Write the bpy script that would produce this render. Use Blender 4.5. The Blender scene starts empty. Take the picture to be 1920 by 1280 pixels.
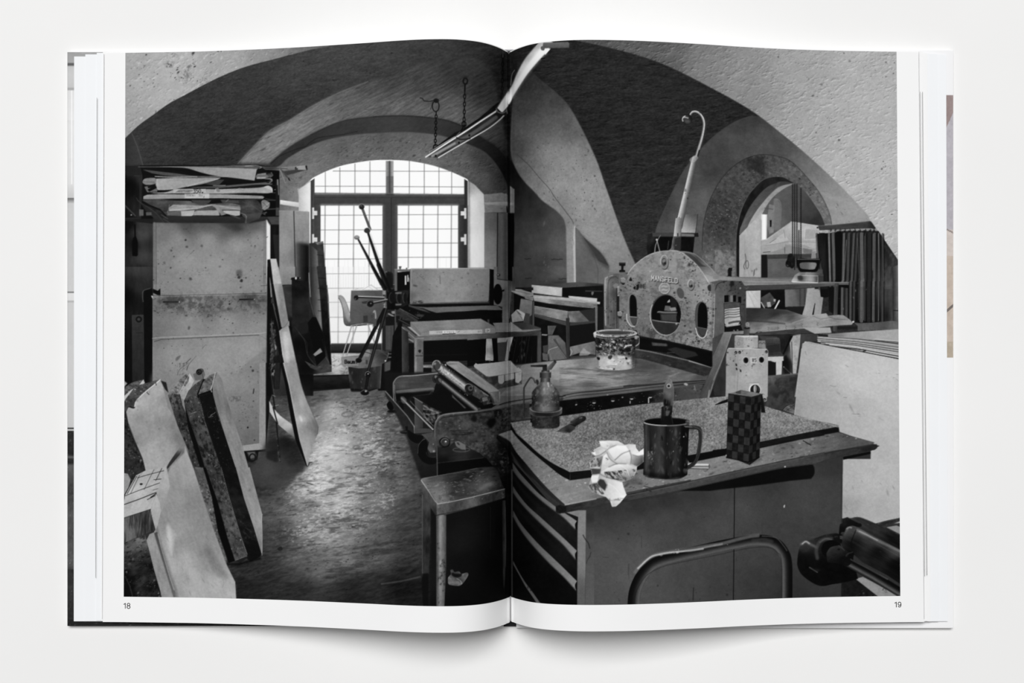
# An open photo book lying on a white table, seen from straight above.
import bpy, bmesh, math
import numpy as np

# ---------------------------------------------------------------- camera, world, light, exposure
DCAM, KPX, PY = .70, 2471.0, 700.0          # lens height (m), focal length (px of a 1920 frame), foot point row
sc = bpy.context.scene
cam_d = bpy.data.cameras.new('camera'); cam = bpy.data.objects.new('camera', cam_d); sc.collection.objects.link(cam)
cam_d.sensor_fit = 'HORIZONTAL'; cam_d.sensor_width = 36.0; cam_d.lens = 36.0 * KPX / 1920
cam_d.shift_y = (PY - 640) / 1920
cam.location = (0, 0, DCAM); cam.rotation_euler = (0, 0, 0)
cam_d.clip_start = .01; cam_d.clip_end = 20
sc.camera = cam
w = bpy.data.worlds.new('soft_studio_light'); sc.world = w; w.use_nodes = True
w.node_tree.nodes['Background'].inputs['Color'].default_value = (1, 1, 1, 1)
w.node_tree.nodes['Background'].inputs['Strength'].default_value = .14
ld = bpy.data.lights.new('window_light', 'AREA'); ld.shape = 'RECTANGLE'; ld.size = 4.8; ld.size_y = 3.2; ld.energy = 538
lo_ = bpy.data.objects.new('window_light', ld); sc.collection.objects.link(lo_)
lo_.location = (-.5, 2.9, 6.4)
from mathutils import Vector
lo_.rotation_euler = (Vector((0, 0, 0)) - lo_.location).to_track_quat('-Z', 'Y').to_euler()
sc.view_settings.view_transform = 'Standard'; sc.view_settings.look = 'None'
sc.view_settings.exposure = 0.0; sc.view_settings.gamma = 1.0; sc.view_settings.use_curve_mapping = False
INK = .94                                    # reflectance of bare paper under the ink
# ---------------------------------------------------------------- print artwork engine
# The double-page photograph is ink on paper, i.e. a flat picture.  It is drawn here as grey
# tones on a canvas (X0..X0+CW, Y0..Y0+CH) that is afterwards laid on the curved pages.
X0, Y0, CW, CH = 222, 62, 1476, 1084
CV = np.full((CH, CW), 45.0, np.float32)
IDB = np.zeros((CH, CW), np.int16)
NAMES = ['printed_photograph']
ST = dict(id=0, ox=0.0, oy=0.0, s=1.0, clip=None)
VIEWS = dict(A1=(100, 60, 4), A2=(540, 60, 4), A3=(980, 60, 4), A4=(1380, 60, 4),
             B1=(220, 290, 16/3), B2=(220, 500, 16/3), B3=(220, 680, 4.795), B4=(220, 880, 4.795),
             B5=(560, 290, 16/3), B6=(560, 500, 16/3), C1=(700, 660, 16/3), C2=(720, 860, 4.46),
             C3=(880, 290, 16/3), C4=(880, 500, 16/3), C5=(1100, 420, 16/3), C6=(1340, 300, 16/3),
             D1=(1340, 500, 16/3), D2=(1060, 600, 16/3), D3=(1340, 620, 16/3), D4=(930, 740, 16/3),
             D5=(1180, 740, 16/3), D6=(940, 930, 16/3), D7=(1140, 930, 16/3), D8=(1420, 900, 16/3), P=(0, 0, 1))

def V(k):
    ST['ox'], ST['oy'], ST['s'] = VIEWS[k]

def O(name):
    NAMES.append(name); ST['id'] = len(NAMES) - 1
    return ST['id']

def Oagain(name):
    ST['id'] = NAMES.index(name)

def pts(p):
    a = np.asarray(p, float).reshape(-1, 2)
    return np.stack([ST['ox'] + a[:, 0] / ST['s'], ST['oy'] + a[:, 1] / ST['s']], 1)

def C(*p, n=7):
    """smooth open curve through the points (Catmull-Rom); returns flat list in the same coordinates"""
    a = np.asarray(p, float).reshape(-1, 2)
    q = np.vstack([2 * a[0] - a[1], a, 2 * a[-1] - a[-2]])
    out = []
    for i in range(1, len(q) - 2):
        for k in range(n):
            t = k / n
            out += list(.5 * (2 * q[i] + (q[i+1] - q[i-1]) * t + (2*q[i-1] - 5*q[i] + 4*q[i+1] - q[i+2]) * t*t
                              + (3*q[i] - q[i-1] - 3*q[i+1] + q[i+2]) * t**3))
    return out + list(a[-1])

def CC(*p, n=7):
    """smooth closed curve"""
    a = np.asarray(p, float).reshape(-1, 2)
    m = len(a); out = []
    for i in range(m):
        b, c, d, e = a[i-1], a[i], a[(i+1) % m], a[(i+2) % m]
        for k in range(n):
            t = k / n
            out += list(.5 * (2*c + (d - b)*t + (2*b - 5*c + 4*d - e)*t*t + (3*c - b - 3*d + e)*t**3))
    return out

def ELL(cx, cy, rx, ry, ang=0, n=40, a0=0, a1=360):
    t = np.radians(np.linspace(a0, a1, n)); A = math.radians(ang)
    x, y = rx*np.cos(t), ry*np.sin(t)
    return list(np.stack([cx + x*math.cos(A) - y*math.sin(A), cy + x*math.sin(A) + y*math.cos(A)], 1).ravel())

def _cover(P):
    """anti-aliased coverage of polygon P inside the canvas -> (x0, y0, cov)"""
    SUB = 4
    P = P - [X0, Y0]
    x0 = max(0, int(math.floor(P[:, 0].min())) - 1); x1 = min(CW, int(math.ceil(P[:, 0].max())) + 2)
    y0 = max(0, int(math.floor(P[:, 1].min())) - 1); y1 = min(CH, int(math.ceil(P[:, 1].max())) + 2)
    if x1 <= x0 or y1 <= y0: return None
    w, h = x1 - x0, y1 - y0
    D = np.zeros((h * SUB, w + 2), np.float32)
    ys = y0 + (np.arange(h * SUB) + .5) / SUB
    for i in range(len(P)):
        (ax, ay), (bx, by) = P[i], P[(i + 1) % len(P)]
        if ay == by: continue
        sg = 1.0
        if ay > by: ax, ay, bx, by, sg = bx, by, ax, ay, -1.0
        r0, r1 = np.searchsorted(ys, ay), np.searchsorted(ys, by)
        if r1 <= r0: continue
        r = np.arange(r0, r1)
        x = np.clip(ax + (ys[r] - ay) * (bx - ax) / (by - ay) - x0, 0, w)
        f = np.floor(x).astype(int); fr = (x - f).astype(np.float32)
        D[r, f] += sg * (1 - fr); D[r, f + 1] += sg * fr
    c = np.abs(np.cumsum(D, 1)[:, :w]).clip(0, 1)
    return x0, y0, c.reshape(h, SUB, w).mean(1)

def _box(a, r):
    for ax in (0, 1):
        n = int(r) * 2 + 1
        if n <= 1: continue
        pad = [(0, 0), (0, 0)]; pad[ax] = (int(r) + 1, int(r))
        s = np.cumsum(np.pad(a, pad), ax, dtype=np.float64)
        a = ((s[n:] - s[:-n]) if ax == 0 else (s[:, n:] - s[:, :-n])) / n
    return a.astype(np.float32)

def _blur(x0, y0, c, b):
    """soften coverage by about b pixels (grows the window)"""
    if b <= .3: return x0, y0, c
    if b < 1.0:
        for ax in (0, 1):
            p = np.pad(c, [(1, 1) if i == ax else (0, 0) for i in (0, 1)])
            k = b * .33
            if ax == 0: c = (1 - 2*k) * c + k * (p[:-2] + p[2:])
            else: c = (1 - 2*k) * c + k * (p[:, :-2] + p[:, 2:])
        return x0, y0, c
    m = int(3 * b) + 2
    l, t = min(m, x0), min(m, y0)
    r, d = min(m, CW - x0 - c.shape[1]), min(m, CH - y0 - c.shape[0])
    # outside the canvas the shape is taken to go on
    c = np.pad(c, ((t, d), (l, r)))
    c = np.pad(c, m, mode='edge')
    for _ in range(3): c = _box(c, max(1, round(b * .6)))
    c = c[m:-m, m:-m]
    return x0 - l, y0 - t, c

# value noise
_RT = np.random.RandomState(7).rand(64, 256, 256).astype(np.float32)
def vnoise(X, Y, sx, sy, ang=0, oc=3, seed=0):
    A = math.radians(ang); u0 = (X*math.cos(A) + Y*math.sin(A)) / sx; v0 = (-X*math.sin(A) + Y*math.cos(A)) / sy
    out = 0; amp = 1; tot = 0
    for o in range(oc):
        T = _RT[(seed * 5 + o) % 64]
        u, v = u0 * 2**o + 17.3*o, v0 * 2**o + 31.7*o
        i, j = np.floor(u).astype(int), np.floor(v).astype(int)
        f, g = u - i, v - j
        f = f*f*(3 - 2*f); g = g*g*(3 - 2*g)
        i0, j0, i1, j1 = i & 255, j & 255, (i + 1) & 255, (j + 1) & 255
        out = out + amp * ((T[j0, i0]*(1-f) + T[j0, i1]*f)*(1-g) + (T[j1, i0]*(1-f) + T[j1, i1]*f)*g)
        tot += amp; amp *= .6
    return (out / tot - .5) * 2

def _tone(tone, x0, y0, sh):
    Y, X = np.mgrid[y0:y0 + sh[0], x0:x0 + sh[1]].astype(np.float32)
    X += X0 + .5; Y += Y0 + .5
    return (tone(X, Y) if callable(tone) else np.full(sh, float(tone), np.float32)), X, Y

def L(x0, y0, v0, x1, y1, v1, *more):
    """linear gradient from tone v0 at point 0 to v1 at point 1 (more: further (fraction, tone) pairs)"""
    (a, b), (c, d) = pts([x0, y0, x1, y1])
    n = (c-a)**2 + (d-b)**2
    fs = [0.0, 1.0] + list(more[0::2]); vs = [v0, v1] + list(more[1::2])
    o = np.argsort(fs); fs = np.array(fs)[o]; vs = np.array(vs, float)[o]
    return lambda X, Y: np.interp(((X-a)*(c-a) + (Y-b)*(d-b)) / n, fs, vs).astype(np.float32)

def R(*q, p=2.2):
    """smooth tone through scattered (x, y, tone) samples"""
    a = np.asarray(q, float).reshape(-1, 3); P = pts(a[:, :2])
    s2 = 20 + .10 * np.prod(P.max(0) - P.min(0) + 4) / len(P)
    def f(X, Y):
        w = 0; s = 0
        for (x, y), v in zip(P, a[:, 2]):
            k = 1 / (((X-x)**2 + (Y-y)**2 + s2) ** (p*.68)); w = w + k; s = s + k*v
        return s / w
    return f

def N(tone, *tx):
    """tone plus noise layers (amp, sx, sy, angle, octaves, seed)"""
    def f(X, Y):
        v = tone(X, Y) if callable(tone) else np.full(X.shape, float(tone), np.float32)
        for t in tx:
            t = list(t) + [4, 0, 2, 1][len(t) - 2:] if len(t) < 6 else t
            am, sx, sy, an, oc, sd = t
            v = v + am * vnoise(X, Y, sx, sy, an, oc, sd)
        return v
    return f

def _put(x0, y0, c, tone, a, own):
    if ST['clip'] is not None:
        c = c * ST['clip'][y0:y0 + c.shape[0], x0:x0 + c.shape[1]]
    v, X, Y = _tone(tone, x0, y0, c.shape)
    al = np.clip(c * a, 0, 1)
    T = CV[y0:y0 + c.shape[0], x0:x0 + c.shape[1]]
    T += (v - T) * al
    if own: IDB[y0:y0 + c.shape[0], x0:x0 + c.shape[1]][c > .5] = ST['id']

def F(path, tone, a=1.0, b=0.0, own=True):
    r = _cover(pts(path))
    if r is None: return
    b = b / ST['s']
    x0, y0, c = _blur(*r, b)
    _put(x0, y0, c, tone, a, own == 'y' or (own and a > .6 and b < 2))

def clip(path=None, b=0):
    if path is None: ST['clip'] = None; return
    m = np.zeros((CH, CW), np.float32)
    r = _cover(pts(path))
    if r is not None:
        x0, y0, c = _blur(*r, b / ST['s']); m[y0:y0 + c.shape[0], x0:x0 + c.shape[1]] = c
    ST['clip'] = m

def unclip(path):
    """take a hole out of the current clip"""
    r = _cover(pts(path))
    if r is not None:
        x0, y0, c = r; ST['clip'][y0:y0 + c.shape[0], x0:x0 + c.shape[1]] *= 1 - c

def S(path, w, tone, a=1.0, b=0.0, w2=None, own=False, prof=None):
    """stroke of width w (w2 at the end); prof = tones across the width, left to right"""
    P = pts(path) - [X0, Y0]
    s = ST['s']; w = w / s; w2 = w if w2 is None else w2 / s; b = b / s
    m = max(w, w2) / 2 + 2 + b
    x0 = max(0, int(P[:, 0].min() - m)); x1 = min(CW, int(P[:, 0].max() + m) + 1)
    y0 = max(0, int(P[:, 1].min() - m)); y1 = min(CH, int(P[:, 1].max() + m) + 1)
    if x1 <= x0 or y1 <= y0: return
    c = np.zeros((y1-y0, x1-x0), np.float32)
    best = np.full(c.shape, 1e9, np.float32); side = np.zeros(c.shape, np.float32)
    n = len(P) - 1
    for i in range(n):
        (ax, ay), (bx, by) = P[i], P[i+1]
        u0 = max(x0, int(min(ax, bx) - m)); u1 = min(x1, int(max(ax, bx) + m) + 2)
        v0 = max(y0, int(min(ay, by) - m)); v1 = min(y1, int(max(ay, by) + m) + 2)
        if u1 <= u0 or v1 <= v0: continue
        Y, X = np.mgrid[v0:v1, u0:u1].astype(np.float32); X += .5; Y += .5
        dx, dy = bx-ax, by-ay; l2 = dx*dx + dy*dy + 1e-9
        t = np.clip(((X-ax)*dx + (Y-ay)*dy) / l2, 0, 1)
        d = np.hypot(X - ax - t*dx, Y - ay - t*dy)
        ww = w + (w2 - w) * (i + t) / n
        soft = 1 + b
        k = np.clip((ww/2 - d) / soft + .5, 0, 1) * np.clip(ww, 0, 1)
        sl = (slice(v0-y0, v1-y0), slice(u0-x0, u1-x0))
        c[sl] = np.maximum(c[sl], k)
        if prof is not None:
            nearer = d < best[sl]
            sd = ((X-ax)*dy - (Y-ay)*dx) / math.sqrt(l2) / np.maximum(ww, .5)   # -0.5 .. 0.5
            side[sl] = np.where(nearer, sd, side[sl]); best[sl] = np.where(nearer, d, best[sl])
    if prof is not None:
        fs = np.linspace(-.5, .5, len(prof)); tn = np.interp(side, fs, prof).astype(np.float32)
        if callable(tone): tone2 = lambda X, Y: tn + tone(X, Y)
        else: tone2 = lambda X, Y: tn
    else: tone2 = tone
    _put(x0, y0, c, tone2, a, own)

def K(path, thr, tone, a, sx, sy, ang=0, oc=3, seed=3, soft=.12, b=0):
    """speckles inside the path: small flecks in loose clusters, or soft blotches for low thr"""
    r = _cover(pts(path))
    if r is None: return
    x0, y0, c = _blur(*r, b / ST['s'])
    if ST['clip'] is not None: c = c * ST['clip'][y0:y0 + c.shape[0], x0:x0 + c.shape[1]]
    h, w = c.shape
    Y, X = np.mgrid[y0:y0 + h, x0:x0 + w].astype(np.float32); X += X0; Y += Y0
    if thr < .12:
        n = vnoise(X, Y, max(sx*.8, 2.4), max(sy*.8, 2.4), ang + 7, 3, seed) * .8 + .45 * vnoise(X, Y, sx*4 + 12, sy*4 + 12, ang, 2, seed + 9)
        n = np.clip((n - thr + .05) / .5, 0, 1)
        m = c * np.clip(a * n, 0, 1)
    else:
        low = vnoise(X, Y, sx*5 + 16, sy*5 + 16, ang, 2, seed + 9)
        pr = c * np.clip(.5 + 1.3 * low, 0, 1) ** 2
        tot = pr.sum()
        if tot < 1: return
        cover = np.clip(.27 * math.exp(-(thr - .12) * 5.2), .003, .34)
        rs = np.random.RandomState(seed * 31 + 5)
        ar = math.pi * (.26 * sx) * (.26 * sy) * 1.6
        n = int(min(5000, tot * cover / ar))
        cs = np.cumsum(pr.ravel()); k = np.searchsorted(cs, rs.rand(n) * cs[-1])
        cy, cx = k // w, k % w
        m = np.zeros_like(c); A = np.radians(ang + rs.randn(n) * 14)
        q = np.clip(.55 / np.sqrt(rs.rand(n) + .04), .5, 2.6)
        rx, ry = .26 * sx * q, np.maximum(.26 * sy * q * (.7 + .5 * rs.rand(n)), .33)
        al = .45 + .55 * rs.rand(n)
        for i in range(n):
            R_ = int(rx[i] + ry[i] + 2)
            u0, u1, v0, v1 = max(0, cx[i]-R_), min(w, cx[i]+R_+1), max(0, cy[i]-R_), min(h, cy[i]+R_+1)
            yy, xx = np.mgrid[v0:v1, u0:u1]; dx, dy = xx - cx[i] + .3, yy - cy[i] - .2
            ca, sa = math.cos(A[i]), math.sin(A[i])
            d = np.sqrt(((dx*ca + dy*sa) / rx[i])**2 + ((-dx*sa + dy*ca) / ry[i])**2)
            m[v0:v1, u0:u1] = np.maximum(m[v0:v1, u0:u1], al[i] * np.clip(1.35 - d*.9, 0, 1))
        m = m * np.minimum(c * 1.5, 1) * min(1, a * 1.1)
    T = CV[y0:y0 + h, x0:x0 + w]
    T += ((tone(X, Y) if callable(tone) else tone) - T) * np.clip(m, 0, 1)

GL = {'M': [(0,6,0,0,2,4,4,0,4,6)], 'A': [(0,6,2,0,4,6),(1,4,3,4)], 'N': [(0,6,0,0,4,6,4,0)], 'S': [(4,1,3,0,1,0,0,1,0,2,4,4,4,5,3,6,1,6,0,5)],
      'F': [(4,0,0,0,0,6),(0,3,3,3)], 'E': [(4,0,0,0,0,6,4,6),(0,3,3,3)], 'L': [(0,0,0,6,4,6)], 'D': [(0,0,0,6,2,6,4,5,4,1,2,0,0,0)],
      'H': [(0,0,0,6),(4,0,4,6),(0,3,4,3)], 'U': [(0,0,0,5,1,6,3,6,4,5,4,0)], 'Z': [(0,0,4,0,0,6,4,6)], 'R': [(0,6,0,0,3,0,4,1,4,2,3,3,0,3),(2,3,4,6)],
      'K': [(0,0,0,6),(4,0,0,3.5,4,6)], '3': [(0,0,4,0,2,2.5,4,4,4,5,3,6,0,6)], '5': [(4,0,0,0,0,2.5,3,2.5,4,4,3,6,0,6)],
      '0': [(2,0,0,1,0,5,2,6,4,5,4,1,2,0)], 'B': [(0,0,0,6,3,6,4,5,4,4,3,3,0,3),(0,0,3,0,4,1,4,2,3,3)], 'P': [(0,6,0,0,3,0,4,1,4,2,3,3,0,3)],
      'a': [(0,3,2,2,4,3,4,6),(4,4,1,4,0,5,1,6,4,5.5)], 'u': [(0,2,0,5,1,6,3,6,4,5),(4,2,4,6)], 'm': [(0,6,0,2),(0,3,1,2,2,3,2,6),(2,3,3,2,4,3,4,6)],
      'i': [(2,2,2,6),(2,0,2,.6)], 't': [(2,0,2,5,3,6,4,6),(0,2,4,2)], 'g': [(4,2,1,2,0,4,1,5.5,4,5,4,2,4,7,3,8,0,8)], '&': [(4,6,0,1,1,0,2,1,0,4,1,6,4,3)],
      '.': [(1,5.6,1.4,6)], '-': [(0,3,4,3)], 'I': [(2,0,2,6)], '9': [(4,2,1,3,0,1,2,0,4,1,4,4,2,6)], '8': [(2,0,0,1.5,2,3,4,4.5,2,6,0,4.5,2,3,4,1.5,2,0)]}
def TXT(s, x, y, h, w, tone, lw, dx=None, slope=0.0, a=1.0, lean=0.0):
    """small lettering; h glyph height, w glyph width, slope = rise per unit x"""
    dx = dx or w * 1.45
    for k, ch in enumerate(s):
        for g in GL.get(ch, []):
            q = []
            for i in range(0, len(g), 2):
                gx = x + k*dx + g[i] * w/4 + lean * (6 - g[i+1]) * h/6
                q += [gx, y + g[i+1]*h/6 + slope*(k*dx + g[i]*w/4)]
            S(q, lw, tone, a)

def REL(path, amp, sx, sy, ang=0, oc=3, seed=3, thr=None, soft=.3, off=(1.1, 1.3), b=4):
    """relief of rough plaster: noise minus the same noise shifted"""
    r = _cover(pts(path))
    if r is None: return
    x0, y0, c = _blur(*r, b / ST['s'])
    if ST['clip'] is not None: c = c * ST['clip'][y0:y0 + c.shape[0], x0:x0 + c.shape[1]]
    Y, X = np.mgrid[y0:y0 + c.shape[0], x0:x0 + c.shape[1]].astype(np.float32); X += X0; Y += Y0
    def f(X, Y):
        n = vnoise(X, Y, sx, sy, ang, oc, seed)
        return n if thr is None else np.clip((n - thr) / soft, 0, 1)
    CV[y0:y0 + c.shape[0], x0:x0 + c.shape[1]] += .42 * c * amp * (f(X, Y) - f(X + off[0], Y + off[1]))

def ILL(x, y, w, h, tone, lw, seed=1, slope=0.0):
    """a line of lettering too small to read in the picture"""
    rs = np.random.RandomState(seed); u = x
    while u < x + w:
        k = rs.randint(3); yy = y + slope * (u - x)
        if k == 0: S([u, yy, u, yy + h], lw, tone, .8)
        elif k == 1: S([u, yy, u + h*.5, yy, u + h*.5, yy + h], lw, tone, .7)
        else: S([u, yy + h, u, yy, u + h*.45, yy + h*.5, u, yy + h*.6], lw, tone, .7)
        u += h * (.7 + .3 * rs.rand())
# ================================================================ the printed workshop photograph
# ---- vaults
V('P')
F([200,40,1720,40,1720,700,200,700], N(R(300,220,50, 450,150,54, 560,130,62, 640,110,68, 720,100,66, 820,90,58, 890,110,48, 945,140,26, 600,200,50, 400,290,42, 540,230,44, 700,160,52, 800,150,50, 880,180,44, 950,220,22,
   990,130,32, 1050,130,38, 1150,150,39, 1250,200,40, 1350,200,38, 1100,250,34, 1200,330,37, 1180,420,46, 1250,400,44), (9,16,5,-8,3,1), (5,3,2,0,1,4)))
REL([225,60,700,60,950,90,950,300,500,310,225,340], 13, 8, 3.4, -8, 3, 9)
REL([225,60,700,60,760,180,500,310,225,340], 18, 6, 3.4, -8, 2, 10, thr=.3)
K([540,80,760,70,760,170,560,170], .42, 26, .7, 3.4, 2.4, 0, 2, 11, b=10)
REL([960,60,1430,60,1430,500,1130,500,1000,200], 14, 12, 3.4, 3, 3, 12)
REL([960,60,1430,60,1430,500,1130,500,1000,200], 20, 10, 3.4, 3, 2, 15, thr=.2)
# left light arch
O('printed_plaster_arch')
V('A1')
la = C(540,795,640,700,750,620,870,535,1000,465,1150,385,1310,310,1460,255,1650,205,1920,135,2060,110,2300,60)
F([500,0]+[500,830]+la+[2300,0], N(R(560,200,150, 560,700,142, 900,200,164, 900,450,158, 1300,200,152, 1300,280,146, 1600,150,128, 1900,100,98, 2100,80,84), (7,20,9,-35,3,2), (4,4,3,0,2,5)))
clip([500,0]+[500,830]+la+[2300,0])
REL([500,0,2300,0,2300,900,500,900], 14, 9, 5, -30, 3, 22)
REL([500,0,2300,0,2300,900,500,900], 44, 9, 4.5, -35, 3, 24, thr=.22)
K([540,0,1500,0,1300,500,540,760], .46, 50, .9, 6, 3.4, -35, 2, 23)
K([540,0,1500,0,1300,500,540,760], .40, 215, .45, 5, 3, -30, 2, 25)
for x,y in ((1005,310),(980,330),(885,185),(1130,370),(870,250)):
    K([x-30,y-24,x+30,y-24,x+30,y+24,x-30,y+24], -.1, 40, .9, 3.4, 3, -35, 2, x % 40, b=30)
clip()
Oagain('printed_photograph')
F([540,800,590,760,640,840,670,1000,540,1005], L(540,0,46,680,0,60), .8, 8)
S([590,760,630,860,655,940,672,1000], 7, 84, .6, 3)
# lit intrados band over the window
O('printed_window_arch')
V('A2')
bandO = C(-390,780,-300,660,-160,520,0,405,200,320,400,240,700,150)
bandO = C(-380,760,-260,620,0,660,200,545,400,450)
band = C(-374,985,-260,862,-140,745,20,655,200,545,400,448,600,372,760,320,1000,240,1300,190,1500,260,1600,600,1660,1000) + C(1640,950,1560,860,1450,790,1330,715,1200,665,1040,640,850,628,640,635,400,670,170,770,0,870,-140,985)
F(band, N(R(-250,930,108, -100,820,112, 60,720,112, 150,640,104, 300,600,102, 400,520,88, 600,560,92, 600,420,70, 800,560,92, 760,360,56, 1000,580,90, 1000,400,58, 1250,600,88, 1250,300,46, 1450,420,42, 1450,650,78, 1560,560,48, 1600,800,62, 1650,900,34), (12,26,3,-28,3,3), (6,5,3,0,2,6)), 1, 10)
S(C(-374,985,-260,862,-140,745,20,655,200,545,400,448,600,372), 6, 128, .45, 3)
clip(band)
REL([-400,400,500,200,1600,400,1600,900,-300,1000], 30, 14, 3.4, -28, 3, 32)
K([-400,500,500,400,1000,450,1600,700,1600,900,500,700,-300,1000], .34, 44, .6, 12, 2.2, -28, 2, 31)
K([-400,500,300,300,300,700,-300,1000], .34, 160, .4, 16, 2.2, -30, 2, 33)
clip()
# dark face of the inner arch
F(C(1640,950,1560,860,1450,790,1330,715,1200,665,1040,640,850,628,640,635,400,670,170,770,0,870,-140,985) + C(-60,1000,0,945,150,860,300,805,500,770,700,755,900,750,1080,765,1200,790,1400,860,1500,920,1600,1050,1680,1220) + [1700,1100],
  N(R(-100,960,46, 100,850,44, 400,720,52, 800,680,58, 1100,700,50, 1300,760,42, 1500,860,34, 1620,1000,22), (4,10,3,-20,2,4)), 1, 3)
S(C(640,635,850,628,1040,640,1200,665,1330,715), 7, 22, .6, 3)
S(C(170,770,400,670,640,637), 5, 26, .5, 3)
S(C(-130,990,-60,930,60,880,130,860,170,825,240,790,400,770,520,745), 5, 22, .6)
# intrados
F(C(-170,1050,-60,1000,0,945,150,860,300,805,500,770,700,755,900,750,1080,765,1200,790,1400,860,1500,920,1600,1050,1680,1250) + [1680,1310,1500,1310,-170,1310],
  N(R(-100,1100,96, 0,1000,92, 150,920,96, 150,1060,110, 400,850,88, 450,940,100, 700,800,82, 700,920,96, 1000,820,86, 1000,940,104, 1250,850,84, 1300,1000,92, 1450,930,62, 1480,1100,84, 1560,1000,60, 1640,1160,62, 1640,1060,36), (8,14,8,0,3,7)), 1, 3)
clip([-170,1310,-60,1000,150,870,500,775,900,755,1200,795,1400,865,1600,1060,1680,1310])
REL([-170,700,1700,700,1700,1310,-170,1310], 20, 6, 4, -10, 3, 34)
REL([-170,700,1700,700,1700,1310,-170,1310], 26, 7, 3.6, -20, 2, 38, thr=.3)
clip()
K([0,920,700,780,1400,880,1600,1200,1400,1200,1100,980,400,1000,0,1180], .3, 46, .7, 6, 3, -25, 3, 35)
# wall under the arch, left of the window (bright reveal)
O('printed_window_reveal')
V('B1')
F([1600,300,1830,330,1850,620,1610,640], N(L(1600,0,92,1900,0,128), (9,8,8,0,3,8)), 1, 2)
K([1600,100,1830,200,1830,620,1600,620], .3, 60, .6, 7, 3, 50, 3, 36)
F([1800,340,1860,310,1960,230,1960,640,1830,640,1840,560], N(L(1800,0,150,1935,0,222), (8,6,14,0,2,8)), 1, 3)
F([1628,452,1845,482,1840,528,1628,495], L(0,455,214,0,515,178))
V('B5')
F([0,350,120,262,140,262,140,900,90,880,90,570,0,560], N(L(0,300,170,110,300,222), (7,6,12,0,2,8)))
F([0,345,128,262,128,256,0,332], 90, .6, 3)
# right reveal
O('printed_window_reveal')
F([1680,250,1760,300,1855,400,1920,395,2080,392,2080,600,1860,580,1860,1130,1690,1130], N(R(1700,300,150, 1700,700,206, 1760,500,214, 1760,900,226, 1820,500,196, 1820,1000,226, 1720,1100,220), (8,6,16,0,3,9)), 1, 2)
F([1690,258,1710,258,1715,1130,1690,1130], 74, .6, 12)
F([1850,400,2030,380,2090,400,2090,590,1860,575], N(L(0,400,118,0,560,112), (12,7,4,0,3,10)))
K([1850,400,2060,390,2060,590,1860,575], .3, 70, .5, 5, 3, 30, 3, 37)
F([1860,478,2080,470,2095,478,2095,505,2060,508,1862,498], L(0,474,150,0,505,134))
# ---- the arched window
O('printed_window')
V('A2')
WT = C(197,1090,290,1045,400,1005,520,980,640,965,760,961,900,968,1020,988,1120,1013,1230,1053,1325,1100)
F(C(170,1110,197,1088,290,1043,400,1003,520,978,640,962,760,959,900,966,1020,986,1120,1011,1230,1051,1330,1096,1350,1110) + [1350,1300,170,1300], 252)
V('B5')
F([120,262,160,235,160,1300,120,1300], N(L(120,0,46,165,0,84), (3,5,5,0,1,3)))
F([1655,240,1690,262,1690,1300,1655,1300], L(1650,0,74,1690,0,46))
# shining glass down to the ground outside
F([200,480,1600,480,1600,1300,200,1300], 253)
F([150,380,1660,395,1660,510,150,510], N(L(0,385,64,0,505,58), (3,9,6,0,2,4)))
F([150,425,1660,430,1660,434,150,429], 34, .6)
F([155,500,220,500,220,1000,155,880], N(L(150,0,58,220,0,70), (3,5,5,0,1,3)))
F([838,500,990,500,990,1300,838,1300], L(838,0,84,990,0,84,.25,58,.75,60))
F([922,430,930,430,930,1300,922,1300], 34, .7)
F([1593,500,1660,500,1660,1300,1593,1300], L(1590,0,88,1660,0,44,.3,58))
F([1658,262,1678,262,1678,1300,1658,1300], 40, .8)
F([870,62,950,62,950,385,870,385], L(870,0,150,950,0,160,.2,122,.45,96,.55,98,.8,140))
F([875,215,948,215,948,385,875,385], L(870,0,104,950,0,104,.45,78), .9)
F([905,62,915,62,915,385,905,385], 62)
F([150,378,1660,392,1660,402,150,390], 52, .8, 3)
# soft bloom of the glass onto the frames
for q in ([160,372,870,372,870,398,160,398],[950,372,1650,380,1650,402,950,400],[215,495,840,495,840,520,215,520],[990,495,1597,495,1597,520,990,520]):
    F(q, 235, .35, 12, own=False)
# grille behind the glass
g = 106
for x,ya,yb in ((267,175,385),(412,130,385),(563,92,385),(713,70,385),(1107,64,390),(1256,92,392),(1403,128,394),(1530,170,395)):
    S([x,ya,x,yb], 9, g, .85, 2)
for xa,xb,y in ((345,870,163),(950,1520,165),(170,872,315),(945,1650,318)):
    S([xa,y,xb,y + (4 if xa>900 and y>300 else 1)], 8, g, .85, 2)
for x in (265,403,552,708):
    S([x,505,x-6,1300], 11, g, .8, 3)
for x in (1100,1248,1393,1528):
    S([x,505,x-4,1130], 11, g, .8, 3)
for y in (605,752,893,1043,1190):
    S([222,y,838,y-2], 8, g-6, .8, 2)
for y in (600,744,885,1026):
    S([990,y,1590,y-2], 8, g, .8, 2)
for x in (1365,1412,1475): S([x,1030,x,1125], 5, 190, .6, 2)
F([272,1130,838,1130,838,1300,272,1300], 226, .45, 20, own=False)
for x in range(290,840,34): S([x,1060 if x%3 else 1140,x,1300], 4, 176, .6, 2)
# hinges
for x,y in ((147,580),(147,845)):
    F([x-12,y-52,x+8,y-52,x+8,y-18,x+40,y-18,x+40,y+26,x+8,y+26,x+8,y+62,x-12,y+62], N(196,(10,3,3,0,1,2)))
for x,y in ((1665,585),(1665,845)):
    F([x-10,y-52,x+12,y-52,x+12,y+55,x-10,y+55,x-10,y+22,x-45,y+22,x-45,y-20,x-10,y-20], N(200,(12,3,3,0,1,2)))
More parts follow.
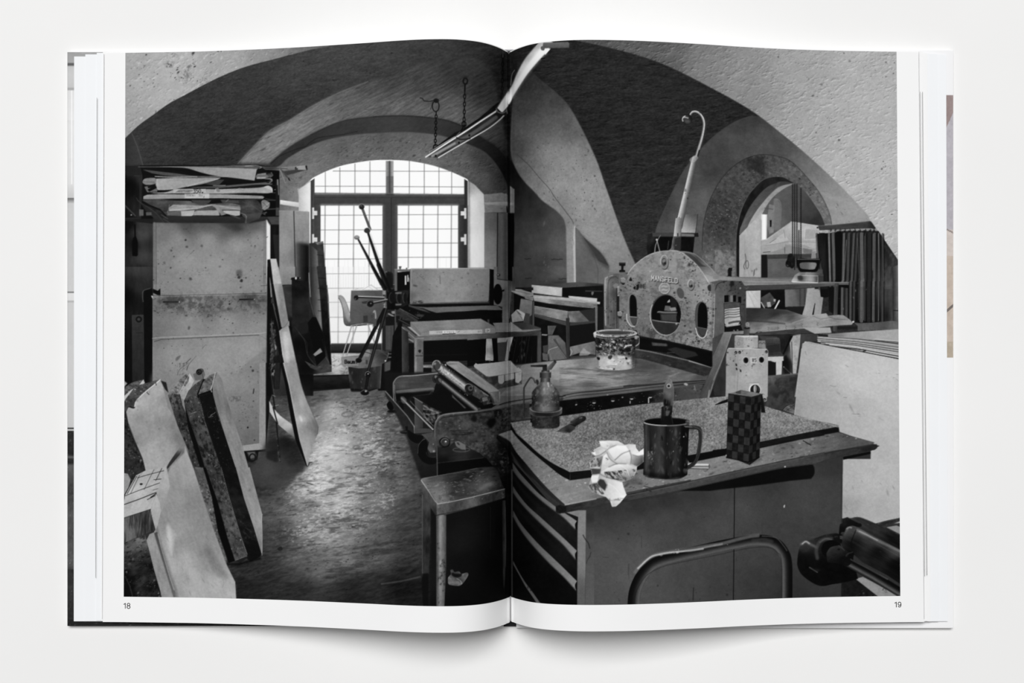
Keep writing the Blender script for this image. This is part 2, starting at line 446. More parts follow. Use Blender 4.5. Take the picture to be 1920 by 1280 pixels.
# glow of the window around the left jamb foot
V('B6')
F([265,0,840,0,840,770,320,775,300,300], L(0,0,242,0,760,226))
for x in (400,550,705): S([x,0,x-6,765], 11, 140, .75, 3)
for y in (70,215,355,505,650): S([275,y,840,y-3], 8, 128, .75, 3)
for x in range(290,840,26): S([x,0 if x%4 else 90,x,210 if x%5 else 600], 4, 186, .55, 2)
F([300,230,840,230,840,480,300,480], 206, .35, 30, own=False)
K([300,230,840,230,840,620,310,620], .25, 190, .5, 14, 5, 0, 3, 41)
F([325,765,840,765,840,850,325,850], N(L(0,765,52,0,850,30), (4,10,3,0,2,2)))
S([320,768,840,764], 8, 130, .8, 3)
S([330,852,700,848], 10, 24)
S([330,866,500,866], 6, 150, .6, 3)
# ---- right hand vaults and walls
Oagain('printed_photograph')
V('C3')
F([370,0,470,120,900,560,980,700,1000,1300,400,1300,380,300], N(R(430,100,16, 430,400,26, 520,500,40, 560,800,62, 700,600,44, 700,900,64, 560,1150,62, 850,640,66, 900,900,84, 880,1200,82, 740,1100,52), (7,12,16,0,3,5)), 1, 10)
V('C4')
F([440,0,1400,0,1400,640,440,640], N(R(500,60,66, 700,60,60, 900,60,86, 1150,80,88, 1350,80,92, 600,150,50, 900,200,40), (6,14,14,0,3,5)), 1, 10)
V('C3')
K([690,560,860,560,840,1280,690,1280], .12, 26, .55, 9, 22, 10, 3, 43)
K([720,600,830,600,800,1280,740,1280], .22, 112, .45, 4, 10, 30, 3, 45)
for x,y,w in ((555,1040,60),(560,1235,60),(820,1045,40),(870,1045,60),(895,1240,70)):
    S(C(x,y,x+w*.4,y+4,x+w*.6,y-2,x+w,y), 7, 26, .8, 2)
# light rib descending to the press
O('printed_vault_rib')
V('C3')
rib = C(410,-160,420,20,480,170,560,280,640,360,720,450,800,510,880,570,940,640,965,720) + [970,900,975,1290,1070,1290,1060,725] + C(1060,725,1150,830,1250,920,1330,1000,1395,1110) + [1395,1180,1640,1180,1680,1110] \
    + C(1660,1090,1570,890,1490,680,1420,480,1340,250,1270,50,1140,-230,1000,-480,870,-620,700,-760,560,-890,480,-930) + C(470,-800,430,-500,410,-160)
F(rib, N(R(520,-820,40, 700,-700,44, 620,-500,58, 850,-550,58, 700,-250,84, 950,-300,80, 1100,-200,92, 500,-60,70, 600,50,100, 800,0,120, 1000,100,128, 1150,50,118, 520,150,92, 700,300,112, 900,300,136, 1200,300,134, 900,500,112, 1100,550,136, 1350,500,128, 960,640,106, 1000,850,128, 1020,1100,124, 1250,800,132, 1500,850,128, 1400,1000,122, 1500,1150,112, 1600,1100,112), (8,18,14,0,3,6), (4,3,3,0,2,8)), 1, 4)
clip(rib)
REL([400,-900,1700,-900,1700,1200,400,1200], 26, 8, 5, 50, 3, 50)
K([500,-800,1660,-500,1660,1150,900,900,420,0], .40, 66, .7, 6, 3.4, 60, 2, 51)
K([700,-300,1400,-300,1500,900,900,500], .44, 50, .7, 3.4, 2.5, 20, 2, 53)
clip()
S(C(480,0,600,110,700,230,800,340,850,420,950,550,1030,660,1045,720), 6, 52, .75, 1)
F([1040,690,1058,720,1066,1290,1048,1290,1035,800], 178, .8, 4, own=False)
S([1045,700,1035,830,1045,900], 5, 60, .5)
Oagain('printed_photograph')
F([1062,732,1100,760,1150,840,1230,960,1290,1060,1390,1110,1390,1290,1066,1290], N(R(1080,900,94, 1080,1200,84, 1200,1000,84, 1300,1200,90, 1380,1180,100), (4,12,12,0,2,5)))
F(C(1062,726,1150,830,1250,920,1330,1000,1395,1110)+[1395,1150,1330,1100,1230,1010,1160,880], 58, .8, 16, own=False)
S(C(1225,960,1260,1060,1285,1150,1285,1290), 5, 58, .6, 2)
F([1390,1180,1520,1170,1600,1200,1390,1290], 112, .9, 4)
# inner plaster wall round the stone arch
O('printed_plaster_wall')
V('C6')
F(C(-620,900,-580,672,-450,380,-336,150,-230,0,-112,-139,20,-260,150,-352,270,-410,380,-443) + [500,-430,1100,-60,1400,330,1620,540,1700,640,1835,960,1835,1290,-600,1290],
  N(R(-400,700,84, -500,500,56, -330,500,78, -300,200,62, -200,100,70, -150,400,92, -100,-60,66, 0,-160,60, 200,-200,78, 200,-330,52, 400,-200,78, 400,-400,50, 600,-200,72, 800,-100,78, 600,-150,72, 0,100,54, 800,50,84, 900,150,106, 1000,200,118, 1100,350,130, 1250,450,138, 1400,560,142, 1600,900,88, 1000,0,96), (8,16,12,40,3,7)), 1, 5)
S(C(-580,672,-450,380,-336,150,-230,0,-112,-139,20,-260,150,-352,270,-410,380,-443), 6, 78, .5, 4)
REL([-620,-450,1800,-450,1800,1290,-620,1290], 16, 9, 6, 40, 3, 66)
K([700,-100,1560,600,1160,640,900,200], .3, 70, .6, 10, 3, 45, 3, 65)
# upper right light vault
O('printed_vault_plaster')
V('P')
lv = C(1080,76,1120,84,1165,95,1200,105,1240,119,1280,137,1330,163,1380,190,1420,215,1460,246,1505,283,1560,333,1591,364,1625,401,1632,414,1647,435,1666,465,1690,498)
F(lv+[1720,498,1720,40,1080,40], N(R(1120,80,74, 1200,90,84, 1250,100,96, 1240,115,78, 1320,130,118, 1400,120,132, 1400,190,124, 1500,120,146, 1500,230,146, 1600,140,160, 1600,280,160, 1660,120,158, 1660,300,168, 1670,430,172, 1560,200,158, 1600,360,164), (7,26,18,-20,3,6), (3,3,3,0,2,8)), 1, .6)
clip(lv+[1720,498,1720,40,1080,40])
q_ = [1080,40,1720,40,1720,498,1080,498]
REL(q_, 12, 9, 5, -18, 3, 60)
REL(q_, 58, 12, 5, -20, 3, 61, thr=.2)
REL(q_, 34, 6, 3.6, -20, 2, 67, thr=.25)
K([1380,90,1720,90,1720,498,1560,330], .56, 70, .8, 4, 3.4, -20, 2, 63)
S(C(1170,100,1220,112,1252,125,1282,139), 1.2, 50, .5, .6)
clip()
# stone arch
V('C6')
O('printed_stone_arch')
so = C(-125,900,-122,750,-105,600,-60,430,10,280,90,160,190,60,300,-10,400,-45,500,-56,600,-45,680,-25,750,5,830,70,930,180,1030,300,1100,420,1150,540,1170,640)
si = C(1100,640,1060,530,1000,440,930,340,860,280,790,232,700,178,560,172,480,200,400,270,330,360,270,480,235,600,215,740) + [205,1160]
F([-130,1300]+so+si+[60,1170,-60,1150], N(R(50,400,62, 100,800,66, 150,1000,104, 60,1080,100, 200,250,70, 400,80,46, 450,60,40, 350,150,84, 600,80,88, 620,30,66, 760,130,86, 900,260,84, 1000,400,100, 1100,560,100, 100,600,56), (20,7,5,30,4,9), (10,3,3,0,2,11)))
stone = [-130,1300]+so+si+[60,1170,-60,1150]
clip(stone)
K([-100,-60,1200,-60,1200,1170,-100,1170], .20, 24, .65, 4, 3, 20, 3, 71)
K([-100,-60,1200,-60,1200,1170,-100,1170], .32, 150, .5, 4, 3, 20, 3, 73)
K([0,900,220,900,210,1160,0,1160], .05, 138, .5, 9, 9, 0, 3, 75)
F(C(320,-10,330,90,400,100,470,150,500,170,500,60,480,-20), 36, .6, 6, own=False)
clip()
S(so, 5, 24, .7, 2)
# dark soffit, then the lit inner edge
F(C(220,1160,218,800,235,640,270,500,330,370,400,280,480,205,560,175,680,172,790,230) + C(790,232,650,232,560,265,440,390,380,480,330,600,300,742) + [245,750,245,1170], N(L(200,0,26,800,0,36), (8,6,8,0,2,6)))
F(C(245,742,262,660,330,500,420,370,520,270,620,225,700,215,790,232) + C(790,232,650,262,560,330,470,440,410,520,350,620,305,742), N(L(250,740,92,700,230,60), (10,10,4,-50,3,7)))
S(C(262,660,330,500,420,370,520,270,620,225), 7, 22, .6, 4)
# back room seen through the arch
O('printed_back_room')
F(C(470,560,520,440,600,345,700,275,790,234,870,285,930,345,1000,445,1060,540,1100,640) + [1110,1170,465,1170], N(R(700,400,78, 800,550,80, 950,520,62, 900,600,52, 620,600,92, 1000,620,40, 650,350,86), (4,9,9,0,2,5)))
F(C(300,742,350,620,410,520,470,440,560,340,650,268,790,234,700,282,600,355,530,440,480,530,465,560)+[465,1170,300,1170], N(R(400,560,150, 500,440,142, 600,330,132, 700,260,128, 430,800,150, 430,1100,150), (12,6,4,40,3,8)))
F([588,390,625,385,655,440,660,700,590,700], 106, .8, 3)
S(C(600,385,640,400,662,450,662,600), 5, 128, .7, 2)
F([545,440,600,455,590,720,545,740,520,640], N(112,(8,6,6,0,2,5)))
F([465,540,525,545,520,795,465,800], L(465,0,205,525,0,205,.5,250))
S([525,545,520,795], 7, 130)
S([500,480,580,492], 10, 70, .7, 3)
F([550,600,570,600,568,668,552,668], 24)
F([250,750,465,532,465,1170,245,1170], N(R(280,900,146, 400,700,164, 430,900,160, 350,1100,150), (10,5,9,10,3,8)))
F([248,752,300,745,300,1170,246,1170], N(150,(8,5,9,10,3,8)))
S([303,750,300,1170], 4, 118, .7)
K([300,760,460,600,460,1160,300,1160], .35, 70, .6, 4, 6, 20, 3, 77)
S([466,600,464,1170], 5, 96, .6)
S(C(305,940,312,1000,290,1060,300,1090), 6, 66)
S(ELL(325,1045,14,40), 6, 72)
S([300,1070,285,1160], 3, 110); S([330,1080,345,1160], 3, 110)
F(CC(392,1100,402,1095,395,1150,385,1160), 84)
# papers heaped in the back room
O('printed_paper_heap')
F([465,800,520,790,740,640,760,615,800,618,1045,655,1045,930,465,945], N(R(600,740,150, 760,650,170, 900,700,172, 700,830,146, 560,880,150, 900,880,138, 1000,700,164, 700,900,134), (6,16,6,-20,2,5)))
F([465,858,530,840,690,730,740,800,640,830,470,868], 164)
S([465,800,520,792,745,632], 6, 196, .7, 2)
S([690,700,705,780], 5, 84, .6, 2)
F([905,690,1040,700,1030,790,895,795], 150); S([905,690,895,795,1030,790], 6, 186)
F([740,810,1010,810,1005,890,900,850,740,838], 158)
S([465,862,740,815,1010,822], 5, 104, .7)
F([470,945,700,880,705,842,880,885,980,895,970,940,560,935], 128)
F([880,880,975,896,970,938,890,930], 104)
S([700,870,702,930], 5, 60)
S([485,925,555,915], 7, 44, .8); S([550,828,615,785], 5, 60, .7)
F([465,948,525,945,530,1175,465,1175], 26)
O('printed_cardboard_box')
F([525,948,970,935,975,985,530,990], N(60,(6,12,4,0,2,5)))
F([530,990,975,978,960,1175,530,1175], N(R(600,1050,88, 900,1050,84, 700,1160,80), (4,12,12,0,2,5)))
F([970,920,1010,910,1015,1000,990,1100,955,1090], 122)
Oagain('printed_back_room')
V('D1')
F([315,235,460,235,460,415,315,415], N(L(315,0,190,460,0,168),(5,6,6,0,2,4)))
S(C(330,250,370,330,400,400), 5, 130, .6, 2); S(C(360,240,400,300,420,330), 5, 140, .6, 2)
F([460,225,700,225,720,480,460,430], N(20,(6,8,8,0,2,4)))
F([460,310,550,255,590,310,610,360,560,400,480,400], N(62,(16,7,7,0,2,3)))
F([520,355,555,350,565,400,530,405], 150)
S([465,355,500,415], 9, 170); S([645,340,600,425], 16, 166); S([645,340,600,425], 5, 230)
F([590,320,612,325,608,350,588,345], 150)
F([700,225,925,215,900,395,705,400], N(L(700,0,104,910,0,80),(5,9,9,0,2,4)))
F([800,222,925,215,905,385,840,390], 66, .6, 8, own=False)
F([705,400,900,395,880,480,720,440], 30)
for x in (855,900):
    for k in range(8): S(ELL(x,225+k*22,5,11), 4, 30, .8)
F([925,215,1060,212,1085,310,1060,500,870,500,905,380], N(L(900,0,150,1080,0,130),(9,6,14,8,3,6)))
F([1000,365,1006,365,990,490,972,490], 24)
F([1050,215,1140,200,1140,300,1100,310,1060,300], 18)
# hoist chains
O('printed_hoist_chain')
V('C6')
F(CC(735,945,770,935,800,980,800,1050,775,1085,740,1060,710,1030,725,990), N(26,(10,5,5,0,2,4)))
for x,a,b in ((779,240,940),(800,240,1080),(822,240,1060),(862,275,960),(842,700,960)):
    y = a
    while y < b:
        S(ELL(x,y+11,4.5,11,n=14), 5, 22, .95); y += 19
S(ELL(735,1040,22,26), 9, 14)
# ---- floor and the step below the window
V('P')
O('printed_floor')
F([480,690,960,690,960,1150,420,1150,420,880], N(R(600,735,66, 640,742,80, 690,748,70, 720,760,84, 580,790,100, 630,768,190, 670,775,120, 680,800,140, 720,810,100, 600,820,150, 640,840,190, 612,850,215, 680,850,120, 720,880,96, 560,850,90, 575,880,150, 600,900,205, 640,930,176, 660,880,150, 570,960,118, 620,990,140, 690,960,104, 740,900,84, 770,960,60, 760,1010,50, 700,1020,80, 640,1040,110, 600,1060,92,
   520,1000,62, 480,900,36, 520,900,50, 500,1060,40, 450,1080,40, 560,1100,50, 660,1110,40, 760,1100,22, 850,1050,12, 900,1120,9, 900,980,10, 820,940,26, 560,740,46, 500,800,44, 530,840,36, 745,720,36, 780,850,60, 940,900,8), (10,40,9,-14,3,3), (12,16,3.4,-14,3,6), (6,5,2.4,-17,1,9)))
fl = [480,740,760,740,800,900,790,1130,430,1130,440,900]
K(fl, .05, 30, .45, 24, 5, -12, 3, 81); K(fl, .4, 20, .6, 4, 2.2, -14, 2, 83); K([560,760,760,760,740,980,520,1040], .08, 235, .4, 7, 3, -14, 2, 85, b=30)
REL(fl, 9, 7, 3.4, -12, 2, 84)
K([730,800,960,820,960,950,730,960], .2, 20, .55, 12, 5, -5, 3, 87)
for q in ((652,776,22,9),(690,852,22,10),(668,838,12,5)):
    S(ELL(*q[:2], q[2]/2, q[3]/2, -8), 2.2, 84, .7, 1)
S([575,905,586,908], 1.4, 40)
F(CC(520,1028,527,1024,530,1030,523,1032), 34)
F([430,1085,600,1090,780,1070,960,1080,960,1150,420,1150], 20, .35, 14, own=False)
# back threshold
O('printed_threshold')
V('B6')
F([-60,850,340,865,700,865,900,870,900,1060,500,1085,100,1100,-60,1010], N(R(0,900,30, 200,1050,110, 350,920,190, 400,1000,196, 450,1050,120, 250,1085,90, 880,900,150), (20,5,3,0,3,4)))
K([100,900,500,870,500,1080,60,1095], .1, 60, .5, 3, 2.4, 0, 3, 88)
F([-60,1090,500,1075,520,1215,-60,1260], N(L(0,1080,38,0,1240,14), (6,12,5,0,2,3)))
S([20,1100,500,1083], 8, 14); S([-50,1240,520,1215], 10, 40, .6, 4)
F([640,850,960,850,960,1230,800,1240,700,1100], N(18,(4,8,6,0,2,2)))
# ---- left dark corner
O('printed_dark_corner')
V('B1')
F([60,112,360,112,360,640,360,1290,60,1290], N(R(120,300,8, 120,160,30, 220,220,44, 100,700,12, 250,800,70, 260,1000,58, 150,900,20, 330,900,36, 230,1200,24, 320,700,50), (7,6,18,0,3,3)))
V('B2')
F([60,0,360,0,360,1190,60,1190], N(R(100,300,12, 200,150,34, 260,200,40, 200,500,26, 300,700,16, 100,900,14, 300,1000,12, 220,40,56), (6,6,18,0,3,3)))
F([145,482,265,478,272,1145,150,1145], N(L(0,480,50,0,1100,34), (4,4,14,0,2,3)))
S(ELL(215,525,24,24), 16, 22); F(ELL(215,525,8,8), 60)
S([190,660,255,660], 5, 26); S([190,690,250,690], 3, 30)
F([265,235,345,215,355,230,355,1140,272,1145,262,350], N(14,(3,6,10,0,2,3)))
S(C(258,350,252,290,262,240,330,215), 5, 96, .9)
V('B1')
F([160,830,185,810,196,840,205,870,205,1005,190,1016,150,1010,148,870], 8); S([176,700,178,820], 14, 8)
F([75,110,240,105,250,190,235,215,110,215,75,190], 34, .9, 6)
S([170,210,235,212], 6, 62, .6); S([232,215,232,560], 22, 40, .8)
F([72,628,360,622,360,690,72,660], 30)
S([75,640,350,632], 7, 52, .5, 3)
S([80,510,180,610], 10, 78, .7, 3); F(ELL(140,602,7,7), 130)
# ---- paper stack on the shelf
O('printed_paper_stack')
F([225,105,1420,100,1620,140,1620,640,1300,640,240,640,230,560,255,400,250,200], N(20,(5,20,4,0,2,3)))
F([1500,150,1620,150,1620,620,1440,640,1480,300], 12)
F([360,615,1655,620,1655,700,1500,695,1480,660,1200,690,360,680], N(L(0,615,44,0,700,30),(4,20,4,0,2,3)))
F([1500,620,1655,618,1658,698,1540,695], N(60,(8,10,4,0,2,3)))
def sheet(p, t, edge=None, ew=4, tx=8):
    F(p, N(t, (tx, 16, 5, -5, 2, 3), (tx*.5, 3, 3, 0, 2, 5)))
    if edge is not None: S(p + p[:2], ew, edge, .55, 1)
sheet([205,118,700,118,1300,105,1420,125,1400,150,1300,150,700,125,210,125], 80)
sheet(C(260,150,420,170,600,190,760,212,960,215,1100,208)+C(1100,222,900,228,700,222,480,205,350,185), L(260,0,64,1000,0,92), 120, 3)
sheet(C(370,212,560,218,800,214)+[800,226,560,232,380,222], 120)
sheet([430,120,700,120,1395,142,1372,255]+C(1372,258,1200,235,1000,212,850,180,700,135,560,124,430,120), L(500,0,120,1400,0,142), 165, 3)
sheet([1395,195,1485,180,1490,200,1400,215], 120); sheet([1390,205,1540,200,1550,215,1480,235,1385,228], 96, 150, 4)
sheet([1400,222,1490,222,1475,240,1390,242], 140)
for y in (188,200,212): S([1400,y,1540,y-6], 4, 70, .7)
S([1540,180,1555,205,1530,225], 8, 110); F(CC(1500,190,1550,185,1552,215,1520,230), 60, .6)
# fold at the left
F(CC(255,262,275,240,330,232,380,235,385,260,380,290,300,302,258,285), N(118,(14,9,4,0,2,3))); S([262,270,370,275], 5, 60, .7)
F([270,320,330,310,345,325,300,350,320,370,400,330,400,370,300,375], 92); F([300,318,345,306,345,328,310,335], 20)
sheet([388,240,560,234,1030,232]+C(1030,234,900,280,700,318,560,345,470,352)+[405,352,385,300], L(400,0,146,1000,0,128), 178, 4)
S([400,245,405,345], 5, 170, .7)
S(C(700,318,860,270,1010,244), 5, 200, .6)
F([860,290,1010,248,1070,250,1020,300,960,305], 58)
F(C(720,322,900,318,1100,306,1300,290,1450,278,1530,268)+C(1545,260,1552,250,1540,238,1500,236)+C(1490,246,1530,250,1525,262,1480,275)+[1550,290]+C(1550,298,1400,300,1200,318,1000,332,780,334), N(L(700,0,70,1500,0,84),(9,14,4,-5,2,3)))
S(C(1480,240,1530,240,1548,262,1520,282), 7, 150, .8)
S([960,308,1080,306], 6, 150, .8)
F(C(720,330,1000,334,1300,312,1560,302)+[1590,300,1590,312,1540,315,1300,326,1000,342,720,340], 26)
# HAHNEMUEHLE roll row
sheet(C(330,380,480,375,560,350,580,342)+C(760,340,980,345,1200,338,1400,330,1480,318,1520,318,1548,345,1550,378)+C(1500,386,1300,382,1100,388,900,390,600,386,420,392), N(142,(16,26,6,0,2,3)), 90, 3)
F(CC(1470,325,1500,312,1545,330,1552,370,1530,350), 170); S(C(1470,325,1510,312,1545,335,1550,378), 6, 190, .8)
F([560,345,885,342,890,384,560,382], 158)
S([975,370,985,340,1010,345], 5, 176); S([1150,375,1220,335,1260,345], 4, 176); F(CC(990,340,1010,335,1030,365,1000,370), 112)
S([885,345,900,384], 3, 110)
S([1555,380,1610,382], 6, 70); S([1575,350,1590,345], 6, 150)
TXT('HAHNEMUHLE', 583, 350, 24, 9, 40, 2.8, dx=15, lean=2, slope=.01)
TXT('350', 762, 345, 36, 18, 14, 5, dx=27); F(ELL(852,378,7,7), 14)
# ZERKALL row
F(C(330,386,700,392,1100,390,1600,388)+[1600,400,330,398], 14)
sheet([262,415,300,400,430,394,670,396,920,394,1100,396,1300,405,1450,412,1470,425,1455,440,1200,438,1000,434,700,436,400,446,260,446], N(138,(14,30,4,0,2,3)), 80, 3)
for y in (410,420,430): S(C(270,y,600,y-6,1000,y-8,1450,y+4), 3, 86, .6)
S(C(268,448,600,440,1000,438,1440,444), 5, 40)
F([672,392,920,390,920,436,668,436], 172); F([672,392,680,392,676,436,668,436], 140)
TXT('ZERKALL', 690, 398, 17, 9, 40, 2.8, dx=14); TXT('350', 815, 398, 18, 9, 40, 3, dx=14, slope=.1); S([868,414,864,430], 4, 24)
F([1470,430,1580,448,1580,462,1500,458], 34); S([1500,455,1585,455], 6, 60)
# lower torn papers
sheet(C(250,455,330,448,440,450,520,455,600,460,700,462)+C(740,465,760,480,900,492,1100,482,1230,500)+[1230,560,1000,610,500,612,430,540,330,500], R(300,470,58, 430,480,70, 500,560,52, 700,520,90, 900,520,72, 1000,560,60, 1150,520,84), 90, 3, 14)
F([740,452,940,455,920,480,860,500,800,495,750,470], 62); F([1030,450,1210,455,1220,490,1050,478], 64); S([1085,470,1110,448], 5, 120)
sheet([515,530,560,500,700,505,860,510,960,498,880,515,760,540,640,560,520,560], 132, 180, 3, 18)
F([1010,500,1230,520,1235,548,1030,548], 120); S(C(1015,515,1120,530,1230,548), 7, 160, .8)
S(C(520,560,640,545,790,538,900,512,980,502), 8, 176, .8, 2)
sheet([500,570,640,566,640,612,500,604], 84)
sheet([638,566,770,556,762,600,740,612,642,612], 158, 190, 3)
sheet([770,572,800,560,1010,556,1020,606,768,602], 142, 180, 3)
sheet([1060,560,1228,562,1226,605,1180,612,1080,585,1060,575], 158, 190, 3)
F([960,500,1015,505,1020,560,1040,608,1070,600,1095,590,1060,570,1040,545,1010,502], 112)
F([925,495,1015,502,1035,590,1000,560,980,530], 124)
S(C(500,575,515,540,520,500), 6, 130, .7)
sheet([1210,455]+C(1210,455,1300,450,1380,452,1420,480,1450,530,1450,575,1400,590,1300,600,1240,590)+[1230,520], R(1230,470,46, 1330,520,70, 1420,540,58, 1400,480,46, 1300,580,58), 80, 3, 12)
S(C(1250,470,1330,500,1440,570), 5, 90, .5)
sheet(CC(1440,470,1470,450,1510,470,1525,490,1515,530,1470,555,1450,530), 116, 70, 4, 24)
S([1450,540,1520,480], 5, 160, .8); S([1455,475,1500,520], 5, 60, .8)
F([1240,600,1300,595,1450,580,1420,640,1330,672,1290,690,1270,680,1285,640], 66); S([1290,620,1285,688], 7, 150, .8); S([1130,605,1230,640], 5, 130, .7); S([1225,580,1280,600,1290,620], 6, 140, .7)
for q in ((1460,580,1495,580),(1470,595,1490,572),(1450,585,1480,600)): S(q, 5, 120, .8)
F([1490,540,1590,535,1600,545,1500,550], 62)
# rolled sheets dangling at the left
F([190,430,215,455,260,500,330,520,430,560,480,620,525,680,500,690,520,745,430,690,330,600,280,560,240,490], N(36,(12,10,10,45,2,3)))
S(C(190,432,220,470,330,540,420,620,510,745), 5, 74, .7); S([440,600,505,640], 6, 96, .7); S([460,640,525,680], 5, 104, .7)
F([480,715,515,742,500,740], 12)
F([218,545,262,550,262,610,220,612], 84); F([285,575,340,575,345,605,290,608], 76)
# rolled sheet sticking out at the right
F([1420,112,1600,130,1640,128,1885,108]+C(1885,108,1905,125,1895,155)+[1700,148,1640,160,1480,150], N(R(1500,130,64, 1700,135,110, 1860,125,140), (10,14,4,0,2,3)))
S([1640,128,1885,108], 4, 140, .7); F(CC(1880,112,1898,112,1900,150,1890,150), 26); F([1780,150,1895,152,1700,205,1640,170], 58)
S([1480,135,1700,140], 5, 30); F([1100,105,1330,108,1440,128,1300,120], 100); S(C(1280,112,1380,108,1440,125,1420,135), 7, 150, .8)
TXT('&', 1778, 124, 24, 24, 16, 6)
S([1625,140,1680,285], 6, 130); S([1625,140,1730,262], 6, 96); F([1700,225,1720,235,1732,265,1715,255], 16); F([1625,140,1660,160,1720,240,1690,225], 66)
# shelf end
O('printed_shelf_frame')
F([1580,250,1612,245,1618,615,1585,615], 26); S([1606,250,1614,400], 6, 190, .7); S([1600,250,1600,300], 7, 150, .7)
F([1585,530,1620,530,1620,610,1585,610], 70, .8)
# ---- cabinet
O('printed_metal_cabinet')
cab = [358,655,1500,640,1530,700,1530,1290,358,1290]
F([358,676,480,680,1330,685,1490,655,1500,1450,358,1450], N(R(380,800,104, 500,760,100, 700,720,70, 900,700,74, 1100,740,84, 1200,700,58, 1350,700,80, 600,850,126, 900,850,132, 1200,900,136, 1400,850,128, 700,1050,132, 1000,1100,134, 1400,1100,126, 450,1000,118, 450,1200,116, 900,1250,130), (4,18,14,0,3,2)), 1, 2)
F([385,670,720,690,900,665,1000,690,1100,740,1180,768,1280,742,1200,700,1330,690,1480,655,1480,630,385,640], 40, .55, 16, own=False)
S([387,680,390,1290], 5, 60, .8); S([372,680,372,1290], 12, 98)
S([1468,680,1466,1290], 4, 60, .7); S([1485,655,1484,1290], 10, 92, .8)
F([1490,645,1530,705,1530,1045,1500,1060,1494,1290,1490,1290], 212); S([1492,650,1494,1290], 3, 50); F([1500,670,1528,715,1528,700,1498,645], 90, .7)
F([1490,822,1512,815,1495,830], 60)
V('B2')
S([388,0,388,270], 4, 60, .8)
S([1466,0,1468,250], 4, 60, .7); S([1436,190,1495,186], 4, 40)
F([358,220,405,240,430,215,432,285,400,283,358,260], 10)
F([352,292,440,288,1000,276,1490,262,1500,280,1492,690,1486,1290,352,1290], N(R(400,320,106, 550,340,84, 560,450,112, 800,330,122, 930,400,92, 1000,320,112, 1280,330,92, 1300,480,112, 1450,340,96, 700,550,126, 1100,550,130, 1400,600,126, 370,650,100, 600,900,132, 1000,900,136, 1300,850,136, 1400,1100,118, 900,1200,128, 1200,1200,124, 420,1000,118), (4,18,14,0,3,2)))
S([352,292,440,288,1000,276,1490,262], 4, 46, .9); S([356,300,1000,284,1488,272], 5, 170, .5)
F([338,290,352,290,356,325], 190)
S([352,715,440,706,1420,668,1486,655], 7, 162, .7, 2); S([370,748,440,726,1415,682], 6, 56, .9, 1); S([1415,682,1488,722], 4, 90, .8)
S([1422,700,1418,1200], 3, 104, .8); S([383,760,378,1280], 3, 104, .8)
F([1500,790,1330,930,1220,1030,1190,1100,1180,1290,1490,1290], 92, .28, 10, own=False)
for x0,x1,y in ((462,620,352),(1225,1370,327)):
    F(CC(x0-30,y-20,x0+40,y-52,x1+20,y-45,x1+30,y,x1-20,y+30,x0+40,y+45,x0-20,y+10), 66, .45, 22, own=False)
    S([x0,y,x1,y-1], 14, 20); S([x0+8,y+9,x1,y+7], 10, 60, .6, 4); F(ELL(x1,y-1,6,6), 200)
K([350,290,1490,265,1490,420,900,460,350,420], -.08, 50, .6, 8, 7, 0, 3, 90, b=50); K([350,290,1490,265,1490,480,900,520,350,460], .2, 40, .6, 4, 3, 0, 3, 91)
K([440,290,660,285,660,420,440,420], .05, 40, .55, 3, 3, 0, 3, 93); K([1200,285,1400,280,1400,340,1200,350], .08, 40, .5, 3, 3, 0, 3, 92); K([860,290,1060,285,1060,480,900,500], .1, 60, .4, 6, 6, 0, 3, 94)
K([350,0,1490,0,1490,1290,350,1290], .5, 40, .8, 4, 4, 0, 1, 95)
V('B1'); K([400,700,1460,700,1460,1290,400,1290], .5, 50, .7, 4, 4, 0, 1, 96)
for x,y,r in ((682,852,10),(533,1130,8),(1240,1258,16),(1215,1225,14),(882,1130,6),(1205,1200,8)): F(CC(x-r,y+r*.5,x,y-r,x+r,y-r*.3,x+r*.5,y+r), 30, .85, 2, own=False)
F(CC(1190,1160,1240,1150,1250,1200,1230,1240,1195,1210), 56, .55, 12, own=False); K([660,1150,920,1130,920,1200,660,1210], .1, 50, .5, 4, 3, 0, 3, 97); K([1260,1130,1330,1130,1330,1210,1260,1210], .12, 40, .6, 3, 3, 0, 3, 98)
S([690,1030,755,965], 4, 80, .6); S([735,990,760,968], 4, 80, .6)
V('B2')
S(C(695,1030,720,970,790,890), 7, 54, .8, 2, w2=3); S([655,970,695,955], 5, 60, .7); S([650,1040,665,985], 5, 70, .6); S([690,1030,705,975], 4, 70, .6)
F(CC(583,935,590,905,632,885,628,905,600,938), 82, .8, 3, own=False); S([850,820,880,780,895,785], 5, 70, .6); S([855,775,856,810], 4, 70, .6)
F(CC(705,625,712,595,728,598,720,628), 60, .7, 4, own=False); S([1175,420,1200,395], 6, 70, .7); S([1205,405,1225,390], 5, 70, .6); F(ELL(1122,372,8,9), 36); F(ELL(1060,320,9,9), 60, .7, 2)
S([1205,900,1218,1010], 3, 96, .6); S([1358,1268,1366,1225], 8, 40)
V('B3')
F([318,100,1338,100,1335,775,1130,790,900,790,318,790], N(R(400,50,110, 600,60,122, 900,60,132, 1100,200,124, 1250,100,116, 1200,400,116, 1150,600,104, 1250,600,100, 1200,700,92, 1300,300,112, 1000,300,120), (5,14,14,0,3,2)), 1, 40); F([318,250,1300,250,1335,775,1130,790,318,790], N(R(400,350,116, 900,350,124, 1100,350,114, 1200,700,92, 1150,600,104), (5,14,14,0,3,2)), 1, 30)
S([318,0,318,150], 6, 100)
F([1275,0,1335,0,1335,778,1275,725], N(L(0,0,124,0,700,130), (5,3,12,0,2,2))); F([1125,742,1275,722,1335,775,1130,792], N(136,(5,3,3,0,2,2)))
S([1275,0,1275,722,1130,742], 3, 90, .8)
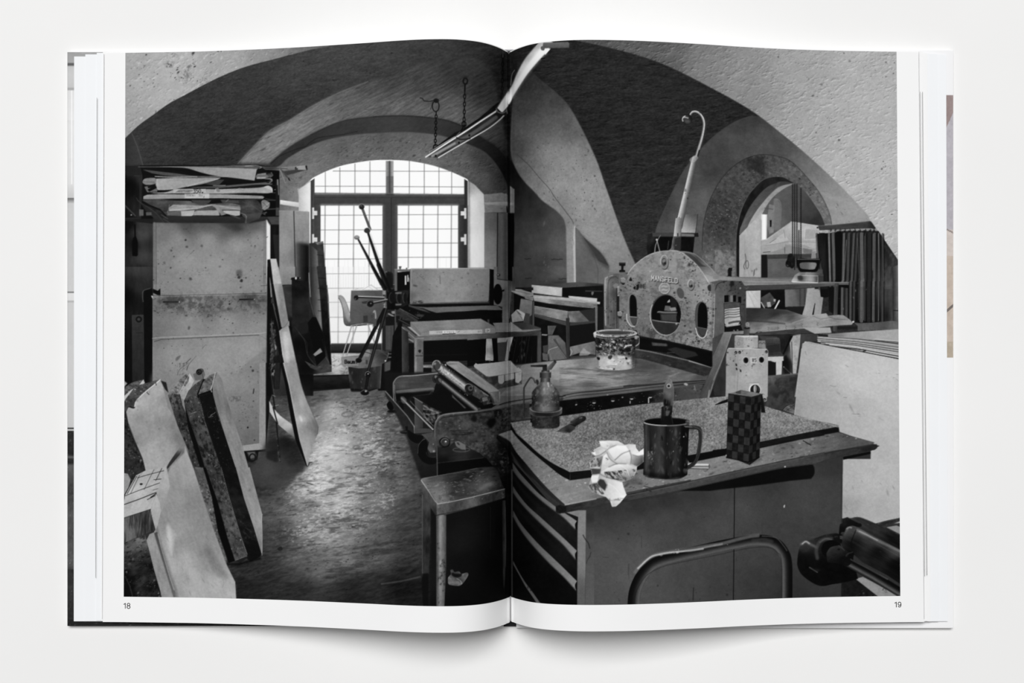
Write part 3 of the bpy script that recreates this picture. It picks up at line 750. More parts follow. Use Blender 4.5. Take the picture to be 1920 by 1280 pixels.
K([900,0,1275,0,1275,720,1100,740], .5, 40, .8, 4, 4, 0, 1, 99); K([980,220,1275,420,1275,720,1120,740,1000,340], .22, 60, .5, 3, 3, 0, 3, 100)
K([1000,300,1110,300,1110,350,1000,350], .0, 50, .5, 4, 3, 0, 3, 101); F(ELL(1173,581,8,8), 24); S([1228,235,1222,275], 9, 40)
S(C(540,110,560,60,640,0), 5, 60, .6, 2); S([620,0,660,-40], 6, 50, .7); K([540,0,640,0,600,110,530,110], .0, 60, .5, 3, 5, 0, 3, 102)
F([1335,0,1375,0,1370,400,1350,600,1335,790], N(22,(6,3,8,0,2,2)))
# castor
F([1130,795,1335,778,1330,800,1270,800,1260,870,1210,895,1160,880], 20); F([1160,800,1240,795,1255,830,1230,875,1190,870], 44); F([1170,805,1235,800,1240,850,1200,860], 96, .8); S(ELL(1215,850,26,32), 12, 22)
F([1150,900,1240,905,1250,890,1160,880], 26, .8, 6, own=False)
# ---- recess between cabinet and window
O('printed_wall_cupboard')
V('B1')
F([1530,700,1620,700,1620,1290,1530,1290], N(22,(6,5,14,0,3,3)))
F([1555,800,1615,800,1610,1290,1600,1290], 40, .7)
F([1618,560,1760,562,1905,568,1920,570,1925,1290,1620,1290], N(R(1650,600,120, 1660,900,136, 1720,1200,128, 1740,600,130, 1850,600,134, 1800,800,120, 1790,1000,104, 1650,1250,122), (6,4,20,0,3,2)))
F([1770,870,1900,890,1925,900,1925,1290,1785,1290], L(1770,0,100,1900,0,14,.5,40), .96, 20)
S([1618,560,1760,560,1905,568], 5, 150, .8)
S([1765,565,1783,1290], 7, 24)
V('B2')
F([1625,0,1785,0,1785,175,1632,182], N(L(0,0,128,0,180,112),(5,4,14,0,3,2)))
F([1783,0,1920,0,1900,150,1785,175], L(1783,0,90,1900,0,14,.5,38))
S([1783,0,1784,175], 6, 30); S([1640,185,1785,178,1905,152], 8, 22)
F([1740,108,1830,100,1832,128,1740,132], 24); F(ELL(1786,114,9,14), 190); F(ELL(1826,112,5,10), 120); S([1740,122,1760,116], 12, 20)
O('printed_dark_boards')
F([1530,190,1640,190,1920,150,1960,500,1960,1290,1530,1290], N(R(1600,300,50, 1700,300,58, 1800,350,56, 1700,420,40, 1850,250,30, 1900,400,34, 1600,700,44, 1750,600,14, 1900,800,10, 1850,1000,12, 1600,1100,50), (6,10,14,0,3,3)))
S([1655,212,1740,210], 5, 96, .7)
F([1640,215,1910,160,1900,460,1740,500,1720,480], N(R(1700,350,52, 1850,250,34, 1800,450,46), (8,14,8,10,3,5)))
F([1735,520,1895,470,1925,620,1870,655,1810,640,1740,600], N(26,(14,9,9,0,2,3))); S(C(1790,615,1850,650,1920,630), 5, 90, .7); K([1760,590,1920,590,1920,640,1780,640], .1, 66, .7, 4, 4, 0, 2, 4)
S(C(1780,670,1840,730,1890,830,1915,930), 7, 74, .8); S([1850,760,1895,880], 8, 110, .8, 3)
# leaning framed pictures by the window
V('B6')
F([-70,120,100,150,105,560,200,520,330,1000,330,1050,150,1075,-60,1080], N(R(0,200,22, 50,400,38, 20,560,30, 60,800,12, 150,700,14, 200,900,24, 250,1000,66, 100,1000,10, 280,950,50), (8,14,14,0,3,3)))
F([0,570,110,540,90,660,-20,680], 30)
F([90,560,140,500,205,510,250,700,270,900,180,990,120,700], 12)
S(C(0,655,60,740,90,880,180,1000), 5, 66, .8); S(C(-40,600,30,690,80,760,90,860), 6, 46, .7)
F([145,875,215,812,238,850,165,893], N(122,(10,5,5,0,2,3)))
F([60,940,180,1000,310,970,332,1000,325,1025,190,1040,120,1010], N(58,(22,7,5,-20,3,3))); S([270,900,320,985], 5, 96, .7); S([235,720,275,900], 3, 60, .7)
# tall leaning boards
O('printed_leaning_board')
V('B5')
F([105,885,190,875,245,865,275,1290,110,1290], N(46,(5,6,14,0,3,2)))
F([107,890,186,960,205,1130,200,1290,118,1290,112,1000], L(107,0,34,190,0,100))
F([183,885,243,868,278,1290,205,1290], N(L(183,0,56,270,0,44), (10,6,10,0,3,3)))
for y in (1000,1115): S([185,y,250,y+8], 6, 30, .8)
F([165,880,245,865,245,890,190,900], N(110,(20,6,3,0,2,3)))
S([200,890,245,885], 8, 50, .7); S([107,885,112,1290], 4, 126, .7); S([245,870,272,1280], 4, 84, .6)
V('B6')
F([100,0,205,0,235,620,240,650,130,400,103,150], N(L(100,0,70,215,0,104,.2,40), (8,5,18,0,3,2)))
F([180,0,270,0,300,520,330,985,310,975,240,660,215,300], N(R(220,50,48, 240,300,30, 250,500,22, 300,800,12), (10,6,10,0,3,3)))
for y in (110,215,330,440,650): S([195,y,275,y+6], 6, 18, .8)
S([268,0,300,520,328,980], 5, 60, .7); S([102,60,118,300], 5, 196, .8); S([105,150,112,330,150,480], 4, 130, .7); S([190,0,215,300,236,620], 4, 30, .8)
# ---- planks leaning on the cabinet side
O('printed_leaning_plank')
V('B2')
F([1500,0,1540,0,1530,1290,1495,1290], 14)
F([1525,300,1545,300,1545,320,1530,320], 20); S([1527,110,1540,300], 9, 180, .8)
F([1525,370,1560,355,1650,640,1640,900,1560,700], 24)
F([1515,380,1560,358,1630,650,1700,960,1800,1290,1740,1290,1650,1000,1560,640], N(18,(6,5,12,0,2,3)))
S([1555,365,1620,630], 7, 110, .7); S([1560,370,1580,430], 4, 150, .6)
K([1520,540,1575,540,1600,820,1560,1060,1560,1290,1530,1290], .02, 120, .6, 4, 7, 10, 3, 111)
F([1580,830,1590,830,1590,800,1570,760], 130)
F([1560,900,1650,870,1620,1220,1560,1220], N(26,(6,6,18,0,3,3)))
O('printed_warped_plank')
F([1515,0,1540,10,1640,600,1640,620,1620,640,1560,310], 18)
F([1530,0,1612,0,1660,240,1710,545,1720,560,1715,590,1690,600,1650,610,1640,600], N(L(1540,0,176,1640,0,118,.4,150), (14,6,14,-10,3,4)))
F([1620,640,1650,612,1712,590,1770,860,1860,1290,1740,1290,1690,1060,1650,880], N(R(1650,660,122, 1690,700,176, 1700,900,166, 1740,1000,110, 1700,1000,120, 1760,1150,112, 1800,1250,128), (12,6,16,-12,3,4)))
F([1655,660,1690,640,1712,760,1720,900,1712,1010,1690,960,1660,740], 190, .5, 10, own=False)
S(C(1655,612,1680,590,1715,545), 6, 96); S([1715,545,1718,590], 5, 170)
S([1620,640,1655,880,1700,1060,1745,1290], 6, 196, .6)
F([1540,0,1612,0,1625,60,1640,140,1610,200,1560,100], 168, .35, 10, own=False)
V('B1')
F([1498,1045,1530,1040,1590,1040,1640,1280,1640,1290,1550,1290,1520,1150], N(168,(14,6,14,-10,3,4))); F([1500,1050,1530,1045,1560,1290,1535,1290], 20)
S([1530,1045,1565,1200], 4, 190, .6)
V('B3')
O('printed_metal_rod')
F([1365,0,1400,0,1400,250,1370,340], 14); F([1410,0,1460,0,1450,240,1415,240], N(34,(6,4,12,0,2,3)))
K([1370,0,1420,0,1410,120,1375,120], .05, 140, .8, 4, 7, 10, 3, 112)
S([1372,30,1400,300,1415,400,1440,640,1465,885], 14, 24, w2=12); K([1360,30,1400,30,1470,885,1440,885], .15, 90, .7, 3, 5, -8, 2, 113)
S([1380,60,1400,230,1410,300], 4, 120, .6); S([1395,290,1418,300], 6, 120, .8); S([1420,385,1450,378], 5, 150, .8); F([1440,640,1452,640,1468,885,1458,885], 96, .7)
O('printed_warped_plank') if False else Oagain('printed_warped_plank')
# white curved tube behind
F(C(1365,340,1400,400,1460,470,1540,530,1600,575)+[1620,680]+C(1560,650,1500,600,1440,545,1370,440), R(1380,420,170, 1450,480,200, 1450,540,140, 1540,560,176, 1560,640,96, 1600,620,120))
S([1400,400,1440,545], 12, 24); 
# floor shadow behind the planks
Oagain('printed_floor')
F([1345,690,1500,650,1640,700,1712,930,1500,1130,1240,1100,1180,960,1250,900], R(1400,740,30, 1550,720,18, 1600,850,22, 1400,900,56, 1300,900,60, 1350,940,70, 1250,980,60, 1500,1000,50, 1500,1080,64), .85, 22)
F([1340,800,1440,780,1450,890,1420,895,1340,860], 20, .6, 10, own=False)
Oagain('printed_metal_rod')
S([1440,640,1465,885], 12, 26)
K([1436,640,1470,885,1450,885,1430,700], .0, 84, .7, 3, 5, -8, 2, 113)
Oagain('printed_warped_plank')
F([1465,0,1500,0,1560,250,1600,500,1640,700,1715,935,1700,930,1600,690,1560,500,1510,200], 14)
F([1490,0,1612,0]+C(1612,0,1650,180,1700,330,1750,440,1806,578)+[1800,640]+C(1780,690,1750,760,1725,850,1712,935)+[1640,680,1590,450,1540,200], N(R(1520,40,140, 1560,100,124, 1600,60,130, 1600,300,122, 1620,450,140, 1660,500,176, 1650,330,150, 1700,450,126, 1760,560,104, 1700,620,130, 1690,800,150, 1660,700,150, 1750,700,132, 1780,600,92), (12,7,20,-15,4,4)))
S([1495,0,1545,200,1590,440,1640,690,1712,930], 6, 188, .7)
S(C(1612,0,1650,180,1700,330,1750,440,1806,578), 5, 60, .6)
S([1806,580,1800,640], 6, 60, .7); F(CC(1635,470,1655,490,1665,530,1650,520), 215, .8, 6, own=False)
S([1712,930,1730,895,1750,893], 6, 40); F([1755,500,1806,578,1800,600,1760,560], 80, .4, 8, own=False)
# ---- litho stones standing at the left
O('printed_stone_slab')
def stonetex(p, seed, dark=14, light=120, ang=60):
    clip(p)
    K(p, .05, dark, .7, 7, 4, ang, 4, seed); K(p, .28, light, .6, 5, 3, ang, 3, seed+1); K(p, .42, light+50, .6, 3, 2.4, ang, 2, seed+2)
    clip()
def slab(top, side, face, tt, ts, tf, seed):
    if top: F(top, tt); stonetex(top, seed, 40, 150, 30)
    if side: F(side, ts); stonetex(side, seed+3)
    if face: F(face, tf)
slab([20,180,60,160,90,185,60,215,20,230], None, None, N(140,(20,5,3,0,3,3)), None, None, 120)
slab(C(40,250,110,190,170,165,235,153)+[235,153,200,200,120,250,60,310,20,320], None, [60,310,120,250,200,200,235,153,248,180,160,260,60,350,40,360], N(84,(24,8,4,-35,4,3)), None, N(170,(20,7,4,-45,3,3)), 123)
S([60,305,120,250,200,200,235,155], 7, 190, .8)
# big front-left stone
O('printed_stone_slab')
slab(C(40,420,60,350,110,280,170,210,250,185,320,165,385,150)+[385,150,340,190,290,230,230,280,180,330,160,360,150,400,110,395,80,430,40,450], [40,430,90,440,100,560,170,720,220,860,265,990,262,1080,20,1080], None, N(R(100,350,60, 200,250,74, 320,190,70), (26,9,4,-35,4,3)), N(R(80,600,40, 150,800,50, 200,950,40), (16,8,5,-30,4,5)), None, 126)
F([385,150,415,230,455,400,520,500,600,690,620,700,560,760,470,890,430,960,262,1000,230,860,170,720,100,540,80,440,100,400,150,408,165,355,230,280,290,230,340,190], N(R(350,250,150, 420,350,128, 250,350,150, 160,420,166, 200,480,120, 150,550,140, 250,600,138, 350,550,130, 480,520,124, 560,680,100, 300,750,160, 450,750,140, 280,880,150, 350,920,150, 210,700,120, 400,440,140), (12,14,22,20,4,3), (5,4,6,0,2,7)))
S([385,152,340,190,290,230,230,280,180,330,162,358,155,400], 9, 205, .8); S([345,180,350,200], 6, 30); S([265,265,285,285], 5, 30)
K([385,150,600,690,262,1000,80,440,200,300], .36, 90, .5, 7, 10, 20, 3, 130)
F(CC(110,392,140,400,160,395,150,410,120,405), 18)
S(C(255,835,270,760,330,710), 3, 110, .6); S(C(100,560,170,720,230,860,265,990), 4, 180, .5)
F([390,160,440,175,460,270,430,240,410,200], 34)
# second slab (rough light top)
slab_b = O('printed_stone_slab')
slab(C(455,290,500,210,560,150,620,100,650,95)+[650,95,690,160,600,340,580,320,560,280,500,280], [455,290,500,275,560,285,580,370,640,500,690,740,790,1000,850,1290,790,1290,700,960,640,790,600,700,540,560,480,370], None, N(R(500,230,104, 600,140,100, 620,220,156, 670,150,150), (24,10,4,-40,4,4)), N(R(520,330,84, 540,500,44, 600,650,60, 660,850,50, 740,1100,70, 800,1250,40), (20,8,5,40,4,5)), None, 133)
F([650,95,690,160,610,335,585,320,560,280,640,170], N(R(640,200,156, 600,280,140, 670,140,166), (18,5,8,30,3,3)))
S([650,97,600,190,560,270], 5, 190, .5); S([575,300,600,400,650,520,700,740,800,1000,860,1290], 5, 110, .5); S([560,285,580,370], 8, 20, .8)
# wheel hub of a cart behind
O('printed_black_knob')
F([680,100,730,80,780,70,790,110,770,150,700,160], 92); S([760,95,775,140], 4, 40); F(ELL(735,82,27,27), 22); F(ELL(752,70,24,20), 40, .7); S(ELL(733,85,12,12), 5, 60, .8)
slab_c = O('printed_stone_slab')
# gap slab (dark) and third
F([850,150,1000,1290,850,1290,640,600,600,340,640,260,700,200,770,145], 12)
slab([605,330,640,250,700,190,775,140,770,165,720,270,720,300,700,310,640,350], [600,345,650,300,720,300,760,400,800,560,860,720,920,880,1030,1290,880,1290,800,980,720,720,650,520], None, N(R(650,280,74, 740,180,60), (22,8,5,30,4,4)), N(R(660,400,60, 700,600,40, 760,600,84, 800,750,60, 860,900,70, 940,1150,44, 850,1100,24), (24,8,5,40,4,5)), None, 137)
S([735,310,800,560,900,820,1000,1180,1030,1290], 4, 150, .8)
F([735,300,770,400,930,830,1060,1290,1040,1290,900,850,790,530], 20)
for q in ((665,455,715,440),(690,447,705,440)): S(q, 4, 150, .7)
# right dark stone with pale face
slab_d = O('printed_stone_slab')
slab([722,290,760,180,830,110,900,85,870,170,850,240,800,260,750,275], [730,295,830,262,870,300,940,560,1010,780,1100,1060,1180,1290,1050,1290,930,850,800,530,760,400], None, N(R(780,200,96, 860,130,90), (22,9,5,20,4,4)), N(R(780,290,26, 850,400,26, 900,600,20, 1000,900,18), (8,8,5,40,3,5)), None, 143)
S([880,90,860,180,840,240,850,262], 7, 190, .7)
F([735,300,870,270,1180,1290,1055,1290], 16, .55, own=False)
F([900,88,940,150,980,300,1010,400,1140,800,1275,1290,1180,1290,1090,1020,950,590,890,400,860,280,855,200], N(R(900,150,120, 930,300,110, 960,500,116, 1010,600,120, 1060,800,118, 1140,1000,120, 1200,1250,124, 980,380,104), (16,5,26,-18,3,4)))
S([880,400,950,590,1090,1010], 4, 140, .5); S([722,285,775,150], 10, 16)
for q in ((820,490,860,480),(840,470,870,455,880,445),(835,480,850,468)): S(q, 5, 120, .7)
S(ELL(850,465,40,34,a0=30,a1=250), 4, 50, .6)
V('B4')
# continue the slabs down to the floor
ST['id'] = slab_b
F([690,-20,780,-20,850,250,905,560,980,760,985,860,860,520,760,220], N(R(740,50,76, 800,200,84, 860,400,96, 920,600,70, 960,800,84), (22,7,5,40,3,5)))
stonetex([690,-20,780,-20,850,250,905,560,980,760,985,860,860,520,760,220], 150, 12, 150)
ST['id'] = slab_c
F([770,-20,800,-20,900,250,990,600,1060,820,1000,840,905,560,850,250], 8)
F([795,-20,935,-20,1010,260,1120,620,1170,770,1165,800,1100,835,1060,820,1000,640,900,280], N(R(860,50,50, 920,200,60, 950,400,66, 1050,500,84, 1080,650,60, 1120,780,70), (24,8,5,40,4,5)))
stonetex([795,-20,935,-20,1010,260,1120,620,1170,770,1165,800,1100,835,1060,820,1000,640,900,280], 153, 12, 130)
S([935,-20,1010,260,1110,590,1168,760], 4, 160, .8); S([1060,815,1165,775], 5, 110, .6); F([1060,822,1165,778,1165,800,1105,838], 30)
ST['id'] = slab_d
F([935,-20,1070,-20,1150,260,1230,520,1300,740,1285,780,1200,830,1165,800,1170,760,1110,590,1010,260], N(R(1000,50,18, 1100,350,28, 1150,550,26, 1200,700,18), (12,14,8,30,4,5)))
K([1050,350,1180,350,1260,640,1150,620], .1, 60, .6, 7, 4, 30, 3, 156)
F([1065,-20,1190,-20,1302,400,1300,440,1303,740,1298,760,1230,530,1140,260], N(R(1130,50,118, 1200,200,124, 1240,350,128, 1290,420,138, 1270,560,130, 1290,680,112), (12,5,20,-18,3,4)))
S([1302,400,1298,440,1303,600,1300,770], 6, 170, .6); F(ELL(1190,185,14,12), 92, .6, 6, own=False)
F([1285,770,1302,750,1285,790], 30)
S([980,850,1100,850,1280,800], 22, 10, .7, 14)
# big leaning slab in the foreground
O('printed_front_slab')
V('B4')
fs = [430,20,560,-130,600,-190,612,-218,640,-130,690,0,760,220,860,520,985,860,1060,1010,1069,1160,1069,1300,500,1300,330,560,358,515]
F(fs, N(R(500,0,140, 600,-100,150, 650,50,142, 450,100,130, 560,250,130, 400,450,126, 650,330,116, 700,450,122, 480,600,176, 430,550,120, 560,650,122, 600,500,138, 720,650,128, 800,560,120, 650,800,156, 780,750,112, 560,850,166, 820,880,120, 700,950,158, 900,1000,160, 900,900,140, 620,1080,164, 1000,1060,150, 1000,1140,160, 540,1100,130, 750,250,120), (10,10,40,-18,4,4), (4,3,10,-18,2,6)))
clip(fs)
S(C(350,520,400,700,460,880,520,1080,545,1200), 26, 84, .45, 16); F([380,480,440,420,700,1100,600,1160], 90, .16, 30, own=False)
F(CC(780,700,830,690,960,900,1000,980,900,960,860,900), 92, .45, 18, own=False); F(CC(440,520,470,500,500,640,490,780,460,700), 205, .55, 14, own=False)
K(fs, .42, 100, .4, 4, 26, -18, 3, 157)
F([560,-130,612,-218,600,-150,480,-30,440,60,430,20], 60, .7, 5, own=False)
clip()
S([612,-218,640,-130,690,0,760,220,860,520,985,860], 5, 96, .6)
S([945,1060,958,1020,950,985], 4, 90, .5); S([1069,1040,1069,1150], 4, 100, .5)
# crease / lower pale board edge
F([260,640,290,580,340,560,370,600,500,1090,530,1300,410,1300,390,1100,330,900,290,740], N(R(300,650,140, 330,800,128, 380,950,124, 430,1100,130, 350,620,120), (12,6,14,-15,3,4)))
F([330,570,358,560,520,1100,525,1150,505,1150,400,800], L(330,0,60,540,0,92), .9, 3)
S([365,580,400,720,470,960,510,1080], 7, 184, .5, 3)
# stacked timber block with plywood edge
O('printed_timber_block')
V('B4')
F([60,30,95,40,120,90,100,160,60,230], N(130,(16,7,7,0,3,3)))
F([410,-10,440,-40,455,40,472,150,440,260,400,380,392,380,352,210,380,100], N(R(400,150,150, 440,100,156, 420,250,140, 390,330,132), (8,5,10,0,3,4)))
F([350,215,385,310,392,380,358,515,345,545,300,380,300,355], N(L(0,215,164,0,540,146), (8,5,10,0,3,4)))
bt = [170,50,260,5,430,-20,415,30,352,212,300,355,58,435,58,300,70,230]
F(bt, N(R(100,380,158, 250,320,164, 200,200,168, 300,120,164, 220,60,150, 380,20,150, 330,200,156), (14,30,5,-62,3,4), (7,4,3,0,2,5)))
clip(bt)
K(bt, .24, 60, .6, 3, 22, 22, 3, 160)
for q,w in (((60,240,200,185,380,120),5),((60,315,200,265,350,205),7),((180,75,280,45,420,10),5),((90,215,175,60),5),((120,215,200,50),4),((240,180,300,60,330,0),4),((345,100,400,-10),5),((330,90,395,85),6),((300,250,350,215),9),((320,185,385,165),4),((270,270,350,230),6)):
    S(q, w, 20, .9)
F(CC(200,130,215,122,230,130,212,140), 20)
clip()
F([58,435,300,355,330,545,260,575,58,660], N(R(80,550,96, 160,500,84, 180,550,104, 240,480,60, 300,450,84, 310,520,60), (8,4,40,0,3,4)))
clip([58,435,300,355,330,545,260,575,58,660]); K([50,350,330,350,330,660,50,660], .0, 24, .7, 2.2, 40, -3, 3, 161); clip()
S([58,435,300,356], 6, 40, .8)
# rough stone at the bottom left
O('printed_rough_stone')
F([58,660,250,590,265,640,290,740,330,900,400,1150,400,1300,58,1300], N(R(100,700,84, 200,640,96, 150,800,44, 250,850,30, 200,1000,44, 300,1000,26, 100,1000,14, 80,1150,12, 250,1150,34), (22,12,8,-25,4,5)))
stonetex([58,660,250,590,265,640,290,740,330,900,400,1150,400,1300,58,1300], 164, 10, 104, -30)
F([58,930,90,960,130,1100,140,1300,58,1300], 12, .85, 5); S([70,960,110,1040,140,1150], 6, 80, .6, 3)
# ---- things by the window: chair, cardboard box, bucket, hand press
V('B6')
O('printed_box_on_chair')
F([525,235,840,232,845,560,520,575,510,500], N(R(560,300,88, 700,350,84, 800,280,74, 800,450,70, 560,500,80, 700,520,70), (4,10,10,0,2,3)))
S([525,237,840,233], 7, 150, .8); F([645,490,690,487,692,552,648,556], 50); S(ELL(735,497,9,10), 4, 34)
F([545,232,600,212,640,218,650,232], 206); F([620,225,690,195,730,178,745,195,800,232], 226)
S([640,230,725,180], 6, 150, .6); S([725,182,795,232], 7, 140, .7); S([700,200,745,230], 6, 176, .8); S([560,230,600,214], 4, 130, .7)
O('printed_shell_chair')
F(C(395,292,420,288,450,310,480,370,500,430,512,520,520,570)+C(520,562,600,572,690,562,750,560)+[750,572]+C(740,575,600,590,500,592,470,586,455,560,448,500,440,420,420,350,396,310), N(R(410,300,130, 460,380,150, 480,460,130, 470,540,90, 520,575,60, 700,570,56), (4,6,14,0,2,3)))
F(C(430,300,470,360,500,440,515,540)+C(505,560,480,520,460,440,430,350), 150, .6, 4, own=False)
S(C(395,292,425,288,455,315,485,380,510,460), 5, 60, .8); S(C(398,310,425,360,445,440,450,520,460,570,500,590,600,588,740,574), 6, 52, .9)
S([530,590,425,940], 11, 90, 1, prof=[60,196,150,70]); S([580,590,480,885], 11, 90, 1, prof=[60,196,150,70]); S([690,570,770,800], 10, 90, 1, prof=[70,200,140,60]); S(C(700,572,735,580,750,640,760,760), 7, 110, .8); S([780,590,810,680], 8, 96, .8)
S(C(520,588,600,575,700,572,790,580), 7, 150, .8)
O('printed_mortar_bucket')
F([495,1000,830,985,815,1215,700,1245,520,1240], N(L(495,0,34,830,0,64,.85,40), (8,8,18,0,3,4)))
K([495,1000,830,985,815,1215,520,1240], .2, 90, .5, 6, 12, 0, 3, 170)
S([828,985,815,1215], 5, 116, .7); F([520,1215,700,1232,815,1205,700,1250,525,1250], 16, .8, 4)
F([428,905,480,895,600,885,640,850,690,825,800,825,900,850,905,900,880,940,840,965,830,990,700,1010,600,1015,510,1000,430,985], N(R(450,950,120, 560,960,96, 700,880,84, 800,860,60, 880,900,36, 750,960,96, 850,960,60, 620,900,100), (16,12,7,-10,3,4)))
F([640,850,700,825,720,850,700,900,640,890], 124, .8, 4, own=False); S(C(660,850,720,870,740,900), 8, 40, .8); S(C(800,830,860,870,900,900), 6, 80, .7)
F([430,905,595,900,600,990,430,980], 118, .9, 3); TXT('Baumi', 462, 932, 34, 19, 24, 8, dx=27); F([670,930,690,932,690,975,672,973], 54); S([630,985,640,930], 4, 80, .6)
F([835,960,880,930,905,860,930,1010,860,1050,830,1010], 22); S(C(835,965,870,945,890,900,900,860), 6, 110, .7); F(ELL(868,940,8,8), 190)
F([860,960,920,940,920,1030,860,1050], 96, .7, 4); S([900,870,930,870], 5, 170, .8); S([900,905,930,905], 6, 180, .8)
# ground strip right of the press foot
Oagain('printed_threshold')
F([1000,985,1340,985,1340,1015,1110,1020,1000,1050], N(120,(40,5,3,0,3,3))); F([1110,1005,1330,1010,1330,1055,1110,1050], 18); F([1860,940,1920,930,1920,1000,1860,985], 50)
O('printed_hand_press')
# body left of the cylinder
F([845,230,1110,215,1110,440,1000,430,960,430,870,430,850,330], N(R(900,300,20, 1000,300,26, 1050,300,34, 940,400,12), (8,8,8,0,3,4)))
F([980,55,1115,40,1115,230,980,240], 14); F([958,40,985,35,985,240,960,240], 90); F([1062,88,1075,88,1078,180,1062,180], 190); F([1086,82,1096,82,1098,150,1086,150], 190); S([1100,110,1110,150], 7, 140)
F([960,25,1120,22,1120,45,960,48], N(96,(20,8,3,0,2,4))); S([960,26,1120,24], 5, 170, .7); F([1000,-5,1030,-5,1022,25,1006,25], 84); F([1072,10,1088,10,1086,25,1072,25], 84)
S(C(870,50,900,60,930,70,935,130,930,200), 22, 30); S(C(862,60,868,48,880,50), 14, 84); F([870,62,925,70,945,205,900,210,880,120], 24)
F([840,240,870,200,880,420,852,430], 150, .8, 4); K([840,220,875,220,875,430,845,430], .0, 30, .9, 4, 4, 0, 2, 171)
for x,w,t in ((930,50,40),(1000,40,60),(1060,34,60)):
    F(ELL(x,310,w*.6,60), 22); S(ELL(x,310,w*.5,50,a0=100,a1=260), 8, t+36, .5, 3)
F([965,255,1030,252,1030,268,968,272], 120, .7, 3); F([965,370,1030,370,1025,385,970,388], 130, .7, 3); F([1110,225,1115,260,1115,360,1100,380,1085,330], 10)
F([885,440,960,430,965,480,990,690,935,690,915,590], 30); S([900,470,960,500], 14, 150, .8, 2); F([925,445,960,440,965,470,935,470], 160, .7, 3)
F([870,500,1010,490,1010,580,870,590], 24); F([868,590,950,585,945,830,870,830], 64); S([925,600,925,830], 4, 44)
S([830,660,832,830], 7, 120, .8); F([835,590,870,590,870,850,835,830], 34); S([905,600,905,820], 4, 90, .6)
S([965,430,970,690], 10, 90, .8, 2); S([980,560,982,690], 6, 120, .6)
F([940,690,1035,500,1035,1270,900,1270], N(14,(4,6,14,0,2,3)))
# press foot
F([870,1245,960,1235,960,1290,890,1290], 12); S([868,1245,905,1290], 5, 96, .7)
# spokes of the wheel
def rod_(q, w, w2=None, lo=14, hi=150, ball=0, bt=24):
    S(q, w, 0, 1, 0, w2, own=True, prof=[lo, lo+10, hi, lo+14, lo])
V('B5')
S([632,525,715,745], 24, 0, own=True, prof=[30,40,120,60,30]); S([690,770,870,1300], 22, 0, 1, 0, 44, own=True, prof=[30,28,24,40,26]); S([720,790,830,1090], 7, 160, .6, 2)
S([590,835,830,1290], 18, 0, 1, 0, 40, own=True, prof=[40,46,34,24,22])
F(ELL(630,520,28,28), 36); S(ELL(630,520,28,28,a0=180,a1=360), 6, 140, .9); F(ELL(625,510,10,8), 120, .6, 3)
F(ELL(685,757,32,28), 48); S(ELL(685,757,32,28,a0=190,a1=350), 6, 190, .9); F(ELL(582,828,27,22), 96); F(ELL(580,818,24,14), 150, .7, 3)
V('B6')
S([800,-20,900,230], 44, 0, 1, 0, 50, own=True, prof=[24,40,20,16,14]); S([735,0,860,215], 24, 0, 1, 0, 46, own=True, prof=[30,36,20,16,12])
S([575,300,850,310], 24, 0, own=True, prof=[30,30,50,190,120]); F(ELL(573,308,26,27), 26); S(ELL(573,308,24,25,a0=150,a1=280), 5, 110, .8); F(ELL(566,322,7,5), 150, .7, 2)
F(CC(632,350,660,340,730,330,740,345,700,365,645,368), 50); S([640,345,700,335], 4, 130, .7)
S([745,360,880,332], 24, 0, own=True, prof=[26,26,60,170,60]); F(ELL(716,370,35,33), 24); S(ELL(716,370,33,31,a0=170,a1=300), 5, 120, .8); F(ELL(722,366,7,6), 120)
S([860,430,610,920], 40, 0, 1, 0, 34, own=True, prof=[20,22,24,30,18]); S([870,430,690,1060], 36, 0, 1, 0, 26, own=True, prof=[22,20,60,26,18])
F(ELL(600,935,32,26), 20); S(ELL(600,935,30,24,a0=180,a1=330), 4, 80, .8); F(ELL(692,1078,28,33), 20); S(ELL(692,1078,26,31,a0=160,a1=330), 5, 150, .8); F(ELL(695,1070,6,8), 150)
S([692,1105,665,1260], 26, 0, own=True, prof=[16,16,36,18,14]); S(C(750,450,755,440,765,445,772,500,768,560), 22, 0, own=True, prof=[70,150,120,60]); F([740,520,780,520,775,590,745,600], 70)
V('P'); F(ELL(684,736,8,5), 20); F(ELL(686,733,2,2), 130); S(ELL(684,736,7,5,a0=200,a1=330), 1, 120, .7)
V('B6')
# the printing cylinder in felt
O('printed_press_roller_cover')
F([1112,22,1130,15,1895,12,1915,20,1900,330,1890,352,1140,374,1112,370], N(R(1200,50,112, 1500,50,124, 1800,40,118, 1150,200,108, 1400,180,128, 1650,200,124, 1850,200,112, 1200,340,116, 1500,330,128, 1800,320,112, 1130,300,84), (7,14,12,0,3,5)))
S([1125,20,1500,16,1895,14], 6, 190, .7); S([1127,25,1120,200,1117,350], 5, 170, .5); S([1112,30,1112,365], 6, 40, .6)
K([1130,40,1300,40,1300,240,1130,240], .22, 56, .6, 5, 5, 20, 3, 172); K([1600,30,1900,30,1890,300,1700,280], .26, 56, .6, 6, 4, 20, 3, 174); K([1300,40,1700,40,1700,330,1300,330], .34, 70, .5, 6, 4, 20, 3, 175)
S([1412,90,1416,170], 5, 60, .8, 2); S([1210,90,1255,125], 5, 70, .7); F(CC(1145,178,1180,185,1185,200,1150,195), 60, .8, 3, own=False); F(CC(1865,70,1885,80,1885,120,1870,125), 56, .7, 4, own=False); S([1140,370,1895,345], 7, 56, .7)
K([1130,340,1250,335,1250,365,1130,368], .0, 40, .8, 4, 3, 0, 2, 176)
V('C4')
V('C3'); F([0,1135,200,1135,205,1150,205,1290,0,1290], N(118,(7,12,12,0,3,5))); S([0,1137,195,1137], 5, 190, .7)
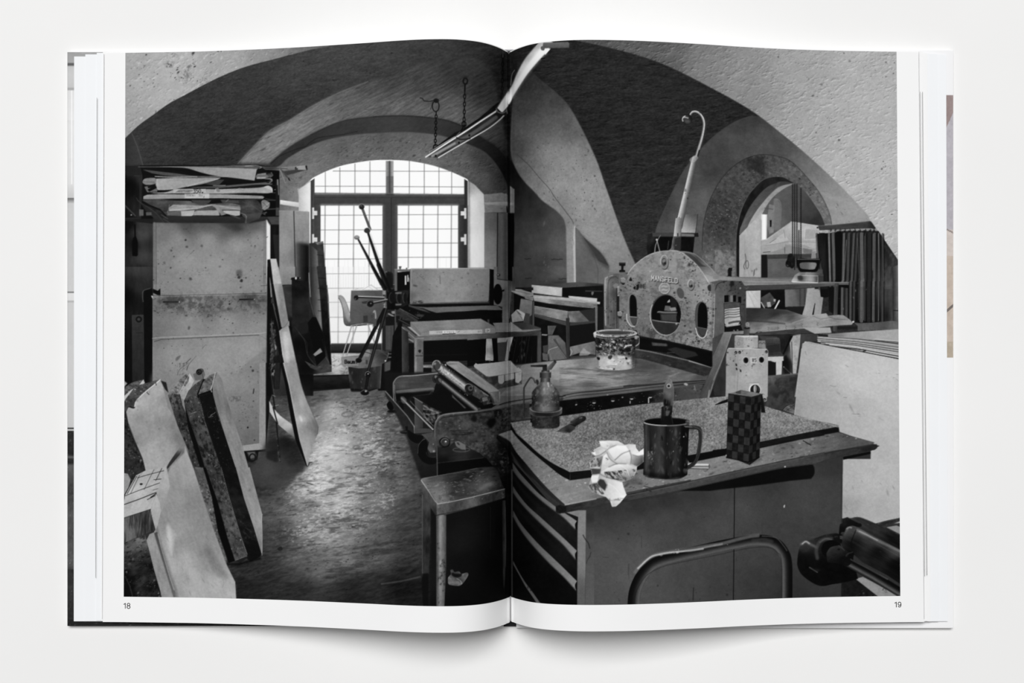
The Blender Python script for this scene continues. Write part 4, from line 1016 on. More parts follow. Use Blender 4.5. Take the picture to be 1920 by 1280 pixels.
F([195,1068,232,1062,232,1120,258,1130,222,1140,222,1160,245,1165,245,1290,204,1290,204,1150,195,1130], 16); S([198,1070,198,1120], 5, 170, .8); S([235,1090,255,1128], 5, 60)
V('C4')
O('printed_press_wheel')
F([205,0,245,0,245,385,200,390], 14)
F(ELL(285,273,48,104), 12); S(ELL(285,273,46,102,a0=270,a1=440), 5, 50, .7); F([320,235,350,225,350,240,325,250], 16); S([245,90,260,95,262,75], 9, 60)
F(ELL(250,85,10,9), 30)
Oagain('printed_hand_press')
V('B6')
# bed with paper sheet
F([1095,375,1905,365,1907,390,2010,395,2052,440,2057,455,2027,470,2037,530,2037,640,1700,620,1150,540,1010,440,1010,415], N(14,(4,10,6,0,2,3)))
F([1100,380,1250,425,1330,465,1200,430,1100,395], 90, .7, 3)
F([1130,395,1280,405,1890,388,1990,390,2045,432,1920,432,1830,430,1660,445,1480,452,1380,460,1310,440,1250,415,1150,400], N(R(1300,420,90, 1600,410,94, 1900,400,90), (5,16,5,0,2,3)))
S([1100,376,1890,362], 5, 50); S([1010,430,1180,540], 26, 50); S([1015,418,1200,520], 6, 110, .7); K([1010,420,1200,440,1260,500,1180,540], .1, 110, .6, 4, 4, 20, 3, 177)
F([1180,470,1260,480,1240,500,1180,500], 60, .8, 3); F([1000,520,1120,545,1120,600,1030,560], 24)
S([1000,525,1120,590], 5, 96, .8)
V('C4')
F([180,525,200,525,200,570,185,570], 60)
# package on the table
O('printed_paper_ream')
V('B6')
F([1115,550,1820,519,1969,600,1969,612,1300,640,1220,665], N(R(1200,570,112, 1500,560,122, 1800,540,120, 1400,610,104, 1900,580,104, 1600,600,110), (4,20,5,0,2,3)))
F([1270,605,1545,575,1570,605,1430,612,1600,600], 124, .5, 3, own=False)
F([1115,550,1220,665,1215,695,1120,600], 104); F([1085,600,1120,600,1215,690,1205,700], 140); S([1090,602,1205,698], 4, 60); S([1100,600,1210,692], 3, 190, .7)
F([1220,665,1300,640,1969,610,1969,665,1690,678,1250,690,1215,695], N(112,(5,12,5,0,2,3)))
F([1306,640,1835,630,1836,666,1306,676], 158); F([1438,638,1568,635,1568,668,1438,672], 190); F([1438,668,1568,664,1568,672,1438,676], 30); ILL(1457, 646, 95, 13, 50, 3.5, 3)
ILL(1385, 649, 44, 12, 60, 3.5, 4); S([1590,655,1610,642], 4, 60); S(C(1650,660,1680,645,1720,655,1740,645), 3, 110); ILL(1792, 645, 34, 13, 40, 4, 5); F([1865,622,1915,620,1915,655,1868,657], 140); S([1885,630,1885,650], 4, 50); S([1900,632,1900,640], 5, 30)
V('C4')
F([-20,632,128,628,130,664,-20,668], 160); ILL(88, 643, 34, 13, 40, 4, 5); F([160,622,205,618,207,652,162,655], 160); S([178,628,178,648], 5, 40); S([192,632,192,640], 6, 24); S([262,600,262,660], 3, 60)
# ---- right of it: rack with boards
O('printed_print_rack')
F([445,210,625,205,1340,175,1345,640,1250,900,960,930,720,960,640,640,445,600], N(20,(6,10,10,0,2,3)))
F([925,200,1340,180,1345,330,1290,320,960,290], N(R(1000,250,14, 1200,220,20, 1300,300,22), (4,10,10,0,2,3))); F([625,180,1100,152,1340,172,1340,186,930,210], N(R(700,190,50, 1100,165,70, 1250,175,50), (4,10,5,0,2,3)))
F([1160,235,1330,240,1330,250,1160,250], 50); F(CC(1225,250,1245,255,1232,285,1220,270), 96)
F([624,185,928,212,926,300,624,262], N(R(700,220,172, 850,250,176, 650,240,150, 900,280,160), (8,9,6,0,3,4))); S([624,184,928,211], 5, 210, .8); S([624,262,926,300], 6, 60)
F([990,290,1278,316,1276,350,1000,322], 172); F([640,280,990,310,1308,352,1305,372,1150,355,800,325,640,300], N(150,(24,10,4,5,3,4)))
F([640,300,1280,362,1280,392,1240,415,1000,392,800,368,648,340], N(R(700,330,140, 900,350,110, 1100,370,104, 1250,390,96), (22,9,4,6,3,4))); S([640,300,1305,372], 5, 200, .6)
F([960,285,985,288,980,300,965,298], 14)
F([1258,395,1283,395,1280,640,1262,640], 96); S([1260,395,1262,640], 4, 150, .6); F([1290,400,1345,400,1345,640,1290,640], 26)
F([648,392,985,445,985,550,650,468], N(R(700,420,116, 850,480,124, 950,500,112, 700,450,96), (18,10,6,8,3,4))); S([648,393,985,446], 5, 176, .7)
F([985,445,1100,440,1220,560,1000,555], N(R(1050,480,92, 1150,540,80, 1010,520,112), (18,10,6,30,3,4))); F([1100,440,1260,415,1260,545,1205,550], 40)
F([650,470,970,555,975,590,655,500], N(62,(8,10,4,8,2,3))); S([652,474,968,556], 4, 120, .7); F([1005,560,1260,540,1260,560,1005,590], 54)
F([965,512,1002,512,1002,590,968,590], 44); F([966,585,1002,585,1004,915,975,920], N(46,(6,5,14,0,2,3))); S([970,590,978,915], 4, 90, .5)
F([1005,592,1260,562,1262,640,1240,760,1005,780], 22)
F([632,345,650,345,650,600,630,600], 60); S([640,350,640,600], 4, 130, .6); F([595,310,632,330,625,600,590,580], 40)
# papers at its left and below
O('printed_scrap_papers')
F([412,240,440,222,520,225,560,240,640,262,640,290,545,300,520,290,450,262], N(R(450,240,160, 560,270,120), (24,10,4,10,3,4))); S([430,235,560,262,630,275], 5, 60, .7); F([540,210,640,205,640,235,560,235], 30)
F([545,290,640,296,640,340,560,320], N(110,(24,8,4,10,3,4)))
F([515,318,630,340,625,480,600,500,500,430], N(R(540,350,116, 600,400,96, 560,450,104), (10,8,8,0,3,4)))
F([420,480,470,430,500,470,530,490,545,540,430,555], N(R(450,500,150, 520,530,130, 430,540,130), (18,8,8,0,3,4))); F([470,430,490,425,560,470,540,540,520,480], 168); F([560,460,605,470,600,590,540,560], 60)
S([470,440,500,480,545,545], 5, 80); F([465,290,500,300,498,430,465,420], 20)
F([785,590,870,590,830,680,790,680], N(80,(10,6,8,0,2,3))); S([787,592,790,680], 4, 150, .7); F([725,672,785,675,770,690,725,685], 104); S([725,678,780,682], 5, 170, .7)
F([788,685,890,685,960,760,970,850,975,920,800,940,785,860], N(R(850,720,90, 820,800,84, 900,850,96, 940,900,60), (14,9,9,30,3,4)))
F([830,730,860,720,970,900,960,925], 66); S([830,725,968,915], 6, 120, .7); F([790,835,830,815,880,800,960,920,810,940], 92); S(C(785,870,800,830,880,800), 6, 150, .8); S([795,830,820,930], 5, 120, .7)
F([735,790,785,780,785,860,740,860], 60); F([730,860,785,870,790,940,735,930], 84); K([640,780,785,780,785,950,720,950], .1, 130, .5, 5, 4, 0, 3, 181)
F([1005,800,1250,745,1262,760,1262,880,1100,860,1010,892], N(R(1050,830,112, 1150,790,104, 1240,800,90, 1030,880,84), (12,6,12,-15,3,4))); S([1010,805,1250,748], 5, 130, .6); S(C(1010,820,1025,850,1008,890), 6, 170, .8)
F([1140,810,1215,865,1180,890,1100,905,1100,870], 150, .7, 2); K([1060,830,1262,830,1262,915,1060,915], .1, 60, .5, 5, 4, 0, 3, 182); F([1010,893,1262,880,1262,900,1130,915,1005,915], 50)
# ---- work table with it
O('printed_press_table')
V('B6')
F([1030,600,1060,600,1180,695,1920,688,1920,720,1250,742,1240,760,1155,745,1040,640], N(R(1100,660,84, 1300,715,96, 1600,705,92, 1900,700,86, 1060,620,80), (8,10,4,0,3,4)))
S([1032,602,1160,715,1250,715], 5, 170, .7); S([1180,690,1920,684], 6, 140, .6); S([1250,742,1920,716], 6, 22)
F([1030,610,1095,650,1100,1080,1035,1080], N(L(1030,0,60,1100,0,34), (8,5,14,0,3,4))); S([1036,640,1036,1080], 4, 90, .6)
F([1155,715,1246,745,1246,1080,1155,1080], N(L(1155,0,104,1246,0,88,.2,120,.35,92), (12,5,12,0,3,4)))
K([1160,750,1246,750,1246,1080,1160,1080], .2, 40, .7, 4, 5, 0, 3, 178); S([1172,890,1240,890], 6, 30); F(CC(1200,830,1225,832,1215,860,1198,850), 28)
F([1250,745,1885,720,1870,950,1600,950,1250,960], 12); S([1250,885,1870,870], 5, 26)
F([1100,715,1150,740,1150,760,1100,730], 120)
F([1100,760,1155,765,1155,1060,1100,1060], 20)
F([1246,955,1860,935,1860,950,1246,975], 30); S([1246,985,1340,982], 10, 110, .6, 4)
F([1875,730,1960,725,1960,920,1900,930,1865,960], N(R(1900,780,120, 1900,900,130, 1950,760,84), (16,6,12,0,3,4)))
S([1246,960,1330,955,1850,940], 8, 60, .6)
V('C4')
F([-20,680,262,668,300,650,410,640,520,630,715,618,715,655,520,690,260,712,-20,735], N(R(0,700,92, 200,690,76, 400,670,44, 600,640,60), (8,10,4,0,3,4)))
F([235,562,415,552,440,560,600,605,715,612,715,628,560,650,420,648,262,652,262,610], N(R(300,600,118, 450,620,124, 350,570,112, 250,600,110), (6,14,5,0,3,4)))
F([430,562,545,553,715,612,712,625,528,632], N(R(480,570,50, 600,600,54, 680,615,66), (8,14,5,0,3,4)))
S([262,652,400,648,527,630], 5, 160, .6); S([527,630,712,622], 4, 100, .7)
F([-20,735,170,718,160,930,-20,950], 12); F([170,720,225,718,240,945,160,945,165,860], N(R(200,760,150, 190,900,160, 220,850,110), (16,6,12,0,3,4)))
F([225,715,280,715,290,950,245,950], 14); F([280,712,385,708,370,750,280,760], 140); F([280,762,380,750,355,940,290,950], 60)
F([385,705,440,700,410,800,385,940,355,940,375,800], N(150,(12,5,16,0,3,4))); F([440,700,630,690,620,960,420,975,400,940,415,800], N(16,(8,4,16,8,3,4)))
for x0,x1 in ((480,430),(530,500),(575,520),(600,560)): S([x0,700,x1,960], 7, 40, .7, 2)
K([430,700,620,700,600,960,420,960], .2, 90, .5, 3, 12, 8, 2, 179)
F([622,655,718,650,718,955,680,960,680,690,622,690], N(L(640,0,56,718,0,70), (8,5,14,0,3,4))); F([625,690,680,690,675,960,625,965], 16)
F(C(165,935,300,930,380,945), 20) if False else None
F([-20,950,160,935,350,945,330,960,60,985,-20,1000], 14); K([160,900,240,900,240,955,160,955], .1, 200, .6, 3, 3, 0, 2, 180)
# little press-side hangings, cupboard next to it
O('printed_narrow_cupboard')
V('C3')
F([152,580,385,575,385,1250,272,1240,265,1195,262,1150,150,1135], N(R(200,650,96, 200,900,118, 180,1100,130, 330,650,80, 330,900,112, 330,1100,122), (4,5,20,0,2,3)))
F([285,590,382,590,380,1255,278,1245], N(L(285,0,84,380,0,70,.4,96), (4,5,20,0,2,3))); S([283,585,276,1245], 8, 18); F([385,585,445,590,450,700,440,1250,385,1255], 6); S([152,580,385,578], 5, 60, .8)
F(CC(370,520,378,518,386,575,374,575), 20); F([258,1195,300,1190,302,1215,260,1212], 30); F(ELL(296,1203,14,12), 60); F(ELL(290,1200,5,5), 170)
S([276,1245,382,1256], 6, 20)
F([405,310,448,345,448,580,405,580], N(104,(8,5,9,0,2,3))); S([448,345,448,580], 5, 150, .7); F([405,480,448,480,448,505,405,505], 124)
V('C4')
F([245,0,280,0,278,120,380,135,385,0,440,0,460,180,460,240,420,240,400,560,330,560,330,400,245,380], N(R(290,160,110, 350,150,120, 370,400,96, 350,500,104, 430,150,50, 400,300,90), (8,7,14,0,3,4)))
S([280,122,380,136], 6, 26); F([385,0,430,0,430,145,385,135], 6)
S(ELL(285,273,46,102), 3, 30, .01); Oagain('printed_press_wheel'); F(ELL(285,273,46,103), 12); F([320,235,350,225,350,245,325,250], 16); F(ELL(292,82,18,14), 50); F(ELL(288,80,7,7), 140)
# ---- the long press bed and its trolley end
V('C1')
Oagain('printed_floor')
F([100,200,640,200,1400,560,1400,1290,480,1290,330,850,120,400], R(300,300,26, 300,500,20, 600,500,10, 800,520,10, 500,1000,30, 1200,1200,6, 600,1250,20, 300,800,34), .9, 10)
# litho stone plates on the bed
O('printed_press_bed')
F([1250,370,1420,130,2000,60,2200,45,2500,40,2500,430,1900,440,1600,480,1400,500,1260,520], 90)
V('C4')
bed = [300,1290,440,1150,520,990,560,972,800,945,960,930,1260,905,1640,912,1720,920,1960,975,2000,1000,2400,1090,2460,1110,2420,1140,2000,1165,1600,1180,1200,1230,900,1260,700,1285]
F(bed, N(R(560,990,116, 700,960,120, 850,1000,136, 600,1100,112, 950,1050,132, 1000,1100,150, 1150,960,100, 1200,1080,146, 1400,1130,128, 1700,1050,96, 1800,1000,84, 1900,1100,78, 1400,1050,116, 1000,1180,110, 1200,1200,86, 600,1250,110, 900,1240,76, 2200,1080,92, 2100,1120,90, 560,1200,116, 2300,1110,70), (18,60,7,-4,4,5), (8,20,3,-4,3,6)))
clip(bed)
K([900,1000,2400,1000,2400,1150,900,1260], .1, 60, .5, 40, 4, -5, 3, 190); K(bed, .3, 150, .5, 24, 3, -4, 3, 192)
F([1640,930,1720,920,1960,1000,1700,1060,1600,1040,1280,1040,1300,1000], 56, .5, 20, own=False)
clip()
S([450,985,560,970,780,942,960,928,1250,905], 5, 26, .8)
# rim rails of the bed
V('D2')
F([700,285,740,290,1020,330,1180,385,1240,400,1455,465,1455,480,1410,555,1380,560,1000,450,700,370], N(R(800,340,44, 1000,400,40, 1300,500,44, 750,300,60), (12,10,4,14,3,4)))
K([700,320,1410,520,1400,555,700,375], .2, 90, .5, 4, 3, 10, 3, 194)
S(C(700,290,860,318,1020,355,1180,392,1240,405), 8, 150, .7, 2); S([1240,408,1455,468], 12, 170, .8, 2)
F([-20,745,0,740,150,715,400,690,640,665,860,640,1080,615,1400,600,1400,640,1340,760,1100,690,860,730,600,770,300,810,0,850,-20,855], N(R(0,750,90, 300,740,70, 600,700,80, 900,670,70, 1200,640,60, 1300,700,50), (14,30,3,-6,3,4)))
for dy,t_,w_ in ((0,16,7),(16,110,5),(28,30,5),(44,96,5),(62,26,6)):
    S(C(-20,752+dy,150,722+dy,400,700+dy,640,672+dy,860,645+dy,1080,624+dy,1400,602+dy*.6), w_, t_, .8)
F([-20,800,200,775,640,725,980,685,1080,680,1370,655,1340,790,1350,800,1080,835,640,870,0,950,-20,955], N(R(0,870,8, 400,830,8, 800,790,12, 1000,760,44, 1200,720,64, 1300,760,70, 1100,810,64, 1200,780,70, 900,800,30), (8,8,6,0,3,4)))
S(C(-20,795,200,772,640,722,980,682,1370,650), 12, 84, .8, 3)
K([300,750,1340,680,1340,800,640,865,150,900], .3, 150, .7, 4, 3, 0, 3, 195); K([860,730,1100,700,1100,830,900,850], .0, 56, .6, 8, 8, 0, 3, 196); K([1080,700,1370,660,1340,790,1080,830], .25, 24, .6, 7, 5, 0, 3, 197)
for x,y in ((102,832),(287,815),(475,795),(663,775),(850,760)):
    F(ELL(x,y-4,22,18), 26); F(ELL(x,y+8,18,12,a0=0,a1=180), 150)
S([648,810,648,830], 7, 190); S([833,780,833,825], 10, 180); F(CC(1185,640,1200,628,1225,640,1215,655), 150); S([1290,655,1300,700], 8, 130, .8)
V('C1')
F([1260,520,1370,488,1440,480,1560,460,1870,435,1870,490,1560,515,1380,540,1150,580,1050,575,1040,560], N(R(1100,560,60, 1300,520,80, 1500,480,84, 1800,460,60), (12,20,4,-6,3,4)))
S(C(1260,525,1370,495,1600,462,1920,438), 7, 12); S(C(1200,560,1370,520,1600,480,1920,450), 5, 130, .6); S(C(1380,540,1600,510,1860,490), 5, 96, .5)
# trolley rails
O('printed_press_carriage')
F(CC(250,480,300,480,300,580,285,580), 14)
F([120,390,140,400,340,640,410,740,412,810,400,815,320,740,125,440], N(36,(4,5,5,45,2,3))); S([122,392,340,640,408,742], 8, 150, .7, 2); S([408,740,412,808], 6, 170, .7)
F([412,455,496,500,496,755,412,760], N(L(412,0,70,496,0,50),(5,5,14,0,2,3))); S([405,455,496,505,640,590], 5, 60); F([410,755,560,765,600,790,600,800,414,812], 60)
F([375,455,410,450,420,560,400,560], 20); S(C(370,455,400,450,490,505), 7, 120, .8)
# teeth and plate between
F([496,520,560,540,700,600,680,690,620,750,580,740,496,660], 18); K([496,520,700,600,620,750,496,660], -.05, 110, .7, 8, 4, 30, 3, 198)
for q in ((500,530,560,570,650,600),(530,620,600,620,680,600),(505,570,570,575,640,610)): S(q, 7, 130, .7)
rail = C(205,480,200,330,210,290,240,255,290,238,400,235,520,222,640,210)
F(rail+[665,212,650,240,640,280,615,345,610,375,590,420,420,440,300,500,240,500,222,480], N(R(230,300,60, 400,270,64, 550,250,50, 300,330,76, 500,320,60, 400,390,70, 250,450,20, 560,350,64, 350,430,12), (10,20,4,-5,3,4)))
S(rail, 10, 130, .8, 3); S([640,210,480,226,300,240], 5, 190, .5)
F([222,385,300,375,480,355,600,350,610,375,520,385,400,400,230,415], 104, .7, 4); F([215,415,420,400,590,385,560,420,350,450,290,480,230,490], 10, .9, 6)
S([225,375,610,348], 4, 30, .8); S(C(212,330,215,400,225,490), 6, 150, .6)
S([290,465,590,765], 30, 0, own=True, prof=[30,60,170,110,40,24]); F(CC(270,450,300,445,330,475,320,510,290,505), 96, .7, 3)
S([370,490,600,740], 6, 150, .5)
# dark inside
F([610,420,700,340,1030,570,900,600,700,620,500,500], 12, .8, 8); F([590,390,620,430,800,430,850,560,700,600,520,480], 14, .7)
F(C(785,420,830,470,930,560)+[910,560,850,500,790,450], 110, .7, 3)
# lower roller (rod) and upper roller
O('printed_ink_rollers')
F(ELL(625,265,34,42), 24); S(ELL(630,262,30,38,a0=120,a1=320), 6, 60, .7)
S([640,255,1020,560], 62, 0, own=True, prof=[24,44,96,110,70,30,14]); F(ELL(655,280,34,40), 34); F(ELL(668,282,14,26,-35), 84)
S(C(690,290,860,430,1030,560), 5, 150, .5, 2)
S([655,135,960,370], 108, 0, own=True, prof=[40,90,150,140,176,110,60,30,18])
clip([590,80,700,90,1010,330,940,440,600,200]); K([590,80,700,90,1010,330,940,440,600,200], .22, 230, .9, 3.4, 2.4, 38, 2, 200); K([590,80,700,90,1010,330,940,440,600,200], .26, 26, .7, 3.4, 2.4, 38, 2, 201); clip()
F(ELL(632,128,42,48), 60); S(ELL(632,120,38,36,a0=170,a1=350), 9, 160, .8); S(ELL(650,140,40,52,a0=60,a1=250), 8, 22, .8); F(ELL(615,115,10,16,30), 170, .6, 4)
F(ELL(960,378,46,58,-30), 26); S(ELL(960,370,44,56,-30,a0=180,a1=360), 7, 120, .8); F(ELL(972,362,26,26), 70); F(ELL(975,360,12,12), 24); S(ELL(962,380,30,38), 5, 60, .6)
F([1010,345,1080,375,1160,420,1165,450,1120,480,1080,480,1060,470,990,430], N(R(1040,380,70, 1080,430,60, 1130,430,40), (20,7,5,30,3,4)))
F([1075,380,1100,395,1130,405,1160,425,1150,440,1100,420], 104); F([1065,470,1080,450,1140,445,1165,460,1170,500,1200,500,1190,540,1120,545,1070,490], 40); F([1085,455,1135,448,1150,480,1095,490], 110, .8); K([1000,340,1200,420,1200,550,1060,500], .1, 150, .6, 5, 4, 30, 3, 202)
S([1080,470,1100,540], 6, 20); F([1060,545,1180,510,1240,520,1180,560,1080,572], 14)
# wooden beam
O('printed_wooden_beam')
F([730,100,760,92,850,95,870,105,1250,380,1270,405,1262,520,1200,525,1160,420,1150,400,735,130], N(R(780,110,128, 900,180,120, 1100,330,124, 1230,400,140, 1220,480,120, 1000,250,114), (16,18,4,38,3,4)))
F([735,120,1090,370,1165,420,1165,440,1120,410,730,140], 14); F([1165,405,1255,392,1262,520,1200,520,1190,470], N(L(1165,0,130,1262,0,80,.4,110),(24,5,9,-20,3,4))); S([1165,405,1200,400,1258,392], 5, 60, .7); S([760,94,850,96,1255,385], 6, 140, .6)
F([740,112,830,112,850,118,760,125], 66, .6, 3); F([1160,400,1200,470,1215,520,1170,500], 20, .7, 3)
# side plate of the carriage
O('printed_carriage_side_plate')
F(C(612,960,610,800,615,730,640,670,690,628,760,612,880,600,1000,592)+C(1040,580,1150,572,1250,555,1370,530)+[1560,505,1580,560,1590,660,1500,670,1380,690,1370,770,1240,820,1230,860,1340,980,1400,1290,1300,1290,1180,1120,1060,1020,960,960,880,905,820,890,760,940,690,955,650,930],
  N(R(650,700,70, 640,800,60, 700,720,40, 800,680,50, 900,650,66, 1000,640,30, 1100,660,56, 1200,620,62, 1300,640,66, 700,850,70, 800,780,46, 900,800,54, 950,740,72, 1080,740,84, 1000,860,50, 1100,850,66, 1180,700,20, 1200,780,60, 1000,940,60, 1130,1000,44, 1250,1100,24, 1300,720,60, 1320,950,12, 1300,1230,24, 900,880,60, 1450,600,50, 1500,640,56), (20,9,7,0,4,5), (9,3,3,0,2,6)))
plate_ = [612,960,610,800,640,670,690,628,1000,592,1370,530,1590,560,1590,660,1380,690,1370,770,1240,820,1340,980,1400,1290,1180,1120,960,960,820,890,690,955]
clip(plate_)
K(plate_, .08, 20, .55, 9, 7, -10, 4, 205); K(plate_, .2, 130, .45, 8, 5, 0, 4, 207); K([1200,580,1380,560,1380,780,1240,800], .0, 10, .7, 4, 5, 0, 3, 208); K([900,900,1400,900,1400,1290,1100,1200], .1, 104, .5, 5, 4, 0, 3, 209)
F(CC(1150,680,1210,660,1220,700,1180,760,1140,720), 10, .9, 8, own=False); F(CC(1000,630,1040,660,1020,700,980,680), 20, .9, 8, own=False)
clip()
S(C(616,960,614,800,618,730,643,672,692,632,760,616,880,604,1000,596,1150,575,1250,558,1370,533), 16, 84, .9); S(C(622,700,650,655,700,625,900,600,1040,588), 7, 150, .6, 2); S(C(640,740,655,690,700,655,800,640,980,618,1250,580), 6, 20, .6, 2)
S([680,660,770,640,1000,610,1350,555], 5, 12, .4)
for q in ((770,785,860,785,960,780),(790,820,900,825,1000,808),(870,800,1000,800)): S(C(*q), 6, 24, .8, 2)
F(ELL(712,905,58,54), 14); F(ELL(716,900,42,40), 50); S(ELL(716,900,40,38,a0=180,a1=330), 6, 120, .7); F(ELL(720,898,24,22), 24); F([700,888,722,880,742,890,742,912,722,924,702,912], 60); F(ELL(724,893,9,7), 190)
F(C(640,770,660,900,700,950)+[640,950,620,850], 60, .5, 4)
# below it: undertray, cloth and castor
O('printed_trolley_base')
F([630,960,690,958,760,940,830,895,900,910,960,960,1070,1010,1180,1120,1290,1290,640,1290,632,1100], N(R(700,1000,34, 900,1000,44, 900,1060,40, 1000,1060,30, 700,1100,14, 1000,1150,6, 700,1250,12, 1100,1200,8), (4,12,6,-5,2,3)))
S([640,1108,850,1085,1100,1055], 5, 60, .7); F([645,1112,1130,1058,1220,1170,1000,1190,740,1215,650,1240], 8); S([635,950,640,1240], 8, 90, .8)
S(ELL(880,975,84,20), 7, 84, .8); F([812,895,850,888,920,925,925,975,880,972,830,940], 96); F([830,905,850,900,870,930,850,930], 50); S([925,930,918,1000], 4, 90)
F([480,820,600,800,625,900,625,1000,570,1005,540,960,560,900,520,860], N(R(560,850,66, 600,950,60, 580,990,84), (10,6,8,0,3,3))); S([520,830,560,900,575,1000], 4, 90, .6); F(ELL(605,990,10,9), 150, .8, 2); F(ELL(600,920,8,8), 110, .8)
F(CC(440,960,470,900,520,870,545,920,540,980,560,1040,625,1060,625,1110,560,1122,490,1090,450,1030), 12); S(C(445,1010,450,940,480,890,515,868), 6, 84, .7); S(ELL(590,1000,60,52,a0=60,a1=180), 5, 70, .6); F(CC(350,780,420,820,500,840,470,900,430,910,370,880,342,830), 14); S(C(345,800,360,870,400,905), 4, 50, .6)
F([320,740,345,740,345,790,325,790], 20); F(CC(265,795,310,785,335,800,330,815,280,812), 20); S([270,797,330,795], 4, 130, .7); F(CC(135,520,160,490,190,520,200,570,160,575,140,550), 10); F(CC(140,590,180,575,225,590,220,608,160,610), 18); S(C(145,598,180,606,222,598), 4, 96, .8)
# paper-topped stone block on the bed
O('printed_stone_block_with_paper')
F([980,150,1150,245,1250,235,1488,190,1484,320,1390,340,1250,368,1240,365,1200,330,985,175], N(R(1000,180,60, 1200,300,60, 1250,340,50, 1300,320,70, 1450,300,30), (26,7,5,0,4,4)))
clip([980,150,1150,245,1250,235,1488,190,1484,320,1250,368,985,175]); K([980,150,1490,190,1484,330,1240,370], .1, 130, .6, 4, 3.4, 0, 3, 210); K([980,150,1490,190,1484,330,1240,370], .2, 14, .8, 4, 3.4, 0, 3, 211); clip()
F([1175,250,1245,236,1250,300,1200,330], 36, .7)
F([1005,130,1025,112,1040,122,1200,108,1370,84,1385,100,1440,160,1450,150,1488,190,1420,205,1300,225,1160,245,1130,240,1010,150], N(R(1050,135,150, 1150,200,158, 1300,140,166, 1250,200,160, 1370,110,150, 1400,180,140, 1460,180,150), (4,14,8,0,2,3)))
S([1020,112,1040,122,1200,108,1365,86], 5, 200, .7); S([1160,245,1300,225,1480,192], 4, 90, .6); F([1370,85,1385,100,1442,165,1410,200,1372,205], 124, .5, 6)
F([1248,236,1310,226,1312,290,1290,318,1262,316,1250,300], 150); F([1310,226,1410,210,1412,265,1318,290], 140); F([1418,208,1485,192,1480,280,1450,310,1420,300], 150); S([1312,230,1314,290], 5, 30); S([1413,205,1415,300], 6, 26); K([1250,225,1480,200,1470,310,1260,318], .3, 100, .5, 5, 4, 0, 3, 212)
V('C4')
F([-20,1000,20,990,200,1140,300,1230,310,1290,60,1290,-20,1230], N(R(0,1040,100, 100,1120,92, 200,1200,100, 260,1270,120), (14,18,4,38,3,4))) if False else None
# bucket with ink splashes
O('printed_ink_bucket')
V('D2')
body = [300,170,690,160,705,190,690,470]+C(690,470,640,490,560,500,460,500,380,492,318,478)
F(body, N(R(320,220,50, 500,220,50, 680,220,40, 400,300,90, 600,300,70, 330,420,160, 450,420,200, 600,420,190, 670,420,130, 400,480,170, 560,480,160, 680,350,60), (16,9,5,0,3,4)))
clip(body)
K([300,170,700,170,700,345,300,345], -.02, 14, .9, 4, 3, 10, 2, 215, b=20); K([300,190,700,190,700,345,300,355], .13, 12, .9, 5, 4, 20, 2, 214); K([300,190,700,190,700,350,300,360], .13, 215, .8, 5, 3.4, 30, 2, 217); K([300,330,700,320,700,420,300,430], .13, 40, .8, 6, 4, 20, 2, 213, b=20); K([300,340,700,330,700,500,310,500], .42, 20, 1.2, 6, 5, 0, 3, 219); K([300,330,700,320,700,500,310,500], .12, 226, .6, 6, 5, 0, 3, 220)
F([300,170,325,170,335,490,318,480], 30, .5, 6, own=False); F([660,160,705,190,690,480,665,480], 20, .55, 8, own=False)
for q in ((410,460,510,455),(420,472,505,470)): S(q, 4, 50, .8)
F(CC(315,370,345,375,340,400,320,390), 20); F(CC(430,360,470,355,455,390,430,385), 24, .8); F(CC(600,370,620,378,618,395,600,388), 20); F(CC(520,360,580,360,600,375,540,385), 190, .8)
clip()
F(ELL(500,135,218,40), 30); F(ELL(500,128,212,34), 120); F(ELL(500,128,190,26), 56); S(ELL(500,126,208,32), 7, 196, .9); S(ELL(500,126,175,22), 5, 176, .7); S(ELL(500,130,140,15), 4, 104, .6); S(ELL(500,136,216,40,a0=5,a1=175), 22, 40); S(ELL(500,128,216,40,a0=0,a1=180), 8, 200, .85); S(ELL(500,150,210,36,a0=8,a1=172), 7, 170, .7)
K(ELL(500,130,215,42), .15, 210, .7, 5, 3, 0, 3, 222); K(ELL(500,150,215,42,a0=0,a1=180), .05, 22, .8, 5, 3, 0, 3, 223); F([280,130,300,115,310,150,300,180,285,165], 190, .8)
S(C(700,160,735,170,742,200,735,235,705,258), 10, 150); S(C(590,275,620,255,660,250), 12, 190); F(CC(600,290,640,270,655,300,620,320), 26); F([690,165,725,165,720,190,695,190], 150, .8)
F([690,190,720,420,690,480], 30, .4, 10, own=False)
# ---- the lithographic press with the maker's name
O('printed_black_pouch')
V('C5')
F([610,100,660,90,1070,90,1080,130,1060,320,610,310,600,240], N(R(640,150,40, 700,200,14, 820,200,10, 1000,250,14, 640,280,20), (12,8,10,20,3,4)))
F([655,85,880,92,878,125,660,125], 62); F([940,95,1115,88,1120,128,940,130], 30); F([945,92,1075,100,1076,126,945,122], 104)
F([990,-98,1112,-98,1085,88,945,84,945,20], N(L(960,80,170,1100,-90,70), (5,9,9,0,2,3))); S([1112,-98,1088,88], 5, 40)
S(C(680,280,690,210,720,140,740,110), 9, 150, .9, w2=4); S([700,155,730,270], 9, 150, .9); F(ELL(700,155,9,9), 190); S([820,170,810,250], 10, 60, .8)
V('C6'); O('printed_wall_box')
V('A3')
F([1210,1300], 0) if False else None
V('C5')
O('printed_pressure_lever')
